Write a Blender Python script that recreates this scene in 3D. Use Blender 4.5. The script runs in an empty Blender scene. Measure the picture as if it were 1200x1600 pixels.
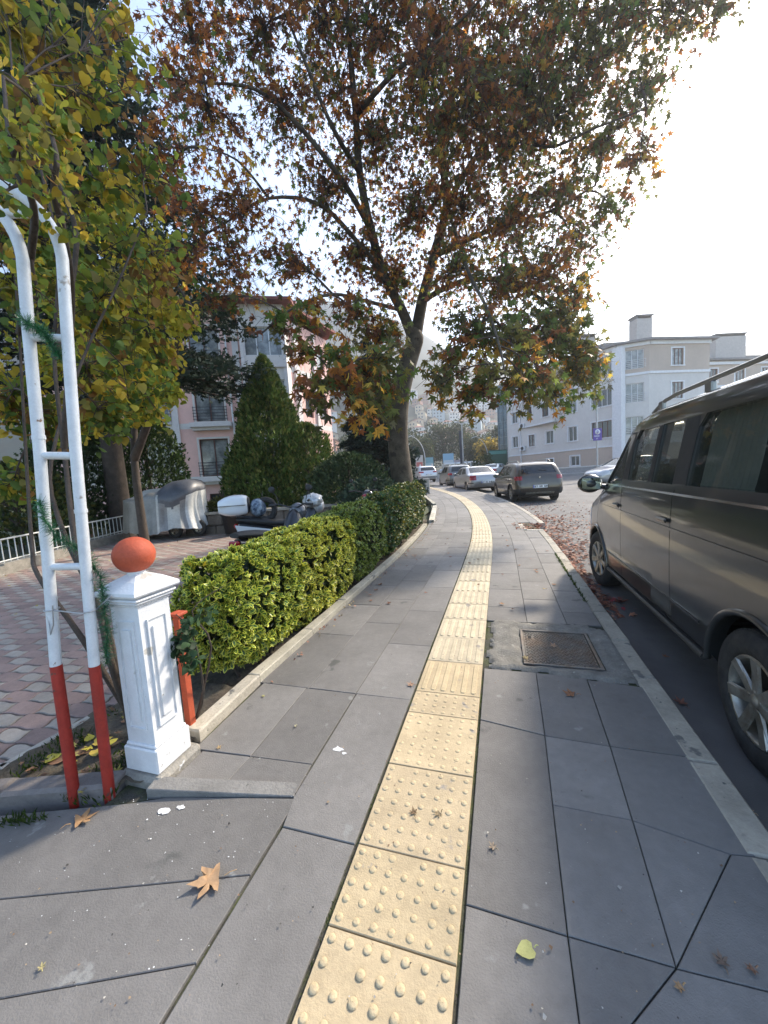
import bpy, bmesh, math, random
import numpy as np
from mathutils import Vector, Matrix
R = math.radians
SC = bpy.context.scene
COL = SC.collection
random.seed(7)
rng = np.random.default_rng(11)
PI = math.pi

# ------------------------------------------------------------------ camera
F_PX, ROLL, VPX, VPY, EYE = 590.0, 0.064, 781.0, 731.0, 1.37
_Y = Vector(((VPX - 600) / F_PX, (800 - VPY) / F_PX, 1.0)).normalized()      # world +Y in camera axes (right, up, forward)
_Z = Vector((1, ROLL, 0)).cross(_Y).normalized()
if _Z.y < 0: _Z = -_Z
_X = -_Y.cross(_Z)
def _w(c): return Vector((_X.dot(c), _Y.dot(c), _Z.dot(c)))                  # camera axes -> world
cr, cu, cf = _w(Vector((1, 0, 0))), _w(Vector((0, 1, 0))), _w(Vector((0, 0, 1)))
cam_d = bpy.data.cameras.new('camera'); cam = bpy.data.objects.new('camera', cam_d); COL.objects.link(cam)
cam.matrix_world = Matrix(((cr.x, cu.x, -cf.x, 0), (cr.y, cu.y, -cf.y, 0), (cr.z, cu.z, -cf.z, EYE), (0, 0, 0, 1)))
cam_d.sensor_fit = 'VERTICAL'; cam_d.sensor_height = 24.0; cam_d.lens = 24.0 * F_PX / 1600.0
cam_d.clip_start = 0.05; cam_d.clip_end = 5000
SC.camera = cam
CAM = Vector((0, 0, EYE))
def ray(px, py): return _w(Vector(((px - 600) / F_PX, (800 - py) / F_PX, 1.0)))
def AD(px, py, d): return CAM + ray(px, py) * d                             # point at forward distance d
HR = Vector((cr.x, cr.y, 0)).normalized(); HF = Vector((-HR.y, HR.x, 0))     # level right / forward
def AL(a, d, z=0.0):                                                         # a metres right, d metres ahead, height z
    p = HR * a + HF * d; return Vector((p.x, p.y, z))
def rise(x, y):                                                              # the street climbs gently away from the camera
    t = HF.x * x + HF.y * y - 6.5
    return min(.01 * (t + math.sqrt(t * t + 3)), 0.55) - .0015
ROAD_Z = -0.15
def gz(x, y): return ROAD_Z + rise(x, y)

# ------------------------------------------------------------------ sun, sky, exposure
SUN_AZ, SUN_EL = 33.0, 38.0                                                  # degrees clockwise from +Y, above the horizon
sd = Vector((math.sin(R(SUN_AZ)) * math.cos(R(SUN_EL)), math.cos(R(SUN_AZ)) * math.cos(R(SUN_EL)), math.sin(R(SUN_EL))))
sun_d = bpy.data.lights.new('sun', 'SUN'); sun_d.energy = 4.2; sun_d.angle = R(5.0); sun_d.color = (1.0, .88, .72)
HAZE = 0.0012
sun = bpy.data.objects.new('sun', sun_d); COL.objects.link(sun)
sun.rotation_euler = sd.to_track_quat('Z', 'Y').to_euler()
W = bpy.data.worlds.new('World'); SC.world = W; W.use_nodes = True
wn = W.node_tree.nodes; wl = W.node_tree.links
sky = wn.new('ShaderNodeTexSky'); sky.sky_type = 'NISHITA'; sky.sun_disc = False
sky.sun_elevation = R(SUN_EL); sky.sun_rotation = R(SUN_AZ)
sky.air_density = 1.0; sky.dust_density = 1.5; sky.ozone_density = 1.0; sky.altitude = 300
bg = wn['Background']; bg.inputs['Strength'].default_value = 0.15
wl.new(sky.outputs['Color'], bg.inputs['Color'])
SC.view_settings.view_transform = 'Standard'; SC.view_settings.look = 'None'
SC.view_settings.exposure = 1.58; SC.view_settings.gamma = 1.0
SC.render.engine = 'CYCLES'
SC.cycles.max_bounces = 8; SC.cycles.transparent_max_bounces = 8; SC.cycles.volume_bounces = 0
SC.cycles.use_denoising = True
SC.cycles.sample_clamp_indirect = 6

# ------------------------------------------------------------------ materials
MATS = {}
def mat(name, col, rough=.7, metal=0., var=0., vscale=6., bump=0., bscale=60., spec=None, tone=None, trans=0., coat=0., alpha=None, detail=5., col2=None, spots=None, tint=None):
    """procedural material; var = lightness variation by object-space noise, col2 = second colour mixed by noise,
    tone = name of a colour attribute multiplied in, trans = translucent share (leaves), spots=(colour, scale, threshold)"""
    if name in MATS: return MATS[name]
    m = bpy.data.materials.new(name); m.use_nodes = True; MATS[name] = m
    N, L = m.node_tree.nodes, m.node_tree.links
    b = N['Principled BSDF']; b.inputs['Roughness'].default_value = rough; b.inputs['Metallic'].default_value = metal
    if spec is not None: b.inputs['Specular IOR Level'].default_value = spec
    if coat: b.inputs['Coat Weight'].default_value = coat; b.inputs['Coat Roughness'].default_value = .06
    c = None
    rgb = N.new('ShaderNodeRGB'); rgb.outputs[0].default_value = (*col, 1); c = rgb.outputs[0]
    tc = N.new('ShaderNodeTexCoord')
    def noise(scale, det=detail, rgh=.6):
        n = N.new('ShaderNodeTexNoise'); n.inputs['Scale'].default_value = scale; n.inputs['Detail'].default_value = det
        n.inputs['Roughness'].default_value = rgh; L.new(tc.outputs['Object'], n.inputs['Vector']); return n
    def mix(fac, a, bb, mode='MIX'):
        x = N.new('ShaderNodeMix'); x.data_type = 'RGBA'; x.blend_type = mode
        if isinstance(fac, float): x.inputs[0].default_value = fac
        else: L.new(fac, x.inputs[0])
        L.new(a, x.inputs[6]) if not isinstance(a, tuple) else setattr(x.inputs[6], 'default_value', (*a, 1))
        L.new(bb, x.inputs[7]) if not isinstance(bb, tuple) else setattr(x.inputs[7], 'default_value', (*bb, 1))
        return x.outputs[2]
    def ramp(src, lo, hi):
        r = N.new('ShaderNodeMapRange'); r.inputs[1].default_value = lo; r.inputs[2].default_value = hi; r.clamp = True
        L.new(src, r.inputs[0]); return r.outputs[0]
    if col2 is not None:
        c = mix(ramp(noise(vscale * .7).outputs[0], .4, .62), c, col2)
    if tone:
        a = N.new('ShaderNodeVertexColor'); a.layer_name = tone; c = mix(1.0, c, a.outputs[0], 'MULTIPLY')
    if var:
        n = ramp(noise(vscale).outputs[0], .3, .7)
        h = N.new('ShaderNodeMapRange'); h.inputs[3].default_value = 1 - var; h.inputs[4].default_value = 1 + var
        L.new(n, h.inputs[0]); n2 = ramp(noise(vscale * 9, 3).outputs[0], .3, .7)
        h2 = N.new('ShaderNodeMapRange'); h2.inputs[3].default_value = 1 - var * .5; h2.inputs[4].default_value = 1 + var * .5
        L.new(n2, h2.inputs[0]); mm = N.new('ShaderNodeMath'); mm.operation = 'MULTIPLY'
        L.new(h.outputs[0], mm.inputs[0]); L.new(h2.outputs[0], mm.inputs[1])
        vm = N.new('ShaderNodeVectorMath'); vm.operation = 'SCALE'; L.new(c, vm.inputs[0]); L.new(mm.outputs[0], vm.inputs['Scale'])
        c = vm.outputs[0]
    if spots:
        for (sc_, ss, th) in (spots if isinstance(spots, list) else [spots]):
            c = mix(ramp(noise(ss, 4, .55).outputs[0], th, th + .04), c, sc_)
    L.new(c, b.inputs['Base Color'])
    if bump:
        n = noise(bscale, 6); bp = N.new('ShaderNodeBump'); bp.inputs['Strength'].default_value = bump; bp.inputs['Distance'].default_value = .01
        L.new(n.outputs[0], bp.inputs['Height']); L.new(bp.outputs[0], b.inputs['Normal'])
    if rough > .2 and var:
        rr = N.new('ShaderNodeMapRange'); rr.inputs[3].default_value = rough * .85; rr.inputs[4].default_value = min(1, rough * 1.12)
        L.new(noise(vscale * 3, 3).outputs[0], rr.inputs[0]); L.new(rr.outputs[0], b.inputs['Roughness'])
    if alpha is not None: b.inputs['Alpha'].default_value = alpha
    if trans:
        t = N.new('ShaderNodeBsdfTranslucent'); L.new(c, t.inputs['Color'])
        ms = N.new('ShaderNodeMixShader'); ms.inputs[0].default_value = trans
        L.new(b.outputs[0], ms.inputs[1]); L.new(t.outputs[0], ms.inputs[2])
        L.new(ms.outputs[0], N['Material Output'].inputs['Surface'])
    return m
def glass_mat(name, tint, rough=.03, mixf=.35):
    """window glass: a share of clear transmission over a glossy tinted body"""
    if name in MATS: return MATS[name]
    m = bpy.data.materials.new(name); m.use_nodes = True; MATS[name] = m
    N, L = m.node_tree.nodes, m.node_tree.links
    b = N['Principled BSDF']; b.inputs['Base Color'].default_value = (*tint, 1); b.inputs['Roughness'].default_value = rough
    b.inputs['Specular IOR Level'].default_value = .8
    t = N.new('ShaderNodeBsdfTransparent'); t.inputs[0].default_value = (.66, .68, .64, 1)
    ms = N.new('ShaderNodeMixShader'); ms.inputs[0].default_value = mixf
    L.new(b.outputs[0], ms.inputs[1]); L.new(t.outputs[0], ms.inputs[2]); L.new(ms.outputs[0], N['Material Output'].inputs['Surface'])
    return m

# ------------------------------------------------------------------ mesh tools
class MB:
    def __init__(s): s.v = []; s.f = []; s.c = []; s.m = []; s.sm = []
    def add(s, verts, faces, col=(1, 1, 1), mi=0, smooth=False, M=None):
        o = len(s.v)
        s.v.extend([tuple(M @ Vector(v)) for v in verts] if M is not None else [tuple(v) for v in verts])
        for f in faces: s.f.append([i + o for i in f]); s.c.append(col); s.m.append(mi); s.sm.append(smooth)
        return s
    def box(s, x0, x1, y0, y1, z0, z1, M=None, col=(1, 1, 1), mi=0, bev=0.):
        if bev <= 0:
            v = [(x0,y0,z0),(x1,y0,z0),(x1,y1,z0),(x0,y1,z0),(x0,y0,z1),(x1,y0,z1),(x1,y1,z1),(x0,y1,z1)]
            f = [(0,3,2,1),(4,5,6,7),(0,1,5,4),(1,2,6,5),(2,3,7,6),(3,0,4,7)]
            return s.add(v, f, col, mi, False, M)
        b = min(bev, (x1-x0)*.45, (y1-y0)*.45, (z1-z0)*.45)
        def rg(i, zz): return [(x0+i,y0+i+0,zz),(x1-i,y0+i,zz),(x1-i,y1-i,zz),(x0+i,y1-i,zz)]
        def oct(i, c, zz):
            a0, a1, b0, b1 = x0+i, x1-i, y0+i, y1-i
            return [(a0+c,b0,zz),(a1-c,b0,zz),(a1,b0+c,zz),(a1,b1-c,zz),(a1-c,b1,zz),(a0+c,b1,zz),(a0,b1-c,zz),(a0,b0+c,zz)]
        v = oct(b*.8, b*.3, z0) + oct(0, b, z0+b) + oct(0, b, z1-b) + oct(b*.8, b*.3, z1)
        f = [tuple(range(7, -1, -1)), tuple(range(24, 32))]
        for k in range(3):
            for i in range(8): f.append((k*8+i, k*8+(i+1)%8, (k+1)*8+(i+1)%8, (k+1)*8+i))
        return s.add(v, f, col, mi, False, M)
    def prism(s, poly, z0, z1, M=None, col=(1,1,1), mi=0, bev=0.):
        n = len(poly); z0f = z0 if callable(z0) else (lambda x, y: z0); z1f = z1 if callable(z1) else (lambda x, y: z1)
        area = sum(poly[i][0]*poly[(i+1)%n][1]-poly[(i+1)%n][0]*poly[i][1] for i in range(n))
        if area < 0: poly = poly[::-1]
        if bev <= 0:
            v = [(x, y, z0f(x, y)) for x, y in poly] + [(x, y, z1f(x, y)) for x, y in poly]
            f = [tuple(range(n-1, -1, -1)), tuple(range(n, 2*n))] + [(i, (i+1)%n, n+(i+1)%n, n+i) for i in range(n)]
            return s.add(v, f, col, mi, False, M)
        inn = inset(poly, bev)
        v = [(x, y, z0f(x, y)) for x, y in poly] + [(x, y, z1f(x, y)-bev) for x, y in poly] + [(x, y, z1f(x, y)) for x, y in inn]
        f = [tuple(range(n-1, -1, -1)), tuple(range(2*n, 3*n))]
        for k in range(2): f += [(k*n+i, k*n+(i+1)%n, (k+1)*n+(i+1)%n, (k+1)*n+i) for i in range(n)]
        return s.add(v, f, col, mi, False, M)
    def tube(s, pts, r, seg=8, col=(1,1,1), mi=0, cap=True, smooth=True, M=None):
        pts = [Vector(p) for p in pts]; n = len(pts)
        rr = r if isinstance(r, (list, tuple)) else [r]*n
        v = []; up = Vector((0, 0, 1))
        t = (pts[1]-pts[0]).normalized(); a = t.cross(up if abs(t.z) < .9 else Vector((1, 0, 0))).normalized()
        for i, p in enumerate(pts):
            t = ((pts[min(i+1, n-1)] - pts[max(i-1, 0)])).normalized()
            a = (a - t*a.dot(t)).normalized(); b = t.cross(a)
            for k in range(seg):
                an = 2*PI*k/seg; v.append(p + (a*math.cos(an) + b*math.sin(an))*rr[i])
        f = []
        for i in range(n-1):
            for k in range(seg): f.append((i*seg+k, i*seg+(k+1)%seg, (i+1)*seg+(k+1)%seg, (i+1)*seg+k))
        o = s.add(v, f, col, mi, smooth, M)
        if cap:
            s.add([v[k] for k in range(seg)], [tuple(range(seg-1, -1, -1))], col, mi, False, M)
            s.add([v[(n-1)*seg+k] for k in range(seg)], [tuple(range(seg))], col, mi, False, M)
        return s
    def lathe(s, prof, M=None, seg=24, col=(1,1,1), mi=0, smooth=True, closed=False, a0=0, a1=2*PI):
        full = abs(a1-a0-2*PI) < 1e-6; ns = seg if full else seg+1
        v = [(r*math.cos(a0+(a1-a0)*k/seg), r*math.sin(a0+(a1-a0)*k/seg), z) for r, z in prof for k in range(ns)]
        f = []; n = len(prof)
        for i in range(n - (0 if closed else 1)):
            j = (i+1) % n
            for k in range(seg): f.append((i*ns+k, i*ns+(k+1)%ns, j*ns+(k+1)%ns, j*ns+k))
        return s.add(v, f, col, mi, smooth, M)
    def grid(s, P, col=(1,1,1), mi=0, smooth=True, close_u=False, M=None, flip=False):
        nu, nv = len(P), len(P[0]); v = [p for row in P for p in row]; f = []
        for i in range(nu-1):
            for j in range(nv if close_u else nv-1):
                q = (i*nv+j, i*nv+(j+1)%nv, (i+1)*nv+(j+1)%nv, (i+1)*nv+j); f.append(q[::-1] if flip else q)
        return s.add(v, f, col, mi, smooth, M)
    def blob(s, c, rx, ry, rz, seg=16, rings=10, col=(1,1,1), mi=0, M=None, fn=None):
        P = []
        for i in range(rings+1):
            th = PI*i/rings; row = []
            for k in range(seg):
                ph = 2*PI*k/seg; d = Vector((math.sin(th)*math.cos(ph), math.sin(th)*math.sin(ph), math.cos(th)))
                q = fn(d) if fn else 1.0
                row.append((c[0]+d.x*rx*q, c[1]+d.y*ry*q, c[2]+d.z*rz*q))
            P.append(row)
        return s.grid(P, col, mi, True, True, M, flip=False)
    def build(s, name, m=None, parent=None, world=False, colors=False, weld=False, autosmooth=None):
        me = bpy.data.meshes.new(name); me.from_pydata(s.v, [], s.f)
        ms = m if isinstance(m, (list, tuple)) else [m]
        for x in ms:
            if x is not None: me.materials.append(x)
        if len(ms) > 1: me.polygons.foreach_set('material_index', s.m)
        me.polygons.foreach_set('use_smooth', s.sm)
        if colors:
            a = me.color_attributes.new('tone', 'FLOAT_COLOR', 'CORNER'); buf = []
            for f, c in zip(s.f, s.c): buf.extend((*c, 1.0) * len(f))
            a.data.foreach_set('color', buf)
        if world and parent is not None:
            me.transform(parent.matrix_basis.inverted())
        if weld:
            bm = bmesh.new(); bm.from_mesh(me); bmesh.ops.remove_doubles(bm, verts=bm.verts, dist=1e-4)
            bmesh.ops.recalc_face_normals(bm, faces=bm.faces); bm.to_mesh(me); bm.free()
        me.update()
        o = bpy.data.objects.new(name, me); COL.objects.link(o)
        if parent is not None: o.parent = parent
        return o
def inset(poly, d):
    n = len(poly); out = []
    for i in range(n):
        p0, p1, p2 = Vector(poly[i-1]), Vector(poly[i]), Vector(poly[(i+1) % n])
        e1 = (p1-p0).normalized(); e2 = (p2-p1).normalized(); n1 = Vector((-e1.y, e1.x)); n2 = Vector((-e2.y, e2.x))
        b = (n1+n2); l = b.length; b = b/l if l > 1e-6 else n1
        k = d/max(.35, b.dot(n1)); out.append((p1.x+b.x*k, p1.y+b.y*k))
    return out
def tag(o, label=None, cat=None, group=None, kind=None):
    if label: o['label'] = label
    if cat: o['category'] = cat
    if group: o['group'] = group
    if kind: o['kind'] = kind
    return o
def thing(name, label, cat, loc=(0, 0, 0), rz=0., group=None):
    o = bpy.data.objects.new(name, None); COL.objects.link(o); o.empty_display_size = .1
    o.matrix_basis = Matrix.Translation(Vector(loc)) @ Matrix.Rotation(rz, 4, 'Z')
    return tag(o, label, cat, group)
def copy_tree(o, parent=None):
    c = o.copy(); COL.objects.link(c)
    if parent is not None: c.parent = parent
    for ch in list(o.children): copy_tree(ch, c)
    return c
def place(o, loc, rz=0.):
    o.matrix_basis = Matrix.Translation(Vector(loc)) @ Matrix.Rotation(rz, 4, 'Z'); return o
def mods(o, bevel=0., seg=2, subsurf=0, solid=0., off=-1.):
    if solid: m = o.modifiers.new('solid', 'SOLIDIFY'); m.thickness = solid; m.offset = off
    if bevel: m = o.modifiers.new('bevel', 'BEVEL'); m.width = bevel; m.segments = seg; m.limit_method = 'ANGLE'; m.angle_limit = R(35)
    if subsurf: m = o.modifiers.new('sub', 'SUBSURF'); m.levels = subsurf; m.render_levels = subsurf
    return o
def apply_mods(o):
    dg = bpy.context.evaluated_depsgraph_get(); dg.update()
    me = bpy.data.meshes.new_from_object(o.evaluated_get(dg)); o.modifiers.clear(); o.data = me; return o
def cut(o, cutters):
    """boolean-subtract throwaway meshes (bmesh builders) from o"""
    tmp = []
    for c in cutters:
        t = c.build('cutter', None); t.parent = o.parent; tmp.append(t)
        m = o.modifiers.new('cut', 'BOOLEAN'); m.operation = 'DIFFERENCE'; m.object = t; m.solver = 'EXACT'
    bpy.context.view_layer.update(); apply_mods(o)
    for t in tmp: bpy.data.objects.remove(t, do_unlink=True)
    return o
def leaves(name, T, F, pos, rot, scl, cols, m, parent, facecol=None):
    """one mesh of many leaves: T (k,3) template, F faces, pos (n,3), rot (n,3,3), scl (n,), cols (n,3); facecol: per template face (3) multiplier"""
    T = np.asarray(T, float); n = len(pos); k = len(T)
    V = np.einsum('nij,kj->nki', rot, T) * np.asarray(scl)[:, None, None] + np.asarray(pos)[:, None, :]
    V = V.reshape(-1, 3)
    if parent is not None:
        Mi = np.array(parent.matrix_basis.inverted()); V = V @ Mi[:3, :3].T + Mi[:3, 3]
    sizes = [len(f) for f in F]; flat = np.concatenate([np.array(f) for f in F])
    idx = (flat[None, :] + (np.arange(n) * k)[:, None]).reshape(-1)
    ls = np.tile(sizes, n); st = np.concatenate([[0], np.cumsum(ls)[:-1]])
    me = bpy.data.meshes.new(name); me.vertices.add(len(V)); me.vertices.foreach_set('co', V.astype(np.float32).ravel())
    me.loops.add(len(idx)); me.loops.foreach_set('vertex_index', idx.astype(np.int32))
    me.polygons.add(len(ls)); me.polygons.foreach_set('loop_start', st.astype(np.int32)); me.polygons.foreach_set('loop_total', ls.astype(np.int32))
    me.update(calc_edges=True)
    a = me.color_attributes.new('tone', 'FLOAT_COLOR', 'CORNER')
    lc = np.repeat(np.asarray(cols, float), len(flat), axis=0).reshape(n, len(flat), 3)
    if facecol is not None:
        fc = np.concatenate([np.tile(np.array(c), (s, 1)) for c, s in zip(facecol, sizes)])
        lc = lc * fc[None]
    lc = np.concatenate([lc.reshape(-1, 3), np.ones((n*len(flat), 1))], 1)
    a.data.foreach_set('color', lc.astype(np.float32).ravel())
    me.materials.append(m)
    o = bpy.data.objects.new(name, me); COL.objects.link(o)
    if parent is not None: o.parent = parent
    return o
def rotmats(nrm, spin):
    """rotation matrices whose local Z is nrm (n,3) and X spun by spin (n,)"""
    nrm = nrm / np.linalg.norm(nrm, axis=1, keepdims=True)
    ref = np.where(np.abs(nrm[:, 2:3]) < .9, np.array([[0, 0, 1.]]), np.array([[1., 0, 0]]))
    x = np.cross(ref, nrm); x /= np.linalg.norm(x, axis=1, keepdims=True); y = np.cross(nrm, x)
    c, s_ = np.cos(spin)[:, None], np.sin(spin)[:, None]
    X = x*c + y*s_; Y = np.cross(nrm, X)
    return np.stack([X, Y, nrm], axis=2)
def pick(cols, n, p=None, jit=.2):
    cols = np.array(cols, float); i = rng.choice(len(cols), n, p=p)
    return cols[i] * (1 + rng.uniform(-jit, jit, (n, 1)))
# ================================================================== THE SETTING
def sheet(name, xs, ys, zf, m, kind='structure', keep=None):
    b = MB(); P = [[(x, y, zf(x, y)) for x in xs] for y in ys]
    nx = len(xs)
    v = [p for r in P for p in r]; f = []
    for j in range(len(ys)-1):
        for i in range(nx-1):
            cx, cy = (xs[i]+xs[i+1])/2, (ys[j]+ys[j+1])/2
            if keep is None or keep(cx, cy): f.append((j*nx+i, j*nx+i+1, (j+1)*nx+i+1, (j+1)*nx+i))
    b.add(v, f, smooth=True); o = b.build(name, m); o['kind'] = kind; return o
def steps(a, b, d0, growth=1.18, start=0.):
    out = [start]; d = d0
    while out[-1] < b: out.append(out[-1]+d); d *= growth
    neg = [start]; d = d0
    while neg[-1] > a: neg.append(neg[-1]-d); d *= growth
    return sorted(set(neg[1:] + out))
sheet('ground', steps(-1500, 1500, 1.5), steps(-40, 1500, 1.5), lambda x, y: gz(x, y)-.05,
      mat('earth', (.075, .07, .045), .95, var=.35, vscale=.3, bump=.3, bscale=8))
asphalt = mat('asphalt', (.088, .086, .088), .82, var=.16, vscale=.9, bump=.5, bscale=160, col2=(.115, .112, .110), spots=((.15, .145, .14), 240, .72))
def pav_x(y):                                                                # centre line of the tactile strip
    return -.355 if y < 6 else -.355 - .0118*(y-6)**2
def pav(u, v):
    x = pav_x(v); dx = 0 if v < 6 else -.0236*(v-6); l = math.hypot(dx, 1)
    return (x + u/l, v - u*dx/l)
def pz(x, y): return rise(x, y)
KERB_IN, KERB_OUT, LEFT_U = 1.125, 1.25, -1.275
def on_pavement_u(x, y):
    u = x - pav_x(y); return u
road_keep = lambda x, y: x > (-26 if y > 26 else pav_x(y)+.9 if y < 24 else -14)
sheet('road', [-60, -50, -40, -32, -26, -20, -14, -10, -7, -5, -3.5, -2.4, -1.4, -.7, 0, .4, .6, .8, 1, 1.5, 2, 2.5, 3, 4, 5, 6, 7, 9, 11, 14, 18, 24, 32, 42], [-12+i*.75 for i in range(140)], lambda x, y: gz(x, y), asphalt, keep=road_keep)

# ---- pavement: grout bed and slabs
grout = mat('grout', (.045, .043, .036), .95, var=.4, vscale=12, bump=.6, bscale=90, col2=(.05, .06, .02))
b = MB(); P = []
for j in range(90):
    v = -3 + j*.4; row = []
    for u in (LEFT_U-.1, -.8, -.25, .25, .7, 1.15):
        x, y = pav(u, v); row.append((x, y, pz(x, y)-.012))
    P.append(row)
b.grid(P, flip=False)
b.prism([(-2.6, -3), (-1.7, -3), (-1.7, 1.02), (-2.6, .75)], -.2, -.012)
b.prism([(-6, -3), (-1.62, -3), (-1.62, 1.1), (-2.3, .86), (-6, -.6)], -.3, -.0125)
o = b.build('pavement_bed', grout); o['kind'] = 'structure'
slab_m = mat('basalt_slab', (1, 1, 1), .66, var=.15, vscale=2.6, bump=.35, bscale=170, tone='tone', spec=.35, spots=[((.215, .215, .205), 7.0, .665), ((.085, .085, .080), 3.5, .66), ((.27, .27, .26), 85.0, .715), ((.06, .06, .058), 60.0, .72)])
sb = MB()
def slab(poly, tilt=None):
    g = random.uniform(.128, .185); c = (g*1.045, g, g*.945)
    a, bb, cc = random.uniform(-.0014, .0014), random.uniform(-.002, .002), random.uniform(-.002, .002)
    cx = sum(p[0] for p in poly)/len(poly); cy = sum(p[1] for p in poly)/len(poly)
    n = len(poly); ar = sum(poly[i][0]*poly[(i+1) % n][1]-poly[(i+1) % n][0]*poly[i][1] for i in range(n))
    if ar < 0: poly = poly[::-1]
    sb.prism(inset(poly, .0017), lambda x, y: pz(x, y)-.03, lambda x, y: pz(x, y)+a+bb*(x-cx)+cc*(y-cy), col=c, bev=.0022)
def rect(x0, x1, y0, y1): slab([(x0, y0), (x1, y0), (x1, y1), (x0, y1)])
def pslab(u0, u1, v0, v1):
    n = 1 if v1 < 6 else 2
    a = [pav(u0, v0+(v1-v0)*i/n) for i in range(n+1)]; c = [pav(u1, v1-(v1-v0)*i/n) for i in range(n+1)]
    slab([*c[::-1][:0], *[pav(u1, v0+(v1-v0)*i/n) for i in range(n+1)], *a[::-1]])
# right of the strip, near (measured joints)
for q in ([(-.148, -1.2), (.13, -1.2), (.135, .30), (-.148, .30)], [(-.148, .30), (.135, .30), (.145, 1.065), (-.148, 1.075)],
          [(-.148, 1.075), (.145, 1.065), (.175, 1.94), (-.148, 2.0)], [(-.148, 2.0), (.175, 1.94), (.185, 2.56), (-.148, 2.56)],
          [(.145, 1.065), (.41, 1.06), (.44, 1.515), (.16, 1.52)], [(.16, 1.52), (.44, 1.515), (.465, 1.925), (.175, 1.94)],
          [(.175, 1.94), (.465, 1.925), (.485, 2.56), (.185, 2.56)], [(.465, 1.925), (.79, 1.925), (.79, 2.50), (.485, 2.53)],
          [(.44, 1.515), (.715, 1.45), (.79, 1.46), (.79, 1.925), (.465, 1.925)], [(.41, 1.06), (.715, 1.45), (.44, 1.515)],
          [(.41, 1.06), (.79, 1.07), (.79, 1.46), (.715, 1.45)],
          [(.145, 1.065), (.135, .30), (.21, .86), (.41, 1.06)], [(.135, .30), (.44, .30), (.79, .62), (.79, 1.07), (.41, 1.06), (.21, .86)],
          [(.135, -1.2), (.44, -1.2), (.44, .30), (.135, .30)], [(.44, -1.2), (.76, -1.2), (.76, .62), (.44, .30)]): slab(q)
# right, beyond the drain patch
cols = [(.195, .54), (.54, .86), (.86, KERB_IN)]
for ci, (u0, u1) in enumerate(cols):
    v = 3.42 if ci < 2 else 3.5
    marks = [3.42] + [3.75 + .62*i + (.3 if ci == 1 else 0) + random.uniform(-.04, .04) for i in range(40)]
    for v0, v1 in zip(marks[:-1], marks[1:]):
        if v1 > 26: break
        if ci == 2 and 7.95 < v1 < 9.6: continue
        if ci == 1 and 8.6 < v1 < 9.2: pslab(u0, u1-.02, v0, v1); continue
        pslab(u0, u1, v0, v1)
pslab(.86, KERB_IN, 7.49, 8.28)
for v in range(40):
    v0 = 9.15+v*.62
    if v0 < 26: pslab(KERB_IN, 1.30, v0, v0+.62)
# left of the strip
L1 = [(-.565, -.905), (-.905, -1.25), (-1.25, LEFT_U-.36)]
for q in ([(-.875, .45), (-.875, 1.175), (-.565, 1.175), (-.565, .45)], [(-.875, 1.175), (-.565, 1.175), (-.565, 2.105), (-.915, 2.1), (-.905, 1.31)],
          [(-.875, -1.2), (-.565, -1.2), (-.565, .45), (-.875, .45)],
          [(-.915, 1.5), (-.92, 2.1), (-1.27, 2.1), (-1.25, 1.48)], [(-1.25, 1.48), (-1.27, 2.1), (-1.60, 2.1), (-1.585, 1.46)],
          [(-.915, 1.5), (-1.25, 1.48), (-1.26, 1.25), (-.905, 1.33)], [(-1.25, 1.48), (-1.53, 1.46), (-1.53, 1.20), (-1.26, 1.25)]): slab(q)
for ci, (u0, u1) in enumerate([(-.21, -.565), (-.565, -.9), (-.9, LEFT_U)]):
    off = (0, .38, .15)[ci]; v = 2.1
    marks = [2.1] + [2.1+off+.72*(i+1)*(1 if ci else 1.06) + random.uniform(-.05, .05) for i in range(40)]
    for v0, v1 in zip(marks[:-1], marks[1:]):
        if v1 < 26: pslab(u1, u0, v0, v1)
# sunken driveway slabs bottom left (sloping joints, measured)
def dz(q): slab(q)
JL = lambda y: -.885
for q in ([(-.885, .985), (-.885, 1.31), (-1.46, 1.185), (-1.60, 1.12), (-2.15, .925), (-2.15, .545)], [(-.885, .985), (-2.15, .545), (-2.15, .2), (-.885, .735)],
          [(-.885, .735), (-2.15, .2), (-2.15, -.6), (-.885, -.1)], [(-2.15, .9), (-2.15, .2), (-3.6, -.3), (-3.6, .35)],
          [(-3.6, -.3), (-2.15, .2), (-2.15, -.6), (-3.6, -1.1)], [(-.885, -.1), (-2.15, -.6), (-2.15, -1.2), (-.885, -1.2)]): slab(q)
o = sb.build('pavement', slab_m, colors=True); o['kind'] = 'structure'

# ---- tactile strip: tiles with real bars and domes
tact_m = mat('tactile_concrete', (1, 1, 1), .8, var=.14, vscale=7, bump=.35, bscale=150, tone='tone', spots=[((.27, .245, .21), 6.5, .645), ((.40, .26, .13), 4.2, .70), ((.16, .145, .12), 38, .70)])
tb = MB()
def dome(cx, cy, r, h, col):
    z = pz(cx, cy)+.004
    prof = [(r, 0), (r*.93, h*.5), (r*.62, h*.94), (0.001, h)]
    n = 12; v = [(cx+p*math.cos(2*PI*k/n), cy+p*math.sin(2*PI*k/n), z+q) for p, q in prof for k in range(n)]
    f = [(i*n+k, i*n+(k+1) % n, (i+1)*n+(k+1) % n, (i+1)*n+k) for i in range(3) for k in range(n)]
    tb.add(v, f, col, smooth=True)
vs = [-1.2, -.8, -.4, 0, .27, .51, .915, 1.18, 1.585, 1.985, 2.20, 2.60]
v = 2.60
while v < 25: v += .405; vs.append(v)
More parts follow.
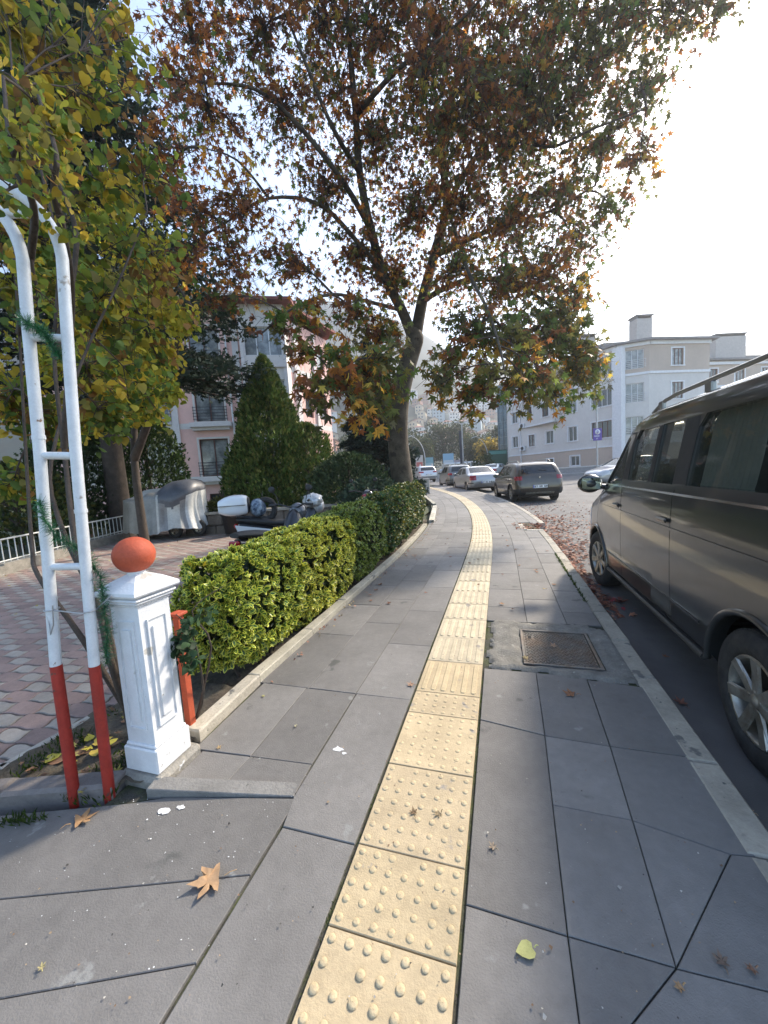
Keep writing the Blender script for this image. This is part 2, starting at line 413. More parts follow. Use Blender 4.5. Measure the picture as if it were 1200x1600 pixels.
for v0, v1 in zip(vs[:-1], vs[1:]):
    g = random.uniform(.93, 1.07); bc = (.43*g, .343*g, .22*g*random.uniform(.95, 1.05))
    if v0 > 2.55: bc = (.46*g, .395*g, .28*g)  # far tiles paler: the sunlit stretch is put into their base colour
    n = 1 if v0 < 6 else 2
    poly = [pav(.197, v0+(v1-v0)*i/n) for i in range(n+1)] + [pav(-.197, v1-(v1-v0)*i/n) for i in range(n+1)]
    t = random.uniform(-.002, .002)
    tb.prism(inset(poly, .002), lambda x, y: pz(x, y)-.02, lambda x, y: pz(x, y)+.004+t, col=bc, bev=.002)
    hc = (bc[0]*1.12, bc[1]*1.12, bc[2]*1.1)
    if v0 < 2.15:
        rows = max(2, int(round((v1-v0)/.0571))); cols_ = 7
        for i in range(rows):
            for k in range(cols_):
                u = -.17+.34*k/6; vv = v0+(v1-v0)*(i+.5)/rows
                if random.random() < .05: continue
                dome(*pav(u, vv), .0125*random.uniform(.9, 1.1), .0052*random.uniform(.6, 1.1), hc)
    else:
        for k in range(6):
            u = -.155+.31*k/5; w = .0165; e = .022
            poly = []
            nn = 2 if v0 > 6 else 1
            a0, a1 = v0+e, v1-e
            L_ = [(u-w, a0+.012), (u-w*.5, a0), (u+w*.5, a0), (u+w, a0+.012)]; U_ = [(u+w, a1-.012), (u+w*.5, a1), (u-w*.5, a1), (u-w, a1-.012)]
            tb.prism([pav(*q) for q in L_+U_], lambda x, y: pz(x, y)+.001, lambda x, y: pz(x, y)+.0095, col=hc, bev=.004)
o = tb.build('tactile_paving', tact_m, colors=True); o['kind'] = 'structure'

# ---- kerbs
kerb_m = mat('kerb_concrete', (1, 1, 1), .85, var=.2, vscale=5, bump=.5, bscale=80, tone='tone', spots=[((.13, .125, .115), 7, .62), ((.10, .10, .09), 30, .68)])
kb = MB()
def kerb_run(u0, u1, v0, v1, seg=.55, top=.004, base=None, tone=(.30, .275, .225)):
    v = v0
    while v < v1-.05:
        w = min(v+seg*random.uniform(.8, 1.15), v1)
        g = random.uniform(.85, 1.15); c = tuple(t*g for t in tone); j = random.uniform(-.008, .008)
        q = [pav(u0+j, v), pav(u1+j, v), pav(u1+j*.5, w), pav(u0+j*.5, w)]
        kb.prism(inset(q, .003), lambda x, y: gz(x, y)-.05, lambda x, y: pz(x, y)+top, col=c, bev=.009)
        v = w
for (v0, v1) in ((-2, .6), (.6, 1.46), (1.46, 1.9), (1.9, 2.62), (2.62, 8.25)):
    s = 1.0 - .05*(v0 < 1.4)
    kerb_run(KERB_IN, KERB_OUT, v0, v1, seg=.6 if v0 > 2 else 2)
for u in (.78, .9, 1.02): pass
q = [pav(.92, 8.30), pav(KERB_OUT, 8.28), pav(KERB_OUT, 8.38), pav(.92, 8.40)]
kb.prism(q, lambda x, y: gz(x, y)-.05, lambda x, y: pz(x, y)+.004, col=(.40, .37, .31), bev=.008)
q = [pav(.82, 8.40), pav(.93, 8.40), pav(.93, 9.15), pav(.82, 9.15)]
kb.prism(q, lambda x, y: gz(x, y)-.05, lambda x, y: pz(x, y)+.006, col=(.42, .39, .33), bev=.008)
kerb_run(1.30, 1.43, 9.15, 26, tone=(.34, .31, .26))
# left kerb under the hedge, standing a little proud of the slabs
def lk(x0, y0, x1, y1, w=.10, h=.055, tone=(.36, .33, .26)):
    n = max(1, int(math.hypot(x1-x0, y1-y0)/.7))
    for i in range(n):
        a = (x0+(x1-x0)*i/n, y0+(y1-y0)*i/n); c = (x0+(x1-x0)*(i+1)/n, y0+(y1-y0)*(i+1)/n)
        d = Vector((c[0]-a[0], c[1]-a[1])).normalized(); nn = Vector((-d.y, d.x)); g = random.uniform(.85, 1.15)
        q = [a, c, (c[0]+nn.x*w, c[1]+nn.y*w), (a[0]+nn.x*w, a[1]+nn.y*w)]
        kb.prism(inset(q if True else q, .002), lambda x, y: -.15, lambda x, y: pz(x, y)+h*random.uniform(.93, 1.05), col=tuple(t*g for t in tone), bev=.008)
lk(-1.60, 1.52, -1.625, 2.1, tone=(.40, .36, .29)); lk(-1.625, 2.1, -1.64, 6.0); lk(-1.64, 6.0, *pav(LEFT_U-.02, 8.0)); lk(*pav(LEFT_U-.02, 8.0), *pav(LEFT_U-.02, 9.3))
lk(*pav(LEFT_U+.12, 9.75), *pav(LEFT_U+.1, 13.4), w=.14, h=.07, tone=(.42, .40, .34))
lk(*pav(LEFT_U+.1, 14.2), *pav(LEFT_U+.1, 22), w=.14, h=.05, tone=(.38, .36, .30))
# rough kerb of the planting bed and the driveway ramp
lk(-1.58, 1.25, -2.2, .99, w=-.0001) if False else None
for a, c, w, h in (((-2.9, .70), (-2.2, .96), .11, .062), ((-2.2, .96), (-1.72, 1.12), .105, .06)):
    d = Vector((c[0]-a[0], c[1]-a[1])).normalized(); nn = Vector((-d.y, d.x))
    kb.prism([a, c, (c[0]+nn.x*w, c[1]+nn.y*w), (a[0]+nn.x*w, a[1]+nn.y*w)], -.2, h, col=(.17, .15, .14), bev=.014)
for a, c, w, h, h2 in (((-1.56, 1.16), (-.905, 1.315), .075, .040, .002),):
    d = Vector((c[0]-a[0], c[1]-a[1])).normalized(); nn = Vector((-d.y, d.x))
    hz = lambda x, y: h + (h2-h)*max(0, min(1, (x-a[0])/(c[0]-a[0])))
    kb.prism([a, c, (c[0]+nn.x*w, c[1]+nn.y*w), (a[0]+nn.x*w, a[1]+nn.y*w)], -.1, hz, col=(.17, .165, .155), bev=.003)
o = kb.build('kerb', kerb_m, colors=True); o['kind'] = 'structure'

# ---- cement patch round the drain cover (lumpy sheet with a hole)
cem_m = mat('rough_cement', (.17, .163, .145), .95, var=.3, vscale=10, bump=.9, bscale=60, spots=((.28, .27, .24), 26, .66))
from mathutils import noise as mn
def lump(x, y, s, a): return a*mn.noise(Vector((x*s, y*s, 3.1)))
GX0, GX1, GY0, GY1 = .115, .62, 2.67, 3.26
pb = MB(); nx, ny = 44, 44; X0, X1, Y0, Y1 = -.14, .80, 2.50, 3.46
def pe(x, y):                                                                # ragged outline of the patch
    e = lump(x, y, 7, .05)+lump(x, y, 22, .02)
    return X0+.02+e < x < X1-.02 and Y0+.05+e+(.02 if x < .3 else -.08*(x-.3)) < y < Y1-.04-.12*max(0, (x-.62)/.2)+e
vv = []; ff = []
for j in range(ny+1):
    for i in range(nx+1):
        x = X0+(X1-X0)*i/nx; y = Y0+(Y1-Y0)*j/ny
        z = .012+lump(x, y, 9, .012)+lump(x, y, 40, .004)+(.0 if x < .7 else .0)
        dg = max(GX0-x, x-GX1, GY0-y, y-GY1)
        if dg < .055: z += -.0 - .02*(1-dg/.055) if dg > 0 else -.02
        vv.append((x, y, z))
for j in range(ny):
    for i in range(nx):
        x = X0+(X1-X0)*(i+.5)/nx; y = Y0+(Y1-Y0)*(j+.5)/ny
        if GX0 < x < GX1 and GY0 < y < GY1: continue
        if pe(x, y): a = j*(nx+1)+i; ff.append((a, a+1, a+nx+2, a+nx+1))
pb.add(vv, ff, smooth=True); o = pb.build('cement_patch', cem_m, weld=False); o['kind'] = 'structure'
bm = bmesh.new(); bm.from_mesh(o.data); lo = [v for v in bm.verts if not v.link_faces]; bmesh.ops.delete(bm, geom=lo, context='VERTS')
for v in bm.verts:
    if v.is_boundary and not (GX0-.04 < v.co.x < GX1+.04 and GY0-.04 < v.co.y < GY1+.04): v.co.z = -.004
bm.to_mesh(o.data); bm.free()
iron = mat('rusty_iron', (.15, .145, .135), .6, .6, var=.25, vscale=9, bump=.3, bscale=120, col2=(.17, .13, .10))
gr = thing('drain_cover', 'square iron drain cover set in rough cement in the pavement', 'drain cover', ((GX0+GX1)/2, (GY0+GY1)/2, 0))
fr = MB(); w = .022
for q in ((GX0, GX1, GY0, GY0+w), (GX0, GX1, GY1-w, GY1), (GX0, GX0+w, GY0+w, GY1-w), (GX1-w, GX1, GY0+w, GY1-w)): fr.box(*q, -.06, .006, bev=.003)
fr.build('frame', iron, gr, world=True)
pl = MB(); pl.box(GX0+w+.003, GX1-w-.003, GY0+w+.003, GY1-w-.003, -.03, -.004)
nxg, nyg = 20, 23
for i in range(nxg):
    for j in range(nyg):
        cx = GX0+w+.02+(GX1-GX0-2*w-.04)*i/(nxg-1)+(.006 if j % 2 else -.003); cy = GY0+w+.02+(GY1-GY0-2*w-.04)*j/(nyg-1)
        if .03 < cx-GX0-w < .075 and abs(cy-(GY1-.13)) < .035: continue
        a = R(35 if (i+j) % 2 else -35); M = Matrix.Translation((cx, cy, -.004)) @ Matrix.Rotation(a, 4, 'Z')
        pl.box(-.0085, .0085, -.0032, .0032, 0, .0045, M=M)
pl.build('cover_plate', iron, gr, world=True)
ho = MB(); ho.box(GX0+w+.035, GX0+w+.06, GY1-.16, GY1-.105, -.0035, -.0025); ho.build('lifting_slot', mat('slot_dark', (.01, .01, .01), .9), gr, world=True)

# ---- courtyard: interlocking pavers, planting bed, garden soil
soil = mat('soil', (.062, .048, .034), .98, var=.4, vscale=14, bump=1.0, bscale=45, col2=(.09, .075, .05))
grass_soil = mat('garden_earth', (.05, .06, .025), .98, var=.4, vscale=3, bump=.8, bscale=30)
sheet('garden', [-60, -45, -32, -24, -18, -14, -11, -9, -7.5, -6, -5, -4, -3, -2.4, -2.0, -1.72], [-14+i*1. for i in range(48)], lambda x, y: pz(x, y)-.13 if x > -9 else pz(x, y)-.08, grass_soil,
      keep=lambda x, y: x < (-1.75 if y < 7 else pav_x(y)+LEFT_U-.12))
pv = MB()
CA = R(9)                                                                     # direction of the courses
def yard_z(x, y): return rise(x, y)-.012
yard_grout = mat('yard_grout', (.12, .10, .082), .95, var=.3, vscale=10)
pm_ = [(-6.2, .45)]
def in_yard(x, y):
    if x > -2.02 or y < -3: return False
    if x > -2.44 and y < 6.2: return False                                     # bed and hedge strip
    if x > -2.35-.02*(y): return False
    if y > 9.9+.28*(-x-3): return False
    if x < -9.0-.30*(y-4.3): return False
    return True
def paver(cx, cy, ca, wx, wy, col):
    """a wavy-edged interlocking block"""
    pts = []
    n = 6; amp = .009
    for side in range(4):
        for k in range(n):
            t = k/n; s = math.sin(2*PI*t)*amp
            if side == 0: p = (-wx+2*wx*t, -wy+s)
            elif side == 1: p = (wx+s, -wy+2*wy*t)
            elif side == 2: p = (wx-2*wx*t, wy+s*-1*-1 if False else wy-s*-1*-1)
            else: p = (-wx-s*-1*-1, wy-2*wy*t)
            pts.append(p)
    c, s_ = math.cos(ca), math.sin(ca); q = [(cx+p[0]*c-p[1]*s_, cy+p[0]*s_+p[1]*c) for p in pts]
    h = random.uniform(-.003, .003)
    pv.prism(inset(q, .004) if cy < 5 else q, lambda x, y: yard_z(x, y)-.03, lambda x, y: yard_z(x, y)+h, col=col, bev=.004 if cy < 5 else 0)
sx, sy = .105, .062
for i in range(-75, 75):
    for j in range(-45, 175):
        lx = i*sx*2 - 5.5; ly = j*sy*2 + 2.0
        c, s_ = math.cos(CA), math.sin(CA); x = lx*c-ly*s_; y = lx*s_+ly*c
        if x < -15 or not in_yard(x, y): continue
        g = random.uniform(.86, 1.12)
        cream = ((i+j) % 2 == 0)
        if cream and random.random() < .06: cream = False
        col = (.31*g, .275*g, .235*g) if cream else (.255*g, .18*g, .155*g)
        kx, ky = (.84, .88) if cream else (1.12, 1.06)
        paver(x, y, CA, sx*kx, sy*ky, col)
o = pv.build('courtyard', mat('paver', (1, 1, 1), .85, var=.16, vscale=4, bump=.4, bscale=120, tone='tone'), colors=True); o['kind'] = 'structure'
sheet('courtyard_bed', [-16+i*.25 for i in range(57)], [-3+i*.25 for i in range(66)], lambda x, y: yard_z(x, y)-.009, yard_grout, keep=lambda x, y: (in_yard(x, y) or in_yard(x+.3, y) or in_yard(x, y-.3)) and x < -2.4)
# planting bed soil (lumpy)
def soil_sheet(name, x0, x1, y0, y1, nx, ny, keep, z0, amp=.03):
    b = MB(); vv = []; ff = []
    for j in range(ny+1):
        for i in range(nx+1):
            x = x0+(x1-x0)*i/nx; y = y0+(y1-y0)*j/ny; vv.append((x, y, z0+rise(x, y)+lump(x, y, 6, amp)+lump(x, y, 20, amp*.4)))
    for j in range(ny):
        for i in range(nx):
            if keep(x0+(x1-x0)*(i+.5)/nx, y0+(y1-y0)*(j+.5)/ny): a = j*(nx+1)+i; ff.append((a, a+1, a+nx+2, a+nx+1))
    b.add(vv, ff, smooth=True); o = b.build(name, soil); o['kind'] = 'structure'; return o
soil_sheet('bed_soil', -3.3, -1.6, .6, 2.0, 60, 50, lambda x, y: y > .95+.36*(x+2.2)+.05 and x < -1.62 and (y < 1.62 or x > -2.42) and not (x < -2.44 and y > 1.0+.5*(x+2.42)*-.15+.05*0 and y > 1.12), .018)
soil_sheet('hedge_soil', -2.46, -1.70, 1.6, 10.5, 20, 200, lambda x, y: True, -.03)
# thin edging stone between pavers and the bed
eb = MB()
for a, c in (((-3.4, .75), (-2.44, 1.10)), ((-2.44, 1.10), (-2.40, 1.60))):
    d = Vector((c[0]-a[0], c[1]-a[1])).normalized(); nn = Vector((-d.y, d.x))*.045
    eb.prism([a, c, (c[0]+nn.x, c[1]+nn.y), (a[0]+nn.x, a[1]+nn.y)], -.1, .03, col=(.33, .31, .27), bev=.006)
o = eb.build('edging', kerb_m, colors=True); o['kind'] = 'structure'
# ================================================================== VEHICLES
def smooth_fn(pts, r=.05):
    xs = np.array([p[0] for p in pts]); ys = np.array([p[1] for p in pts]); k = np.linspace(-1, 1, 9); w = 1-k*k*.9; w /= w.sum()
    def f(y, r=r): return float((np.interp(y+k*r, xs, ys)*w).sum())
    return f
class Loft:
    """closed car shell along y (rear 0, front L), symmetric in x; top/belt/bottom/width curves"""
    def __init__(s, L, top, belt, bot, wid, tum=.25, corner=.07, crown=.03, sr=.05):
        s.L = L; s.top = smooth_fn(top, sr); s.belt = smooth_fn(belt, .08); s.bot = smooth_fn(bot, .04); s.wid = smooth_fn(wid, .03)
        s.tum, s.corner, s.crown = tum, corner, crown
    def section(s, y, o=0., zlo=None):
        T, B, Z, W = s.top(y)+o, s.belt(y), s.bot(y)-o*.5, s.wid(y)+o
        if zlo is not None: Z = zlo
        B = min(B, T-.05); h = T-B; m = B-Z
        cn = min(s.corner, h*.6)
        Wb = W*.985
        P = [(0, Z), (W*.72, Z), (W*.93, Z+.02), (W*.985, Z+min(.09, m*.2)), (W*.998, Z+m*.38), (W, Z+m*.62), (W*.995, Z+m*.85), (W*.985, B)]
        k = s.tum
        for t in (.12, .5, .82): P.append((Wb-k*h*t-(.01 if t > .01 else 0), B+(h-s.crown-cn*.4)*t))
        x9 = Wb-k*h-.012
        P += [(x9-cn*.12, T-s.crown-cn*.45), (x9-cn*.55, T-s.crown-cn*.12), (x9-cn*1.6, T-s.crown*.7), (x9*.5, T-s.crown*.15), (0, T)]
        return P
    def mb(s, ys, o=0., zlo=None):
        b = MB(); rows = []
        for y in ys:
            h = s.section(y, o, zlo); rows.append([(x, y, z) for x, z in h] + [(-x, y, z) for x, z in h[-2:0:-1]])
        b.grid(rows, close_u=True); n = len(rows[0])
        b.add(rows[0], [tuple(range(n))]); b.add(rows[-1], [tuple(range(n-1, -1, -1))])
        return b
    def sx(s, y, z, o=0.):
        P = s.section(y, o); best = s.wid(y)
        for (x0, z0), (x1, z1) in zip(P[3:], P[4:]):
            if z0 <= z <= z1+1e-6 and z1 > z0: return x0+(x1-x0)*(z-z0)/(z1-z0)
        return best
def fix(o):
    bm = bmesh.new(); bm.from_mesh(o.data); bmesh.ops.remove_doubles(bm, verts=bm.verts, dist=1e-5); bmesh.ops.recalc_face_normals(bm, faces=bm.faces); bm.to_mesh(o.data); bm.free(); return o
def yz_prism(poly, x0, x1):
    b = MB(); n = len(poly); v = [(x0, y, z) for y, z in poly]+[(x1, y, z) for y, z in poly]
    b.add(v, [tuple(range(n-1, -1, -1)), tuple(range(n, 2*n))]+[(i, (i+1) % n, n+(i+1) % n, n+i) for i in range(n)]); return b
class TB(MB):
    def build(s, name, m, parent=None, **k):
        o = MB.build(s, name, m, parent, **k); return fix(o)
def conform(name, lf, cutter, m, parent, o=.006, ys=None, smooth=True):
    """a trim piece, lamp or bumper: the outset shell intersected with a region"""
    ys = ys if ys is not None else lf.ys
    b = lf.mb(ys, o); ob = b.build(name, m, parent); fix(ob)
    t = cutter.build('cutter', None); fix(t); t.parent = parent
    md = ob.modifiers.new('i', 'BOOLEAN'); md.operation = 'INTERSECT'; md.object = t; md.solver = 'EXACT'
    bpy.context.view_layer.update(); apply_mods(ob); bpy.data.objects.remove(t, do_unlink=True)
    sharp(ob); return ob
def sharp(o, ang=38):
    me = o.data
    try: me.set_sharp_from_angle(angle=R(ang))
    except Exception: pass
def cutb(o, cutters):
    tmp = []
    for c in cutters:
        t = c.build('cutter', None); fix(t); t.parent = o.parent; tmp.append(t)
        m = o.modifiers.new('cut', 'BOOLEAN'); m.operation = 'DIFFERENCE'; m.object = t; m.solver = 'EXACT'
    bpy.context.view_layer.update(); apply_mods(o)
    for t in tmp: bpy.data.objects.remove(t, do_unlink=True)
    sharp(o); return o
rubber = mat('rubber', (.018, .018, .018), .85, var=.25, vscale=20, bump=.2, bscale=90, col2=(.035, .032, .03))
dark = mat('dark_plastic', (.022, .022, .023), .6, var=.1)
well = mat('wheel_well', (.02, .017, .014), .95, var=.3)
alloy = mat('alloy', (.36, .35, .32), .38, .75, var=.2, vscale=15, col2=(.25, .22, .18))
seatm = mat('seat_fabric', (.03, .03, .033), .9)
chrome = mat('chrome', (.6, .6, .6), .15, 1.)
plate_w = mat('plate_white', (.75, .76, .76), .5)
plate_k = mat('plate_ink', (.02, .02, .02), .6)
plate_b = mat('plate_blue', (.02, .05, .35), .5)
redlamp = mat('red_lamp', (.28, .012, .015), .12, coat=.6, var=.2, vscale=30)
clearlamp = mat('clear_lamp', (.55, .57, .6), .12, coat=.6)
amber = mat('amber_lamp', (.5, .16, .02), .15, coat=.5)
cglass = glass_mat('car_glass', (.012, .016, .016), .02, .35)
dglass = glass_mat('dark_car_glass', (.012, .014, .016), .03, .10)
def wheel(parent, x, y, z, r, rim_r, width, side, steer=0., spokes=7, twin=False, steel=False, detail=True):
    """side -1: outer face toward -x"""
    M = Matrix.Translation((x, y, z)) @ Matrix.Rotation(steer, 4, 'Z') @ Matrix.Rotation(R(90)*side, 4, 'Y')
    b = MB(); h = width
    # local z = axle outward
    pr = [(rim_r-.012, -h), (rim_r+.02, -h-.0), (r-.05, -h), (r-.012, -h+.025), (r, -h*.72), (r, -.035), (r-.012, -.014), (r-.045, -.001), (r-.06, .003), (rim_r+.03, .002), (rim_r+.008, -.004), (rim_r-.004, -.014), (rim_r-.012, -.05)]
    b.lathe(pr, M, 48 if detail else 24, closed=False)
    if detail:
        for k in range(60):
            a = 2*PI*k/60
            for q in (-.03, -.09, -.15):
                MM = M @ Matrix.Rotation(a+q*2, 4, 'Z') @ Matrix.Translation((r, 0, q-.02)); b.box(-.004, .0015, -.011, .011, -.02, .02, M=MM)
    w = b.build('wheel', rubber, parent)
    rb = MB(); rb.lathe([(rim_r-.004, -.012), (rim_r-.012, -.006), (rim_r-.02, -.012), (rim_r-.028, -.05), (rim_r-.035, -h+.02)], M, 40 if detail else 20)
    hub = .05
    ns = spokes
    for k in range(ns):
        for dd in ((-.16, .16) if twin else (0,)):
            a = 2*PI*k/ns + dd
            c, s_ = math.cos(a), math.sin(a); MM = M @ Matrix.Rotation(a, 4, 'Z')
            w0, w1 = (.026, .034) if not twin else (.017, .019)
            v = [(hub*.6, -w0, -.03), (hub*.6, w0, -.03), (rim_r-.012, w1, -.014), (rim_r-.012, -w1, -.014),
                 (hub*.6, -w0*.75, -.012), (hub*.6, w0*.75, -.012), (rim_r-.012, w1*.75, -.003), (rim_r-.012, -w1*.75, -.003),
                 (rim_r*.55, -w0*.8, -.012), (rim_r*.55, w0*.8, -.012)]
            rb.add(v, [(4, 8, 9, 5), (8, 7, 6, 9), (0, 4, 5, 1), (3, 2, 6, 7), (0, 3, 7, 8, 4), (1, 5, 9, 6, 2)], M=MM)
    rb.lathe([(.0, -.004), (.028, -.006), (.032, -.012), (hub, -.016), (hub+.012, -.026), (hub+.012, -.05)], M, 24)
    for k in range(5):
        a = 2*PI*k/5; rb.lathe([(0.0, -.010), (.008, -.012), (.009, -.03)], M @ Matrix.Rotation(a, 4, 'Z') @ Matrix.Translation((.045, 0, 0)), 8)
    rb.build('rim', alloy, w)
    db = MB(); db.lathe([(.0, -.07), (rim_r*.72, -.07), (rim_r*.74, -.10), (rim_r-.02, -.12)], M, 24); db.build('brake_disc', mat('brake_iron', (.035, .03, .028), .7, .4, var=.3), w)
    return w
FONT = {'0': '111101101101111', '1': '010110010010111', '2': '111001111100111', '3': '111001111001111', '4': '101101111001001', '5': '111100111001111', '6': '111100111101111', '7': '111001001010010', '8': '111101111101111', '9': '111101111001111',
        'B': '110101110101110', 'N': '101111111101101', 'D': '110101101101110', 'U': '101101101101111', 'R': '110101110101101', 'A': '010101111101101', 'K': '101101110101101', 'E': '111100111100111', 'S': '111100111001111', 'P': '111101111100100', 'O': '111101101101111', 'L': '100100100100111', 'T': '111010010010010', 'I': '111010010010111', 'H': '101101111101101', 'V': '101101101101010', ' ': '0'*15}
def text_boxes(b, s, x0, z0, h, M, gap=.35, depth=.002, mirror=1):
    """3x5 block lettering in local x (rightwards) and z (up), facing -y"""
    px = h/5; x = x0
    for ch in s:
        g = FONT.get(ch, '0'*15)
        for r_ in range(5):
            c = 0
            while c < 3:
                if g[r_*3+c] == '1':
                    e = c
                    while e+1 < 3 and g[r_*3+e+1] == '1': e += 1
                    b.box(x+c*px, x+(e+1)*px, -depth, 0, z0+(4-r_)*px, z0+(5-r_)*px, M=M); c = e+1
                else: c += 1
        x += px*(3+gap*3)
    return x
def number_plate(parent, y, z, txt, M0=None, w=.52, h=.112):
    M = M0 or Matrix.Translation((0, y, z))
    b = MB(); b.box(-w/2, w/2, -.008, .012, -h/2, h/2, M=M); p = b.build('number_plate', plate_w, parent)
    b = MB(); b.box(-w/2+.004, -w/2+.042, -.0095, -.0075, -h/2+.004, h/2-.004, M=M); b.build('country_strip', plate_b, p)
    b = MB(); text_boxes(b, txt, -w/2+.06, -h*.33, h*.66, M @ Matrix.Translation((0, -.0085, 0)), gap=.28); b.build('plate_characters', plate_k, p)
    return p

def loft_car(name, label, cat, loc, rz, L, top, belt, bot, wid, paint, wins, wsh, rear, wheels, wr, rimr, group=None, tum=.25, corner=.07, glass=None, lights=True, hi=False, seats=((1.6, .0), (2.45, .0)), cut_in=(.45, None), seam=(), twin=False, spokes=7, archr=None, steer=0.):
    t = thing(name, label, cat, loc, rz, group)
    lf = Loft(L, top, belt, bot, wid, tum, corner)
    n = 56 if hi else 40
    ys = sorted(set([0, .012, .03, .06, .1] + list(np.linspace(.1, L-.1, n)) + [L-.06, L-.03, L-.012, L])); lf.ys = ys
    body = fix(lf.mb(ys).build('body', paint, t))
    gl = glass or cglass
    ar = archr or wr+.045
    cuts = []
    for y in wheels:
        for s_ in (-1, 1):
            W = lf.wid(y); c = MB(); M = Matrix.Translation((s_*(W-.12), y, wr-.005)) @ Matrix.Rotation(R(90), 4, 'Y')
            c.lathe([(0, -.16), (ar, -.16), (ar, .16), (0, .16)], M, 36); cuts.append(c)
    yi0, yi1 = cut_in[0], cut_in[1] or L-.9
    ins = lf.mb(list(np.linspace(yi0, yi1, 30)), -.065, zlo=.42); cuts.append(ins)
    for poly in wins: cuts.append(yz_prism(poly, -2, 2))
    for q in (wsh, rear):
        if q:
            (y0, z0, w0), (y1, z1, w1) = q; d = Vector((0, y1-y0, z1-z0)).normalized(); nn = Vector((0, -d.z, d.y))*.09
            v = []
            for off in (-1, 1):
                for (yy, zz, ww) in ((y0, z0, w0), (y1, z1, w1)):
                    for s_ in (-1, 1): v.append((s_*ww, yy+nn.y*off, zz+nn.z*off))
            c = MB(); c.add(v, [(0, 1, 3, 2), (4, 6, 7, 5), (0, 4, 5, 1), (2, 3, 7, 6), (0, 2, 6, 4), (1, 5, 7, 3)]); cuts.append(c)
    for (y0, z0, y1, z1) in seam:
        d = math.hypot(y1-y0, z1-z0); ny, nz = -(z1-z0)/d*.004, (y1-y0)/d*.004
        for s_ in (-1, 1):
            xo = lf.sx((y0+y1)/2, (z0+z1)/2)
            a, b_ = sorted((s_*(lf.sx(y0, z0)-.016), s_*2)); cuts.append(yz_prism([(y0+ny, z0+nz), (y1+ny, z1+nz), (y1-ny, z1-nz), (y0-ny, z0-nz)], a, b_))
    cutb(body, cuts)
    for poly in wins:
        P = []
        for i in range(len(poly)):
            a, b_ = poly[i], poly[(i+1) % len(poly)]
            for k in range(4): P.append((a[0]+(b_[0]-a[0])*k/4, a[1]+(b_[1]-a[1])*k/4))
        cy = sum(p[0] for p in P)/len(P); cz = sum(p[1] for p in P)/len(P)
        for s_ in (-1, 1):
            g = MB(); v = [(s_*(lf.sx(y, z)-.014), y, z) for y, z in P]+[(s_*(lf.sx(cy, cz)-.014), cy, cz)]
            m_ = len(P); g.add(v, [(i, (i+1) % m_, m_) for i in range(m_)], smooth=True); g.build('side_window', gl, t, weld=True)
    for q, nm in ((wsh, 'windscreen'), (rear, 'rear_window')):
        if q:
            (y0, z0, w0), (y1, z1, w1) = q; rows = []
            for i in range(7):
                tt = i/6; yy, zz, ww = y0+(y1-y0)*tt, z0+(z1-z0)*tt, w0+(w1-w0)*tt
                row = []
                for k in range(9):
                    u = -1+2*k/8; x = u*(ww+.02)
                    row.append((x, yy, lf.top(yy)-.018-lf.crown*abs(u)**2.5*1.0 if abs(y1-y0) > abs(z1-z0)*.45 else zz))
                rows.append(row)
            if abs(y1-y0) <= abs(z1-z0)*.45:
                rows = [[(x, y + (.015 if q is rear else -.015), z) for x, y, z in r] for r in rows]
            g = MB(); g.grid(rows); g.build(nm, gl, t)
    # interior
    f = MB(); f.box(-lf.wid(L/2)+.12, lf.wid(L/2)-.12, wheels[0]-.25, wheels[1]-.35, .36, .43); f.build('floor_pan', dark, t)
    for sy, dz_ in seats:
        for s_ in (-1, 1):
            x = s_*.38
            b = MB(); M = Matrix.Translation((x, sy, .48+dz_))
            b.box(-.24, .24, -.02, .5, 0, .16, M=M, bev=.05)
            b.box(-.24, .24, -.12, .03, .1, .72, M=M @ Matrix.Rotation(R(-10)*-1*-1, 4, 'X'), bev=.05)
            b.box(-.12, .12, -.17, -.06, .74, .93, M=M @ Matrix.Rotation(R(3), 4, 'X'), bev=.045)
            b.build('seat', seatm, t)
    for i, y in enumerate(wheels):
        for s_ in (-1, 1):
            wheel(t, s_*(lf.wid(y)-.012), y, wr, wr, rimr, .2, s_, steer if i == 1 else 0, spokes, twin, detail=hi)
    uw = MB(); uw.box(-lf.wid(L/2)*.8, lf.wid(L/2)*.8, .25, L-.3, .2, .34); uw.build('underbody', well, t)
    return t, lf, body
def mirror_part(t, paint, x, y, z, s_, sc=1.0):
    b = MB(); b.blob((x+s_*.13*sc, y, z), .115*sc, .075*sc, .095*sc, 20, 12); b.tube([(x-s_*.02, y, z-.04*sc), (x+s_*.06*sc, y, z-.03*sc)], .025*sc, 8)
    m = b.build('wing_mirror', paint, t)
    g = MB(); g.box(x+s_*.13*sc-.088*sc, x+s_*.13*sc+.088*sc, y-.068*sc, y-.055*sc, z-.062*sc, z+.062*sc, bev=.02); g.build('mirror_glass', mat('mirror', (.13, .15, .145), .03, 1.), m)
    return m

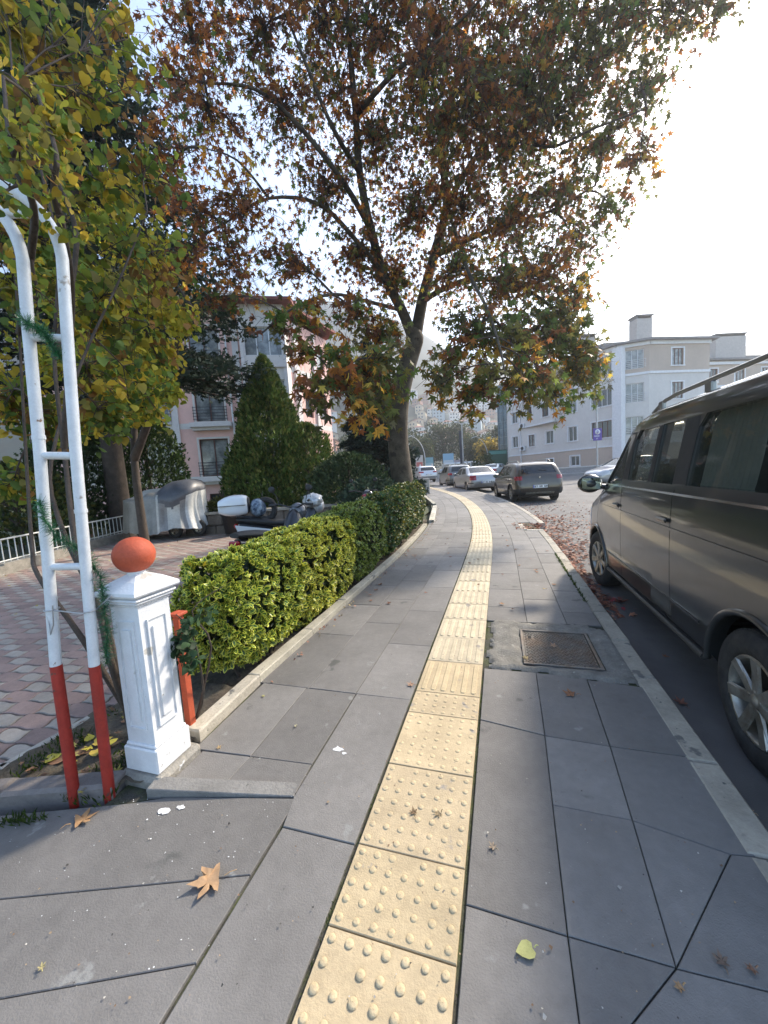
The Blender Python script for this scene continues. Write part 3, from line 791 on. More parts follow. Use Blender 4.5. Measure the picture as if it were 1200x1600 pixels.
# ---------------- the van (foreground right)
van_paint = mat('van_paint', (.030, .033, .034), .30, .35, coat=.9, var=.12, vscale=2.5, spots=[((.045, .047, .046), 2.2, .66)])
VL = 4.9
van_top = [(0, 1.75), (.05, 1.88), (.16, 1.945), (.5, 1.965), (2.6, 1.965), (2.95, 1.945), (3.17, 1.885), (3.93, 1.20), (4.05, 1.14), (4.55, 1.0), (4.8, .86), (4.87, .70), (4.9, .58)]
van_belt = [(0, 1.25), (3.2, 1.25), (3.8, 1.16), (4.1, 1.06), (4.6, .88), (4.9, .52)]
van_bot = [(0, .42), (.08, .34), (.6, .31), (4.2, .29), (4.7, .24), (4.9, .30)]
van_wid = [(0, .84), (.04, .90), (.14, .945), (.6, .952), (3.9, .952), (4.3, .945), (4.6, .90), (4.78, .80), (4.86, .66), (4.9, .52)]
vw = [[(.22, 1.33), (1.80, 1.33), (1.80, 1.70), (1.74, 1.775), (.30, 1.775), (.22, 1.70)],
      [(2.0, 1.33), (2.38, 1.33), (2.38, 1.775), (2.06, 1.775), (2.0, 1.71)],
      [(2.46, 1.33), (2.96, 1.33), (2.96, 1.70), (2.90, 1.775), (2.46, 1.775)],
      [(3.12, 1.30), (3.76, 1.235), (3.70, 1.30), (3.24, 1.725), (3.16, 1.745), (3.12, 1.72)]]
vs_ = [(3.05, .36, 3.05, 1.80), (1.93, .40, 1.93, 1.32), (3.05, .36, 3.70, .34), (3.98, .8, 3.90, 1.12), (1.93, .40, 3.05, .36), (3.86, .75, 3.98, .8), (.10, .5, .10, 1.75)]
van, vlf, vbody = loft_car('parked_van', 'dark grey passenger van with roof rails parked along the kerb at the right', 'van', (1.10+.952, 1.10, ROAD_Z), 0,
    VL, van_top, van_belt, van_bot, van_wid, van_paint, vw, ((3.90, 1.21, .78), (3.22, 1.85, .70)), None, (1.03, 4.03), .335, .215, tum=.17, corner=.10, hi=True,
    seats=((2.02, .34), (3.0, .30), (.9, .30)), cut_in=(.2, 3.75), seam=vs_, spokes=7, archr=.40, steer=R(7), glass=glass_mat('van_glass', (.02, .026, .023), .015, .50))
van_trim = mat('van_trim', (.035, .036, .036), .5, var=.1)
for y0, y1 in ((.1, 3.04), (3.06, 3.82)):                                    # bright waist trim lines
    b = yz_prism([(y0, 1.262), (y1, 1.262), (y1, 1.276), (y0, 1.276)], -2, 2); conform('waist_trim', vlf, b, chrome, van, .007)
for s_ in (-1, 1):
    for yc, nm in ((1.03, 'arch_trim'), (4.03, 'arch_trim')):
        b = MB(); pts = []; a0, a1 = R(2), R(178)
        for k in range(28):
            a = a0+(a1-a0)*k/27; y = yc+.418*math.cos(a); z = .33+.418*math.sin(a); pts.append((s_*(vlf.sx(y, max(z, .4))-.004), y, z))
        b.tube(pts, .020, 8); b.build('arch_trim', van_paint, van)
    b = MB(); pts = [(s_*(vlf.sx(y, .5)-.018), y, .325+.0*y) for y in np.linspace(1.50, 3.58, 14)]; b.tube(pts, .022, 8); b.build('sill_trim', van_trim, van)
    # roof rail
    b = MB(); xr = .70
    pts = [(s_*xr, .35, 1.93), (s_*xr, .45, 1.985), (s_*xr, .6, 2.005)]+[(s_*xr, y, 2.01) for y in np.linspace(.9, 2.5, 8)]+[(s_*xr, 2.72, 1.995), (s_*xr, 2.88, 1.955), (s_*xr, 2.98, 1.925)]
    b.tube(pts, .016, 10)
    for y in (.5, 1.25, 2.0, 2.78): b.box(s_*xr-.018, s_*xr+.018, y-.05, y+.05, 1.92, 2.0, bev=.01)
    b.build('roof_rail', mat('rail_metal', (.30, .30, .29), .35, .8), van)
    for y in (3.17,):
        b = MB(); b.box(s_*(vlf.sx(y, 1.08)+.012)-.012, s_*(vlf.sx(y, 1.08)+.012)+.012, y-.09, y+.09, 1.065, 1.095, bev=.01); b.blob((s_*(vlf.sx(y, 1.08)-.004), y-.01, 1.075), .012, .075, .035, 16, 8)
        b.build('door_handle', van_paint, van)
    b = MB(); yy = 2.05; b.box(s_*(vlf.sx(yy, 1.08)+.012)-.012, s_*(vlf.sx(yy, 1.08)+.012)+.012, yy-.09, yy+.09, 1.065, 1.095, bev=.01); b.build('door_handle', van_paint, van)
    for (y0, y1) in ((1.80, 2.0), (2.38, 2.46), (2.96, 3.12)):               # black pillar panels
        P = [(y0+.004, 1.335), (y1-.004, 1.335), (y1-.004, 1.77), (y0+.004, 1.77)]
        b = MB(); b.add([(s_*(vlf.sx(y, z)+.0025), y, z) for y, z in P], [(0, 1, 2, 3) if s_ > 0 else (3, 2, 1, 0)]); b.build('pillar_panel', dark, van)
    mirror_part(van, van_paint, s_*.90, 3.86, 1.27, s_, 1.15)
    b = yz_prism([(4.35, .72), (4.75, .66), (4.72, .84), (4.42, .93)], .4*s_, 1.2*s_) if s_ > 0 else yz_prism([(4.35, .72), (4.75, .66), (4.72, .84), (4.42, .93)], -1.2, -.4)
    conform('headlight', vlf, b, clearlamp, van, .005)
    b = yz_prism([(-.1, .9), (.09, .9), (.09, 1.45), (-.1, 1.45)], *sorted((s_*.72, s_*1.2))); conform('tail_light', vlf, b, redlamp, van, .006)
for zc_ in (.52, 1.02):
    conform('body_crease', vlf, yz_prism([(.12, zc_), (1.5 if zc_ < 1 else 3.9, zc_), (1.5 if zc_ < 1 else 3.9, zc_+.018), (.12, zc_+.018)] if zc_ > 1 else [(1.52, zc_), (3.54, zc_), (3.54, zc_+.018), (1.52, zc_+.018)], -2, 2), van_paint, van, .007)
conform('front_bumper', vlf, yz_prism([(4.45, .1), (5.2, .1), (5.2, .55), (4.55, .55)], -2, 2), van_paint, van, .012)
# pleated curtain inside the rear side windows
cur = mat('curtain', (.60, .61, .55), .85, trans=.3, var=.1)
for s_ in (-1, 1):
    for y0, y1 in ((.24, 1.16), (1.26, 1.78)):
        rows = []
        for k in range(60):
            y = y0+(y1-y0)*k/59; ph = .012*math.sin(k*1.35); rows.append([(s_*(vlf.sx(1.0, z)-.075+ph), y+(.0 if z > 1.5 else .015*math.sin(y*9)), z) for z in (1.28, 1.36, 1.5, 1.65, 1.80)])
        b = MB(); b.grid(rows); c = b.build('curtain', cur, van)
# ---------------- the row of parked cars further on
def paint(name, col, **k): return mat(name, col, .30, .45, coat=.8, var=.05, vscale=2, **k)
CREAR = {}
def hatch_spec(L=4.07, H=1.52, W=.88, kind='hatch'):
    if kind == 'hatch':
        top = [(0, .62), (.03, .95), (.10, 1.05), (.34, H-.14), (.52, H-.05), (1.1, H), (2.0, H), (2.45, H-.06), (3.2, 1.02), (3.3, .98), (3.8, .88), (L-.05, .74), (L, .58)]
        belt = [(0, .60), (.12, .98), (.6, 1.0), (3.0, .95), (3.6, .82), (L, .55)]
        wins = [[(.78, 1.06), (1.62, 1.03), (1.62, H-.14), (.92, H-.15)], [(1.70, 1.03), (2.86, .99), (2.34, H-.13), (1.70, H-.12)]]
        wsh = ((3.12, 1.06, W-.20), (2.50, H-.09, W-.28)); rear = ((.13, 1.08, W-.24), (.36, H-.15, W-.33)); wheels = (.78, 3.30)
        seam = [(1.66, .35, 1.66, H-.1), (2.72, .4, 2.72, .98), (.95, .7, .95, 1.0)]
    elif kind == 'sedan':
        top = [(0, .62), (.03, .90), (.12, .98), (.62, 1.03), (1.22, H-.05), (1.6, H), (2.2, H), (2.6, H-.05), (3.3, 1.0), (3.42, .96), (4.0, .86), (L-.05, .72), (L, .56)]
        belt = [(0, .58), (.15, .90), (.7, .97), (3.1, .92), (3.7, .80), (L, .53)]
        wins = [[(1.02, 1.04), (1.86, 1.0), (1.86, H-.11), (1.34, H-.13)], [(1.94, 1.0), (3.0, .96), (2.5, H-.12), (1.94, H-.11)]]
        wsh = ((3.22, 1.03, W-.18), (2.64, H-.09, W-.27)); rear = ((.70, 1.06, W-.20), (1.18, H-.08, W-.28)); wheels = (.92, 3.42)
        seam = [(1.90, .35, 1.90, H-.08), (2.88, .4, 2.88, .96), (1.08, .7, 1.08, 1.0), (.02, .93, .6, .96)]
    else:
        top = [(0, .66), (.03, 1.02), (.10, 1.12), (.42, H-.12), (.62, H-.03), (1.3, H), (2.3, H-.02), (2.7, H-.09), (3.42, 1.13), (3.5, 1.10), (4.1, .99), (L-.05, .82), (L, .6)]
        belt = [(0, .66), (.12, 1.05), (.6, 1.08), (3.2, 1.03), (3.8, .93), (L, .58)]
        wins = [[(.85, 1.16), (1.76, 1.12), (1.76, H-.16), (1.05, H-.18)], [(1.84, 1.12), (3.08, 1.08), (2.56, H-.17), (1.84, H-.15)]]
        wsh = ((3.34, 1.17, W-.20), (2.76, H-.13, W-.28)); rear = ((.13, 1.16, W-.18), (.39, H-.16, W-.26)); wheels = (.88, 3.55)
        seam = [(1.80, .4, 1.80, H-.1), (2.95, .4, 2.95, 1.06)]
    bot = [(0, .38), (.1, .30), (.5, .26), (L-.5, .22), (L, .32)]
    wid = [(0, W-.20), (.03, W-.10), (.12, W-.03), (.4, W), (L-.8, W), (L-.4, W-.06), (L-.12, W-.18), (L-.03, W-.32), (L, W-.45)]
    return dict(L=L, top=top, belt=belt, bot=bot, wid=wid, wins=wins, wsh=wsh, rear=rear, wheels=wheels, seam=seam)
def add_car(name, label, cat, a, d, rz, pt, kind, L, H, W, plate, group, z=None, wr=.31, hi=False, glass=None, rails=False, clad=False, plate_z=.78, lamp='side'):
    s = hatch_spec(L, H, W, kind); p = AL(a, d); zz = gz(p.x, p.y) if z is None else z
    t, lf, body = loft_car(name, label, cat, (p.x, p.y, zz), R(rz), s['L'], s['top'], s['belt'], s['bot'], s['wid'], pt, s['wins'], s['wsh'], s['rear'], s['wheels'], wr, wr-.11, group, tum=.30, corner=.08, hi=hi,
        seam=s['seam'], glass=glass or dglass, seats=((1.5, .0), (2.3, .0)), cut_in=(.5, L-1.35), spokes=6)
    for s_ in (-1, 1):
        if kind == 'sedan': b = yz_prism([(-.1, .66), (.22, .70), (.20, .93), (-.1, .94)], *sorted((s_*(W-.33), s_*1.3)))
        elif kind == 'hatch': b = yz_prism([(-.1, .83), (.24, .88), (.30, 1.0), (-.1, 1.0)], *sorted((s_*(W-.27), s_*1.3)))
        else: b = yz_prism([(-.1, .92), (.34, .98), (.3, 1.08), (-.1, 1.09)], *sorted((s_*(W-.44), s_*1.3)))
        conform('tail_light', lf, b, redlamp, t, .008)
        b = yz_prism([(L-.55, .62), (L+.1, .58), (L+.1, .74), (L-.5, .84)], *sorted((s_*(W-.42), s_*1.3))); conform('headlight', lf, b, clearlamp, t, .006)
        mirror_part(t, pt, s_*(W-.05), s['wsh'][0][0]-.28, 1.02 if kind != 'suv' else 1.14, s_, .9)
        for (hy) in ((1.35, 2.2) if kind != 'sedan' else (1.5, 2.4)):
            b = MB(); b.box(*sorted((s_*(lf.sx(hy, .88)-.003), s_*(lf.sx(hy, .88)+.02))), hy-.08, hy+.08, .87, .895, bev=.006); b.build('door_handle', pt, t)
        if rails:
            b = MB(); xr = W-.30; pts = [(s_*xr, .62, H-.03), (s_*xr, .74, H+.03), (s_*xr, .9, H+.045)]+[(s_*xr, y, H+.05) for y in (1.3, 1.7, 2.0)]+[(s_*xr, 2.2, H+.035), (s_*xr, 2.34, H-.03)]
            b.tube(pts, .017, 8); b.build('roof_rail', mat('rail_metal', (.3, .3, .29), .35, .8), t)
    if clad:
        conform('rear_bumper', lf, yz_prism([(-.2, .2), (.45, .2), (.40, .50), (-.2, .56)], -2, 2), dark, t, .016)
        conform('skid_plate', lf, yz_prism([(-.2, .30), (.2, .30), (.2, .40), (-.2, .40)], -.52, .52), alloy, t, .024)
        for yc in s['wheels']:
            for s_ in (-1, 1):
                b = MB(); pts = []
                for k in range(20):
                    q = R(-5)+R(190)*k/19; y = yc+(wr+.05)*math.cos(q); z = wr+(wr+.05)*math.sin(q); pts.append((s_*(lf.sx(y, max(z, .34))-.008), y, max(z, .27)))
                b.tube(pts, .03, 6); b.build('arch_trim', dark, t)
        w = MB(); w.tube([(.02, .20, H-.30), (.30, .17, H-.36)], .009, 6); w.build('wiper', dark, t)
        em = MB(); em.prism([(-.035, .04), (0, -.05), (.035, .04), (.012, .04), (0, .0), (-.012, .04)], 0, .01, M=Matrix.Translation((0, .02, .93)) @ Matrix.Rotation(R(90), 4, 'X')); em.build('emblem', chrome, t)
    else:
        conform('rear_bumper', lf, yz_prism([(-.2, .2), (.5, .2), (.45, .58), (-.2, .60)], -2, 2), pt, t, .014)
        conform('bumper_strip', lf, yz_prism([(-.2, .50), (.42, .50), (.42, .545), (-.2, .545)], -2, 2), dark, t, .022)
    number_plate(t, -.022, plate_z, plate) if not clad else number_plate(t, -.026, .60, plate)
    return t, lf
GR = 'cars parked in a row along the bending street'
add_car('parked_car', 'brown hatchback with roof rails and red tail lights parked beyond the van', 'car', 5.74, 14.0, 13.5, paint('brown_paint', (.085, .068, .052)), 'hatch', 4.07, 1.54, .89, '67 BN 694', GR, wr=.33, hi=True, rails=True, clad=True)
add_car('parked_car', 'silver saloon with bare boot parked in front of the brown hatchback', 'car', 5.36, 20.0, 21.0, paint('silver_paint', (.40, .39, .38)), 'sedan', 4.25, 1.44, .84, '67 DU 310', GR, wr=.30, plate_z=.56)
add_car('parked_car', 'dark silver tall hatchback parked between the silver saloon and the white car', 'car', 5.15, 25.4, 19.0, paint('grey_paint', (.16, .165, .16)), 'hatch', 4.1, 1.56, .86, '67 AK 528', GR, wr=.30, rails=True)
add_car('parked_car', 'white sport utility car with dark rear bumper nearest the plane tree trunk', 'car', 4.35, 37.0, 28.0, paint('white_paint', (.55, .56, .57)), 'suv', 4.4, 1.65, .92, '67 LP 171', GR, wr=.34)
add_car('parked_car', 'pale blue saloon half hidden behind the brown hatchback roof', 'car', 9.8, 36.0, -20.0, paint('pale_blue_paint', (.35, .42, .46)), 'sedan', 4.2, 1.42, .84, '67 HS 209', GR, wr=.30)
add_car('parked_car', 'teal car showing only its roof left of the white sport utility car', 'car', 3.3, 46.0, 40.0, paint('teal_paint', (.10, .20, .22)), 'hatch', 4.0, 1.55, .85, '67 TK 845', GR, wr=.30)
add_car('parked_car', 'light grey car seen between the plane tree trunk and the person', 'car', .75, 36.0, 75.0, paint('light_grey_paint', (.42, .43, .44)), 'hatch', 4.0, 1.5, .86, '67 VE 402', GR, wr=.30)
add_car('parked_car', 'pale silver car facing left, seen just behind the van mirror', 'car', 14.5, 19.3, 112.0, paint('pale_silver_paint', (.30, .30, .30)), 'sedan', 4.3, 1.45, .86, '67 KR 633', GR, wr=.32, glass=cglass)
# minibus far off
def minibus(a, d, rz):
    p = AL(a, d); t = thing('minibus', 'white minibus far down the street above the silver saloon roof', 'minibus', (p.x, p.y, gz(p.x, p.y)), R(rz))
    b = MB(); b.box(-1.0, 1.0, 0, 5.4, .35, 2.35, bev=.18); b.box(-.95, .95, 5.3, 6.1, .4, 1.35, bev=.2); body = b.build('body', mat('white_paint', (.55, .56, .57)), t)
    g = MB()
    for s_ in (-1, 1):
        for k in range(4): g.box(s_*1.0-.012, s_*1.0+.012, .3+k*1.25, 1.4+k*1.25, 1.35, 2.05)
    g.box(-.85, .85, -.012, .01, 1.35, 2.05); g.box(-.85, .85, 5.38, 5.42, 1.4, 2.1); g.build('side_window', dglass, t)
    for y in (1.0, 4.9):
        for s_ in (-1, 1): wheel(t, s_*.98, y, .34, .34, .2, .22, s_, 0, 6, detail=False)
minibus(14.8, 62, 70)
# ================================================================== BUILDINGS
pane_m = mat('window_pane', (.045, .055, .06), .06, spec=.9, var=.3, vscale=1.2)
pane_c = mat('curtained_pane', (.26, .27, .26), .12, spec=.8, var=.25, vscale=3, col2=(.12, .13, .13))
def seg_frame(P, Q):
    P, Q = Vector((*P, 0)), Vector((*Q, 0)); t = (Q-P).normalized(); n = Vector((t.y, -t.x, 0)); return P, t, n, (Q-P).length
def seg_mat(P, Q, s, z, out=0.):
    """local x along the wall, y into the wall, z up; origin on the wall face"""
    P_, t, n, l = seg_frame(P, Q); o = P_+t*s+n*out
    return Matrix(((t.x, -n.x, 0, o.x), (t.y, -n.y, 0, o.y), (0, 0, 1, z), (0, 0, 0, 1)))
def wall_seg(b, P, Q, z0, z1, opens, bands, depth=.18):
    """wall with real openings; bands = [(z, colour)...] colours above each z; n points to the street side"""
    _, t, n, l = seg_frame(P, Q); M = seg_mat(P, Q, 0, 0)
    xs = sorted(set([0, l]+[x for o in opens for x in (o[0]-o[2]/2, o[0]+o[2]/2)])); zs = sorted(set([z0, z1]+[z for o in opens for z in (o[1]-o[3]/2, o[1]+o[3]/2)]+[q[0] for q in bands if z0 < q[0] < z1]))
    for i in range(len(xs)-1):
        for j in range(len(zs)-1):
            cx, cz = (xs[i]+xs[i+1])/2, (zs[j]+zs[j+1])/2
            if any(abs(cx-o[0]) < o[2]/2 and abs(cz-o[1]) < o[3]/2 for o in opens): continue
            c = [q[1] for q in bands if q[0] <= cz][-1]
            b.add([(xs[i], 0, zs[j]), (xs[i+1], 0, zs[j]), (xs[i+1], 0, zs[j+1]), (xs[i], 0, zs[j+1])], [(0, 1, 2, 3)], c, M=M)
    for o in opens:
        x0, x1, a, e = o[0]-o[2]/2, o[0]+o[2]/2, o[1]-o[3]/2, o[1]+o[3]/2; c = [q[1] for q in bands if q[0] <= o[1]][-1]; d = depth
        b.add([(x0, 0, a), (x1, 0, a), (x1, d, a), (x0, d, a)], [(0, 3, 2, 1)], c, M=M); b.add([(x0, 0, e), (x1, 0, e), (x1, d, e), (x0, d, e)], [(0, 1, 2, 3)], c, M=M)
        b.add([(x0, 0, a), (x0, 0, e), (x0, d, e), (x0, d, a)], [(0, 3, 2, 1)], c, M=M); b.add([(x1, 0, a), (x1, 0, e), (x1, d, e), (x1, d, a)], [(0, 1, 2, 3)], c, M=M)
def window(par, P, Q, s, z, w, h, fm, sm=None, cols=2, surround=.12, depth=.14, curtain=None, rail=None, sill=True, rows=1):
    M = seg_mat(P, Q, s, z); f = MB(); t = .05; d0, d1 = depth-.05, depth+.02
    f.box(-w/2, w/2, d0, d1, -h/2, -h/2+t, M=M); f.box(-w/2, w/2, d0, d1, h/2-t, h/2, M=M)
    f.box(-w/2, -w/2+t, d0, d1, -h/2+t, h/2-t, M=M); f.box(w/2-t, w/2, d0, d1, -h/2+t, h/2-t, M=M)
    for k in range(1, cols): x = -w/2+w*k/cols; f.box(x-t/2, x+t/2, d0+.004, d1, -h/2+t, h/2-t, M=M)
    for k in range(1, rows): zz = -h/2+h*k/rows; f.box(-w/2+t, w/2-t, d0+.007, d1, zz-t/2, zz+t/2, M=M)
    fr = f.build('window', fm, par, world=True)
    p = MB(); p.add([(-w/2+.02, depth, -h/2+.02), (w/2-.02, depth, -h/2+.02), (w/2-.02, depth, h/2-.02), (-w/2+.02, depth, h/2-.02)], [(0, 1, 2, 3)], M=M)
    cc = random.random() < .4 if curtain is None else curtain
    q = MB.build(p, 'pane', pane_c if cc else pane_m, None); q.data.transform(par.matrix_basis.inverted()); q.parent = fr
    if surround and sm:
        g = MB(); e = surround; o_ = -.035
        g.box(-w/2-e, w/2+e, o_, 0, h/2, h/2+e, M=M); g.box(-w/2-e, -w/2, o_, 0, -h/2, h/2, M=M); g.box(w/2, w/2+e, o_, 0, -h/2, h/2, M=M)
        g.box(-w/2-e*1.2, w/2+e*1.2, -.08, .0, -h/2-.09, -h/2, M=M)
        q = g.build('surround', sm, None); q.data.transform(par.matrix_basis.inverted()); q.parent = fr
    if rail:
        g = MB()
        for k in range(5): zz = -h/2+.12+k*.16; g.tube([M @ Vector((-w/2-.14, -.12, zz)), M @ Vector((w/2+.14, -.12, zz))], .016, 5)
        for x in (-w/2-.1, 0, w/2+.1): g.tube([M @ Vector((x, -.12, -h/2+.0)), M @ Vector((x, -.12, -h/2+.8))], .014, 5)
        q = g.build('balcony_rail', rail, None); q.data.transform(par.matrix_basis.inverted()); q.parent = fr
    return fr
def trim_band(b, P, Q, z, h, out, col=(1, 1, 1), s0=0., s1=None):
    _, t, n, l = seg_frame(P, Q); b.box(s0, s1 or l, -out, .0, z, z+h, M=seg_mat(P, Q, 0, 0), col=col)
def xy(a, d): p = AL(a, d); return (p.x, p.y)
def roofslab(b, poly, z0, z1, over=.4):
    ar = sum(poly[i][0]*poly[(i+1) % len(poly)][1]-poly[(i+1) % len(poly)][0]*poly[i][1] for i in range(len(poly)))
    if ar < 0: poly = poly[::-1]
    b.prism(inset(poly, -over), z0, z1)
whit = mat('white_frame', (.68, .68, .68), .5, var=.08); stucco = mat('stucco', (1, 1, 1), .9, var=.07, vscale=.5, bump=.3, bscale=30, tone='tone')
brown_f = mat('brown_frame', (.10, .035, .025), .45, var=.1); darkrail = mat('dark_rail', (.03, .03, .035), .5)
rooft = mat('grey_roof', (.20, .19, .19), .9, var=.2, vscale=.8); redroof = mat('red_roof', (.20, .065, .05), .9, var=.3, vscale=2)
WH, BG = (.60, .57, .53), (.47, .38, .31)
# ---- apartment block on the right
rb_z = .35
P0, P1, P2, P3 = xy(16.2, 49), xy(22.2, 36.2), xy(24.6, 35.3), xy(30.8, 36.2)
P4, P5 = xy(33.5, 52), xy(19, 58)
rb = thing('apartment_block', 'pale four storey apartment block with chimneys rising behind the van', 'building', (*P0, rb_z))
bands = [(0, BG), (2.35, WH), (8.75, BG)]
b = MB(); 
_, _, _, lA = seg_frame(P0, P1)
opA = [(1.15, 4.1, .95, 1.35), (1.15, 7.1, .95, 1.35), (1.15, 10.1, .95, 1.35)]
for zc in (4.1, 7.1, 10.1): opA += [(9.35, zc, 1.05, 1.5), (12.6, zc, 2.1, 1.6)]
opA += [(9.6, 1.25, 1.05, 1.0), (6.4, 1.2, .9, .9), (3.8, 4.0, .95, 1.35), (6.4, 4.1, 1.05, 1.4)]
wall_seg(b, P0, P1, 0, 11.5, opA, bands)
# the storeys that jut out
J0 = (P0[0]+(P1[0]-P0[0])*3.0/lA, P0[1]+(P1[1]-P0[1])*3.0/lA); J1 = (P0[0]+(P1[0]-P0[0])*7.9/lA, P0[1]+(P1[1]-P0[1])*7.9/lA)
_, tA, nA, _ = seg_frame(P0, P1); nA2 = Vector((nA.x, nA.y)); 
K0 = (J0[0]+nA.x*.2, J0[1]+nA.y*.2); K1 = (J1[0]+nA.x*1.1, J1[1]+nA.y*1.1)
_, _, _, lK = seg_frame(K0, K1)
opK = [(.9, 7.1, .9, 1.5), (3.7, 7.1, 1.1, 1.5), (.9, 10.1, .9, 1.4), (3.7, 10.1, 1.1, 1.4)]
wall_seg(b, K0, K1, 5.6, 11.5, opK, bands); wall_seg(b, K1, J1, 5.6, 11.5, [], bands); wall_seg(b, J0, K0, 5.6, 11.5, [], bands)
b.add([(*J0, 5.6), (*K0, 5.6), (*K1, 5.6), (*J1, 5.6)], [(0, 1, 2, 3)], WH)
opB1 = [(1.2, z, 1.9, 1.7) for z in (4.1, 7.1, 10.1)]
wall_seg(b, P1, P2, 0, 11.5, opB1, [(0, BG), (2.35, WH), (8.75, BG)])
_, _, _, lB = seg_frame(P2, P3)
opB2 = [(2.9, z, 1.2, 1.5) for z in (4.1, 7.1, 10.1)]
wall_seg(b, P2, P3, 0, 11.5, opB2, bands); wall_seg(b, P3, P4, 0, 11.5, [], bands); wall_seg(b, P4, P5, 0, 11.5, [], bands); wall_seg(b, P5, P0, 0, 11.5, [], bands)
b.v = [(x, y, z+rb_z) for x, y, z in b.v]; b.build('wall', stucco, rb, world=True, colors=True)
for (s, z, w, h) in opA: window(rb, P0, P1, s, z+rb_z, w, h, brown_f if random.random() < .3 else whit, whit, cols=2 if w < 2 else 4)
for (s, z, w, h) in opK: window(rb, K0, K1, s, z+rb_z, w, h, brown_f, whit, cols=2)
for (s, z, w, h) in opB1: window(rb, P1, P2, s, z+rb_z, w, h, whit, None, cols=4, curtain=True, rail=whit)
for (s, z, w, h) in opB2: window(rb, P2, P3, s, z+rb_z, w, h, brown_f, whit, cols=3)
b = MB()
for (p, q) in ((P0, P1), (P1, P2), (P2, P3)):
    for z, h, o in ((2.35, .16, .07), (8.65, .22, .10), (11.2, .3, .16)): trim_band(b, p, q, z+rb_z, h, o)
trim_band(b, K0, K1, 8.65+rb_z, .22, .1); trim_band(b, K0, K1, 5.6+rb_z, .16, .06); trim_band(b, K0, K1, 11.2+rb_z, .3, .16)
b.build('cornice', whit, rb, world=True)
b = MB(); M = seg_mat(P0, P1, lA-.02, 0); b.box(-.25, .62, -.28, .3, rb_z, 11.3+rb_z, M=M); b.build('pilaster', whit, rb, world=True)
b = MB(); roofslab(b, [P0, P1, P2, P3, P4, P5], 11.5+rb_z, 11.68+rb_z, .55)
b.prism([xy(17.5, 51), xy(22.6, 39), xy(29, 39), xy(31, 50), xy(21, 55)], 11.68+rb_z, 12.7+rb_z); b.build('roof', rooft, rb, world=True)
chm = mat('chimney_render', (.44, .40, .37), .9, var=.1)
def chimney(par, a, d, w, z0, z1, cap=True):
    b = MB(); M = Matrix.Translation((*xy(a, d), 0)) @ Matrix.Rotation(R(20), 4, 'Z'); b.box(-w/2, w/2, -w*.35, w*.35, z0, z1, M=M); c = b.build('chimney', chm, par, world=True)
    k = MB(); k.box(-w/2-.1, w/2+.1, -w*.35-.1, w*.35+.1, z1+.22, z1+.34, M=M)
    for sx_ in (-1, 1): k.box(sx_*(w/2-.06)-.06, sx_*(w/2-.06)+.06, -w*.33, w*.33, z1, z1+.22, M=M)
    k.build('chimney_cap', rooft, None).parent = c; c.children[0].data.transform(par.matrix_basis.inverted())
chimney(rb, 25.2, 37.4, 1.5, 12.1, 14.4); chimney(rb, 21.6, 41, 1.9, 12.3, 14.1); 
for s, z in ((2.5, 5.6), (2.5, 2.9)):                                        # air conditioners on the wall
    M = seg_mat(P0, P1, s, z+rb_z, .02); b = MB(); b.box(-.4, .4, -.32, -.04, 0, .58, M=M, bev=.03); b.box(-.3, -.25, -.04, 0, .1, .4, M=M); b.box(.25, .3, -.04, 0, .1, .4, M=M); ac = b.build('air_conditioner', whit, rb, world=True)
    g = MB(); g.lathe([(.0, 0), (.21, 0), (.23, .015)], M @ Matrix.Translation((.08, -.325, .29)) @ Matrix.Rotation(R(90), 4, 'X'), 20); q = g.build('fan_grille', darkrail, None); q.data.transform(rb.matrix_basis.inverted()); q.parent = ac
b = MB(); M = seg_mat(P0, P1, 2.1, 0, .08); b.tube([M @ Vector((0, 0, rb_z)), M @ Vector((0, 0, rb_z+11.2))], .06, 8); b.build('drainpipe', whit, rb, world=True)
# ---- second block further right (behind the van roof)
Q0, Q1, Q2 = xy(36.0, 43.5), xy(52, 46), xy(54, 60)
rc = thing('apartment_block', 'lower beige apartment wing at the right edge above the van roof rail', 'building', (*Q0, .35))
b = MB(); opC = [(1.6+3.6*k, z, 1.3, 1.5) for k in range(4) for z in (3.8, 6.8, 9.8)]
wall_seg(b, Q0, Q1, 0, 11.4, opC, bands); wall_seg(b, xy(36.5, 58), Q0, 0, 11.4, [], bands); wall_seg(b, Q1, Q2, 0, 11.4, [], bands)
b.v = [(x, y, z+.35) for x, y, z in b.v]; b.build('wall', stucco, rc, world=True, colors=True)
for (s, z, w, h) in opC: window(rc, Q0, Q1, s, z+.35, w, h, brown_f, whit, cols=3)
b = MB(); trim_band(b, Q0, Q1, 11.3, .3, .2); trim_band(b, Q0, Q1, 8.8, .22, .1); b.build('cornice', whit, rc, world=True)
b = MB(); roofslab(b, [xy(36, 43.5), xy(52, 46), xy(54, 60), xy(36.5, 58)], 11.75, 11.95, .5); b.prism([xy(38, 46), xy(51, 48), xy(52, 57), xy(38, 56)], 11.95, 12.9); b.build('roof', rooft, rc, world=True)
chimney(rc, 40.4, 46, 3.6, 12.2, 14.6)
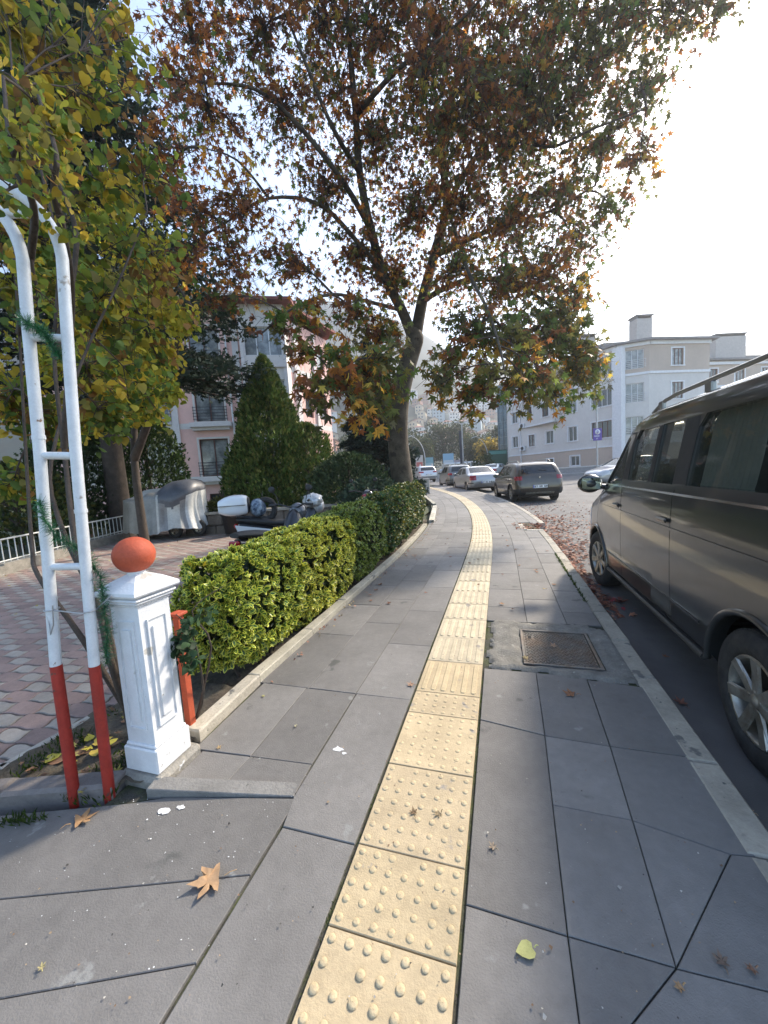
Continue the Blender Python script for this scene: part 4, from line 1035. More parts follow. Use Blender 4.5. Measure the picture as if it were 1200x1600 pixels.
# ---- glass tower sliver
gt = thing('glass_building', 'narrow dark blue glass building beside the pale apartment block', 'building', (*xy(19.1, 60), .3))
A0, A1, A2, A3 = xy(18.2, 60), xy(20.0, 57.5), xy(30, 75), xy(26, 78)
bm_ = mat('blue_glass', (.03, .06, .085), .08, spec=.9, var=.5, vscale=.35, col2=(.07, .12, .15)); b = MB(); b.prism([A0, A1, A2, A3], .3, 14); b.build('glass_wall', bm_, gt, world=True)
b = MB()
for k in range(1, 12): trim_band(b, A0, A1, .3+k*1.15, .06, .05); 
for k in range(4): M = seg_mat(A0, A1, .2+k*.85, 0); b.box(-.03, .03, -.06, 0, .3, 14, M=M)
b.build('mullion', mat('steel_blue', (.12, .16, .19), .4, .5), gt, world=True)
# ---- pink apartment house on the left
PK, PW = (.72, .45, .39), (.62, .58, .54)
pz_ = .0
S0, S1 = xy(-17, 19.6), xy(-7.45, 21.6)
B0, B1, B2 = xy(-7.25, 21.0), xy(-4.95, 21.4), xy(-4.95, 22.3)
S3 = xy(-3.3, 26.0); S4, S5 = xy(-9, 34), xy(-19, 32)
pk = thing('apartment_house', 'pink apartment house with white pilasters and brown windows behind the conifers', 'building', (*S1, 0))
pb_ = [(-.5, PK), (1.55, PW), (1.95, PK), (4.55, PW), (4.85, PK), (7.6, PW), (7.9, PK)]
b = MB(); _, _, _, l1 = seg_frame(S0, S1)
sw = l1-1.95
op1 = [(sw+.05, z, 1.5, 2.05) for z in (2.95, 5.95, 8.95)]+[(2.0, z, 1.5, 2.05) for z in (2.95, 5.95, 8.95)]+[(5.0, z, 1.5, 2.05) for z in (2.95, 5.95, 8.95)]+[(sw+.2, .45, 1.3, 1.0)]
wall_seg(b, S0, S1, -.5, 10.7, op1, pb_, .2)
opb = [(1.17, 3.0, 2.0, 1.5), (1.17, 6.2, 2.0, 1.5), (1.17, 9.0, 2.0, 1.5)]
wall_seg(b, B0, B1, -.5, 10.9, opb, [(-.5, PW)], .2); wall_seg(b, S1, B0, -.5, 10.9, [], [(-.5, PW)]); wall_seg(b, B1, B2, -.5, 10.9, [], [(-.5, PW)])
wall_seg(b, B2, S3, -.5, 10.5, [(1.6, 3, .8, 1.6), (1.6, 6, .8, 1.6), (3.2, 3, .9, 1.6), (3.2, 6, .9, 1.6), (3.2, 9, .9, 1.6)], pb_, .2)
wall_seg(b, S3, S4, -.5, 10.5, [], pb_); wall_seg(b, S4, S5, -.5, 10.5, [], pb_); wall_seg(b, S5, S0, -.5, 10.5, [], pb_)
b.build('wall', stucco, pk, world=True, colors=True)
for (s, z, w, h) in op1: window(pk, S0, S1, s, z, w, h, brown_f, None if z < 1 else mat('pink_trim', PW, .85, var=.06), cols=2, surround=.10, rail=darkrail if z > 1 else None, curtain=(z > 1), depth=.16)
blind = mat('roller_blind', (.55, .56, .56), .6, var=.1)
for (s, z, w, h) in opb: window(pk, B0, B1, s, z, w, h, whit, None, cols=3, curtain=True, rail=None, depth=.16)
for (s, z, w, h) in [(1.6, 3, .8, 1.6), (1.6, 6, .8, 1.6), (3.2, 3, .9, 1.6), (3.2, 6, .9, 1.6), (3.2, 9, .9, 1.6)]: window(pk, B2, S3, s, z, w, h, brown_f, None, cols=1, depth=.16)
ptr = mat('pilaster_render', (.60, .56, .54), .85, var=.06)
b = MB()
for s in (sw-1.75, l1-.28): M = seg_mat(S0, S1, s, 0); b.box(-.16, .16, -.10, 0, 1.6, 10.5, M=M); b.box(-.26, .26, -.22, 0, 1.2, 1.6, M=M, bev=.04)
M = seg_mat(B2, S3, .5, 0); b.box(-.2, .2, -.12, 0, -.3, 10.4, M=M); M = seg_mat(B2, S3, 2.4, 0); b.box(-.12, .12, -.1, 0, -.3, 10.4, M=M)
M = seg_mat(B0, B1, .12, 0); b.box(-.14, .06, -.06, 0, -.3, 10.8, M=M); M = seg_mat(B0, B1, 2.22, 0); b.box(-.06, .14, -.06, 0, -.3, 10.8, M=M)
b.build('pilaster', ptr, pk, world=True)
for z in (4.25, 1.28, 7.3):                                                  # stepped ledges below each window
    b = MB()
    for (dz_, o, hh) in ((0, .42, .24), (-.168, .26, .17)): M = seg_mat(S0, S1, sw+.05, 0); b.box(-1.05+(.1 if dz_ else 0), 1.05-(.1 if dz_ else 0), -o, 0, z+dz_+.35, z+dz_+.35+hh-.002, M=M)
    b.build('ledge', ptr, pk, world=True)
for z in (4.55, 7.6): b = MB(); trim_band(b, B0, B1, z, .35, .12); b.build('ledge', ptr, pk, world=True)
b = MB(); roofslab(b, [S0, S1, B0, B1, B2, S3, S4, S5], 10.9, 11.05, .6); b.prism([xy(-16, 21.5), xy(-4.6, 23.5), xy(-4.8, 30), xy(-15, 31)], 11.05, 12.0); b.build('roof', redroof, pk, world=True)
b = MB(); M = seg_mat(S0, S1, l1-.75, 0, .07); b.tube([M @ Vector((0, 0, -.2)), M @ Vector((0, 0, 10.6))], .05, 8); b.build('drainpipe', whit, pk, world=True)

# ================================================================== FAR FIELD: hill, houses, park
from mathutils import noise as _n
RX = [(-1200, 500), (-300, 470), (0, 455), (300, 462), (450, 470), (560, 488), (650, 528), (700, 552), (800, 575), (930, 600), (1050, 575), (1171, 534), (1240, 515), (1600, 500), (2600, 520)]
def ridge(az):                                                               # az: lateral / depth
    px = 600+590*max(-3, min(3, az)); return (lambda y: ((731-.064*(px-781))-y)/590)(np.interp(px, [q[0] for q in RX], [q[1] for q in RX]))
HD0, HD1 = 120., 470.
def hill_z(a, d):
    r = math.hypot(a, d)/1.06 if False else d
    t = max(0., min(1., (r-HD0)/(HD1-HD0))); k = t**1.75*(1.0 if t < 1 else 1)
    z = ridge(a/max(d, 1))*HD1*k
    z += k*14*_n.noise(Vector((a/70, d/70, 1)))+k*5*_n.noise(Vector((a/22, d/22, 4)))*min(1, t*2)
    if d > HD1: z -= (d-HD1)*.25
    return z+.3
b = MB(); P = []
azs = np.linspace(-1.5, 1.6, 120)
for d in list(np.linspace(HD0, HD1, 60))+[HD1+40, HD1+100, HD1+220]:
    P.append([(lambda p: (p.x, p.y, hill_z(az*d, d)))(AL(az*d, d)) for az in azs])
b.grid(P, flip=True)
hill = b.build('hill', mat('hill_forest', (.014, .024, .016), .98, var=.5, vscale=.06, bump=1., bscale=.5, col2=(.022, .026, .017))); hill['kind'] = 'structure'
# houses climbing the hill
def house_proto(w, l, h, wall, roofm, kind):
    w, l, h = w*.72, l*.8, h*.78
    t = thing('hillside_house', 'x', 'house', (0, 0, 0)); b = MB(); b.box(-w/2, w/2, -l/2, l/2, -3, h); b.add([(-w/2, -l/2, h), (w/2, -l/2, h), (0, -l/2, h+w*.22), (-w/2, l/2, h), (w/2, l/2, h), (0, l/2, h+w*.22)], [(0, 1, 2), (4, 3, 5)]) if kind == 'gable' else None
    b.build('wall', wall, t); r = MB()
    if kind == 'gable':
        for s_ in (-1, 1):
            r.add([(0, -l/2-.5, h+w*.22+.12), (s_*(w/2+.5), -l/2-.5, h-.1), (s_*(w/2+.5), l/2+.5, h-.1), (0, l/2+.5, h+w*.22+.12)], [(0, 1, 2, 3)])
    else:
        a_ = .5; r.add([(-w/2-a_, -l/2-a_, h), (w/2+a_, -l/2-a_, h), (w/2+a_, l/2+a_, h), (-w/2-a_, l/2+a_, h), (-w*.12, 0, h+w*.2), (w*.12, 0, h+w*.2)], [(0, 1, 5, 4), (1, 2, 5), (2, 3, 4, 5), (3, 0, 4), (3, 2, 1, 0)])
    r.build('roof', roofm, t)
    for fl in range(int(h//2.3)):
        for k in range(int(w//2.2)):
            q = MB(); x = -w/2+1.2+k*2.2
            q.box(x-.5, x+.5, -l/2-.03, -l/2+.05, fl*2.3+.7, fl*2.3+1.8); q.build('window', pane_m, t)
    return t
hw = [mat('house_white', (.62, .62, .60), .9, var=.1, vscale=.3), mat('house_cream', (.55, .46, .34), .9, var=.1, vscale=.3), mat('house_brick', (.30, .15, .11), .9, var=.15, vscale=.3), mat('house_blue', (.33, .42, .46), .9)]
hr = [redroof, rooft, mat('brown_roof', (.16, .09, .06), .9)]
kinds = [(9, 9, 6, 0, 0, 'hip', 'white two storey house with a red roof on the hillside'), (11, 9, 9, 0, 1, 'hip', 'white three storey house with a grey roof on the hillside'),
         (8, 10, 6, 1, 0, 'gable', 'cream gabled house with a red roof on the hillside'), (10, 8, 6, 2, 2, 'gable', 'brick coloured house with a brown roof on the hillside'), (12, 9, 12, 3, 1, 'hip', 'pale blue four storey block on the hillside'), (9, 8, 9, 1, 2, 'hip', 'cream three storey house with a brown roof on the hillside')]
protos = [house_proto(w, l, h, hw[a], hr[c], k) for w, l, h, a, c, k, _ in kinds]; cnt = [0]*6; spots_ = []
rs = random.Random(5)
for row, d in enumerate((196, 209, 222, 235, 248, 262, 276, 291, 306, 322)):
    px = 505+rs.uniform(0, 20)
    while px < 800:
        a = (px-600)/590*d; px += (7.5+rs.uniform(.5, 6))/d*590*(1.0 if px > 610 else 2.2)
        if row > 9 and rs.random() < .35: continue
        spots_.append((a+rs.uniform(-1, 1), d+rs.uniform(-5, 5)))
for (a, d) in spots_:
    k = rs.choices(range(6), [6, 2, 4, 4, .7, 2])[0]; o = protos[k] if cnt[k] == 0 else copy_tree(protos[k]); cnt[k] += 1
    p = AL(a, d); place(o, (p.x, p.y, hill_z(a, d)), R(17+rs.uniform(-28, 28))); o['label'] = kinds[k][6]; o['group'] = ['white red-roofed houses on the hill', 'white grey-roofed houses on the hill', 'cream gabled houses on the hill', 'brick coloured houses on the hill', 'pale blue blocks on the hill', 'cream brown-roofed houses on the hill'][k]
print('houses', len(spots_))
# ================================================================== GARDEN EDGE
wpaint = mat('white_paint_masonry', (.66, .67, .68), .55, var=.07, vscale=12, bump=.22, bscale=60, spots=[((.45, .43, .39), 9, .66), ((.30, .28, .25), 34, .70)])
orange = mat('terracotta_paint', (.42, .075, .03), .7, var=.16, vscale=8, bump=.35, bscale=60, spots=[((.30, .10, .06), 14, .66), ((.48, .22, .15), 40, .71)])
conc = mat('old_concrete', (.24, .225, .195), .95, var=.25, vscale=9, bump=.9, bscale=40, spots=((.5, .5, .49), 13, .68))
PX, PY = -1.662, 1.328
gp = thing('gate_post', 'white panelled gate post with an orange ball on top beside the pavement', 'post', (PX, PY, 0))
b = MB(); n = 10
def sq(b, w0, w1, z0, z1, bev=.004): b.box(PX-w0, PX+w0, PY-w0, PY+w0, z0, z1, bev=bev)
b.box(PX-.125, PX+.13, PY-.125, PY+.14, -.15, .045, bev=.02); b.build('footing', conc, gp, world=True)
b = MB(); sq(b, .1, .1, .046, .165, .006); sq(b, .092, 0, .1655, .182, .006); b.build('plinth', wpaint, gp, world=True)
hs = .083                                                                     # shaft half width
b = MB(); Z0, Z1 = .182, .845
for k in range(4):                                                            # four faces with stepped sunk panels
    M = Matrix.Translation((PX, PY, 0)) @ Matrix.Rotation(R(90)*k, 4, 'Z')
    fr = [(hs, 0, Z0, Z1), (hs*.62, 0, Z0+.075, Z1-.065), (hs*.62, -.009, Z0+.075, Z1-.065), (hs*.56, -.009, Z0+.082, Z1-.072), (hs*.56, -.003, Z0+.082, Z1-.072), (hs*.33, -.003, Z0+.115, Z1-.105), (hs*.33, -.011, Z0+.115, Z1-.105)]
    v = []
    for (w, dd, z0, z1) in fr: y = -hs-dd*1.0; v += [(-w, -hs-dd, z0), (w, -hs-dd, z0), (w, -hs-dd, z1), (-w, -hs-dd, z1)]
    v = [(x, -hs+(-(y+hs)), z) for x, y, z in v]
    f = []
    for q in range(len(fr)-1):
        for e in range(4): f.append((q*4+e, q*4+(e+1) % 4, (q+1)*4+(e+1) % 4, (q+1)*4+e))
    q = (len(fr)-1)*4; f.append((q, q+1, q+2, q+3)); b.add(v, f, M=M)
b.build('shaft', wpaint, gp, world=True)
b = MB(); sq(b, .090, 0, .8455, .858, .005); sq(b, .103, 0, .8585, .874, .007); sq(b, .112, 0, .8745, .888, .006); sq(b, .104, 0, .8885, .900, .005)
P = []
for (w, z) in ((.120, .9005), (.124, .908), (.122, .922), (.075, .958), (.045, .975), (.03, .984)):
    P.append([(PX-w, PY-w, z), (PX, PY-w, z), (PX+w, PY-w, z), (PX+w, PY, z), (PX+w, PY+w, z), (PX, PY+w, z), (PX-w, PY+w, z), (PX-w, PY, z)])
b.grid(P, close_u=True, smooth=False, flip=True); b.add(P[0], [tuple(range(7, -1, -1))]); b.add(P[-1], [tuple(range(8))]); b.build('cap', wpaint, gp, world=True)
b = MB(); b.lathe([(.040, .97), (.036, .985), (.045, 1.004), (.03, 1.006)], Matrix.Translation((PX, PY, 0)), 20); b.build('neck', wpaint, gp, world=True)
b = MB(); b.blob((PX, PY, 1.072), .089, .089, .085, 40, 24, fn=lambda d: 1+.008*mn.noise(d*3)); b.build('ball', orange, gp, world=True)
# paint flecks scattered on the slabs round the post
fl = MB()
for k in range(150):
    r = random.random()**.7*1.0; a = random.uniform(-2.4, .4); x, y = PX+.1+r*math.cos(a)*.95, PY-.12+r*math.sin(a)*.75
    if x < PX+.14 and y > PY-.14: continue
    s = random.uniform(.0008, .0026)*(1.8 if random.random() < .08 else 1); an = random.uniform(0, PI)
    if x > -.9 and random.random() < .7: continue
    pts = [(x+s*math.cos(an+t)*random.uniform(.5, 1.6), y+s*math.sin(an+t)*random.uniform(.4, 1)) for t in np.linspace(0, 2*PI, 6)[:-1]]
    fl.add([(p[0], p[1], .0045+rise(x, y)) for p in pts], [tuple(range(5))])
for (x, y, s) in ((-.83, 1.62, .032), (-.79, 1.60, .014), (-1.42, 1.12, .03), (-1.36, 1.15, .018)):
    pts = [(x+s*math.cos(t)*random.uniform(.5, 1.2), y+s*math.sin(t)*random.uniform(.3, .8)) for t in np.linspace(0, 2*PI, 14)[:-1]]; fl.add([(p[0], p[1], .0045) for p in pts], [tuple(range(13))])
o = fl.build('paint_flecks', wpaint); tag(o, 'white paint flecks and drops spattered on the slabs round the gate post', 'paint flecks', kind='stuff')

# ---- tubular arch
tubew = mat('white_tube', (.60, .62, .63), .45, var=.10, vscale=14, bump=.15, bscale=50, spots=[((.33, .30, .26), 11, .66), ((.22, .14, .09), 30, .70)])
tuber = mat('red_tube', (.30, .022, .012), .55, var=.2, vscale=10, bump=.3, bscale=60, spots=[((.10, .05, .035), 22, .67)])
ar = thing('trellis_arch', 'white tubular ladder arch with red painted feet left of the gate post', 'trellis', (-1.81, 1.10, 0))
bd = Vector((-.93, -.37, 0)).normalized()
PA = [Vector((-1.885, 1.072, -.03)), Vector((-1.88, 1.076, .636)), Vector((-1.851, 1.12, 1.577)), Vector((-1.84, 1.137, 2.05)), Vector((-1.832, 1.15, 2.34))]
PB_ = [Vector((-1.745, 1.127, -.03)), Vector((-1.738, 1.137, .616)), Vector((-1.715, 1.17, 1.568)), Vector((-1.70, 1.191, 2.042)), Vector((-1.69, 1.206, 2.34))]
def arcpts(p, r=.30, n=9, a1=80): return [p+bd*(r*(1-math.cos(R(a1)*k/n)))+Vector((0, 0, r*math.sin(R(a1)*k/n))) for k in range(1, n+1)]
for P_ in (PA, PB_):
    top = arcpts(P_[-1]); end = top[-1]; far = [end+bd*.35+Vector((0, 0, .045)), end+bd*.8+Vector((0, 0, .06)), end+bd*1.3+Vector((0, 0, .03))]
    b = MB(); b.tube(P_[1:]+top+far, .0215, 16); 
    for z in (1.30,) if P_ is PB_ else (1.62,): 
        t_ = (z-P_[1].z)/(P_[2].z-P_[1].z); c = P_[1].lerp(P_[2], t_); b.tube([c-Vector((0, 0, .008)), c+Vector((0, 0, .008))], .0242, 16)
    pole = b.build('pole', tubew, ar, world=True)
    b = MB(); b.tube([P_[0], P_[1]+Vector((0, 0, .001))], .0225, 16); q = b.build('red_foot', tuber, None); q.data.transform(ar.matrix_basis.inverted()); q.parent = pole
def pt_on(P_, z):
    for a_, c_ in zip(P_, P_[1:]):
        if a_.z <= z <= c_.z: return a_.lerp(c_, (z-a_.z)/(c_.z-a_.z))
    return P_[-1]
for z in (1.07, 1.545, 2.03):
    b = MB(); b.tube([pt_on(PA, z), pt_on(PB_, z-.01)], .016, 12); b.build('rung', tubew, ar, world=True)
b = MB(); q0, q1 = arcpts(PA[-1])[3], arcpts(PB_[-1])[3]; b.tube([q0, q1], .016, 12); b.build('rung', tubew, ar, world=True)
wire = mat('wire', (.45, .45, .45), .4, .6)
wt = MB(); p, q = pt_on(PA, .885), pt_on(PB_, .865); r_ = .0265
pts = [p+Vector((r_*math.cos(t), r_*math.sin(t), 0)) for t in np.linspace(.5, 6.2, 16)]+[p.lerp(q, k/5)+Vector((.005, -r_, .004*math.sin(k))) for k in range(1, 6)]+[q+Vector((r_*math.cos(t), r_*math.sin(t), 0)) for t in np.linspace(-1.5, 1.2, 8)]+[q+Vector((.07, .05, .05)), Vector((PX-.12, PY-.03, .87))]
wt.tube(pts, .0028, 6); pts = [p+Vector((0, -.02, -.02)), p+Vector((.02, -.03, -.1)), p+Vector((.03, -.02, -.06)), p+Vector((.06, -.03, .03))]; wt.tube(pts, .0025, 5)
tag(wt.build('wire_tie', wire), 'thin pale wire tying the two white poles together and to the gate post', 'wire')
# green tinsel garland wound round the poles
tin = mat('tinsel', (.02, .12, .045), .3, spec=.8, tone='tone', trans=.15)
def garland(name, label, path, n, rad=.05):
    path = [Vector(p) for p in path]; L = [0]
    for a_, c_ in zip(path, path[1:]): L.append(L[-1]+(c_-a_).length)
    t = rng.uniform(0, L[-1], n); i = np.searchsorted(L, t)-1; i = np.clip(i, 0, len(path)-2)
    P = np.array([[*path[k].lerp(path[k+1], (tt-L[k])/(L[k+1]-L[k]))] for k, tt in zip(i, t)])
    d = rng.normal(size=(n, 3)); d /= np.linalg.norm(d, axis=1, keepdims=True)
    X = d; ref = rng.normal(size=(n, 3)); Y = np.cross(X, ref); Y /= np.linalg.norm(Y, axis=1, keepdims=True); Z = np.cross(X, Y)
    T = [(0, -.03, 0), (1, -.012, .03), (1, .012, .03), (0, .03, 0)]
    o = leaves(name, T, [(0, 1, 2, 3)], P, np.stack([X, Y, Z], 2), rng.uniform(rad*.5, rad, n), pick([(1, 1, 1), (1.8, 1.6, 1.3), (.6, .7, .8)], n), tin, None); tag(o, label, 'garland', kind=None); return o
a1 = pt_on(PA, 1.33); b1 = pt_on(PB_, 1.0)
garland('tinsel_garland', 'green tinsel garland slanting between the white poles at chest height', [a1+Vector((.01, -.02, .03)), a1+Vector((.04, -.03, -.05)), (a1+b1)/2+Vector((0, -.03, .03)), b1+Vector((-.02, .02, .12)), b1+Vector((.03, .035, .0)), b1+Vector((.02, .04, -.25)), b1+Vector((.0, .03, -.4))], 1900, .045)
a2 = pt_on(PA, 2.1); garland('tinsel_garland', 'dark green tinsel bunched round the left pole above the upper rung', [a2+Vector((-.03, 0, .02)), a2+Vector((.03, -.02, -.03)), a2+Vector((.08, .0, -.06)), a2+Vector((.11, .03, -.16))], 1100, .045)
# red iron post behind the gate post with a twig rail
rp = thing('fence_post', 'short orange red iron post standing behind the white gate post', 'post', (-1.70, 1.57, 0))
b = MB(); b.box(-1.72, -1.682, 1.545, 1.585, -.1, .685, bev=.002); b.box(-1.735, -1.665, 1.53, 1.60, .685, .70, bev=.003); b.build('bar', orange, rp, world=True)
# ---- low white railing across the courtyard
fnw = mat('railing_white', (.55, .56, .54), .5, var=.1)
fp = [Vector((-7.9, 2.2, 0)), Vector((-8.75, 4.35, 0)), Vector((-9.5, 6.2, 0)), Vector((-10.1, 7.9, 0))]
rl = thing('railing', 'low white railing on a concrete kerb at the back of the courtyard', 'railing', fp[1])
b = MB(); 
for a_, c_ in zip(fp, fp[1:]): d = (c_-a_).normalized(); nn = Vector((-d.y, d.x, 0))*.12; b.prism([(a_-nn).xy, (c_-nn).xy, (c_+nn).xy, (a_+nn).xy], -.1, .16+rise(c_.x, c_.y))
b.build('kerb_base', conc, rl, world=True)
b = MB(); b.tube([p+Vector((0, 0, .62+rise(p.x, p.y))) for p in fp], .018, 6); b.tube([p+Vector((0, 0, .22+rise(p.x, p.y))) for p in fp], .014, 6); b.build('rail', fnw, rl, world=True)
for a_, c_ in zip(fp, fp[1:]):
    m_ = int((c_-a_).length/.14)
    for k in range(m_):
        p = a_.lerp(c_, k/m_); z = rise(p.x, p.y); b = MB(); b.tube([p+Vector((0, 0, .15+z)), p+Vector((0, 0, .62+z))], .010, 5); b.build('baluster', fnw, rl, world=True)
# ---- low stone planter wall
stone = mat('planter_stone', (.13, .11, .09), .95, var=.4, vscale=3, bump=.9, bscale=14)
pw = thing('planter_wall', 'low dark stone planter wall with a pale coping behind the motorbikes', 'wall', AL(-3.5, 10.2, .1))
b = MB(); z = .1
for k in range(14):
    x0 = -5.5+k*.42
    for r_ in range(2):
        o_ = .2*(r_ % 2); M = Matrix(((HR.x, HF.x, 0, 0), (HR.y, HF.y, 0, 0), (0, 0, 1, 0), (0, 0, 0, 1))); j = random.uniform(-.02, .02); b.box(x0+o_, x0+o_+.41, 10.2+j, 10.55, z-.1+r_*.3, z+.2+r_*.3-.01, M=M, bev=.03)
b.build('stonework', stone, pw, world=True)
b = MB(); b.box(-5.6, .4, 10.15, 10.62, .60, .67, M=M, bev=.015); b.build('coping', conc, pw, world=True)
bn = thing('black_bin', 'black plastic tub standing against the stone planter wall', 'bin', AL(-4.05, 9.85, .1))
b = MB(); b.lathe([(0, .0), (.20, .0), (.26, .55), (.28, .55), (.28, .58), (.25, .58), (.19, .04), (0, .04)], None, 24); b.build('tub', dark, bn)
b = MB(); b.lathe([(.285, .50), (.292, .51), (.292, .54), (.285, .55)], None, 24); b.build('rim_band', rubber, bn)

# ---- covered motor tricycle
tarp_m = mat('tarpaulin', (1, 1, 1), .45, var=.22, vscale=3, bump=1., bscale=7, tone='tone', spec=.6)
cvp = AL(-5.95, 10.25); cvz = rise(cvp.x, cvp.y)
cv = thing('covered_vehicle', 'bulky vehicle under a grey and beige tarpaulin parked in the courtyard', 'covered vehicle', (cvp.x, cvp.y, cvz), math.atan2(HR.y, HR.x)+R(-6))
def th(x, y):
    def bump_(cx, cy, rx, ry, h, p=4): q = (abs((x-cx)/rx)**p+abs((y-cy)/ry)**p); return h*max(0, 1-q*.5)
    v_ = [bump_(-.60, 0, .75, .9, 1.12, 6), bump_(-.42, .3, .6, .6, 1.30, 4), bump_(.55, .2, .72, .9, 1.52, 3.4), bump_(.05, -.25, .55, .8, 1.2, 3), .7]; return math.log(sum(math.exp(9*q) for q in v_))/9
rings = []; NS = 120
for i in range(12):
    s = i/11; row = []
    for k in range(NS):
        t = 2*PI*k/NS; c, s_ = math.cos(t), math.sin(t); q = (abs(c)**3.2+abs(s_)**3.2)**(-1/3.2)
        x, y = 1.02*q*c*s, .62*q*s_*s; row.append((x, y, th(x, y)+.02*_n.noise(Vector((x*4, y*4, 0)))-.04*max(0, s-.85)/.15))
    rings.append(row)
base = rings[-1]
for i in range(1, 13):
    s = i/12; row = []
    for k in range(NS):
        x, y, z = base[k]; t = 2*PI*k/NS; fold = (math.sin(t*17+2*math.sin(t*3))*.5+math.sin(t*29+1)*.3); ex = 1+.05*s+.06*fold*s*(.5 if x < -.2 else 1.1)
        hem = .19+.035*math.sin(t*5)+.03*fold+(.05 if x > .2 else 0)
        if x > .3: ex -= .12*math.sin(s*PI)*(1 if y < 0 else .3)
        row.append((x*ex, y*ex+(-.06*s if y < 0 else 0), z+(hem-z)*s+.012*_n.noise(Vector((x*6, y*6, s*5)))))
    rings.append(row)
b = MB(); P = rings; 
for i in range(len(P)-1):
    for k in range(NS):
        q = [P[i][k], P[i][(k+1) % NS], P[i+1][(k+1) % NS], P[i+1][k]]; x = sum(p[0] for p in q)/4; y = sum(p[1] for p in q)/4; zz = sum(p[2] for p in q)/4
        tt_ = 2*PI*(k+.5)/NS; fr_ = max(0, (i-10)/12); xb = base[k][0]
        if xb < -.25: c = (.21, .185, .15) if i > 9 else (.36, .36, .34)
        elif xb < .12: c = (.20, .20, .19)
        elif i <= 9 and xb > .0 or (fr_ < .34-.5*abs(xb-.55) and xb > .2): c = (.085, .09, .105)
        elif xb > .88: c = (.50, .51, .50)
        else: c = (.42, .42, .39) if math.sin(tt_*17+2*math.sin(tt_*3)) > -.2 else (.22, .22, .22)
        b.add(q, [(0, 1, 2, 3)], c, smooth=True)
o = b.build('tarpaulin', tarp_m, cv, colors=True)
me = o.data; bm = bmesh.new(); bm.from_mesh(me); bmesh.ops.remove_doubles(bm, verts=bm.verts, dist=1e-4); bmesh.ops.recalc_face_normals(bm, faces=bm.faces); bm.to_mesh(me); bm.free()
wheel(cv, .42, -.42, .22, .22, .13, .10, -1, R(80), 5, detail=False); wheel(cv, .95, -.2, .22, .22, .13, .10, -1, R(80), 5, detail=False); wheel(cv, -.6, -.3, .22, .22, .13, .10, -1, R(80), 5, detail=False)
b = MB(); b.box(-.8, .9, -.3, .3, .22, .34); b.build('chassis', well, cv)

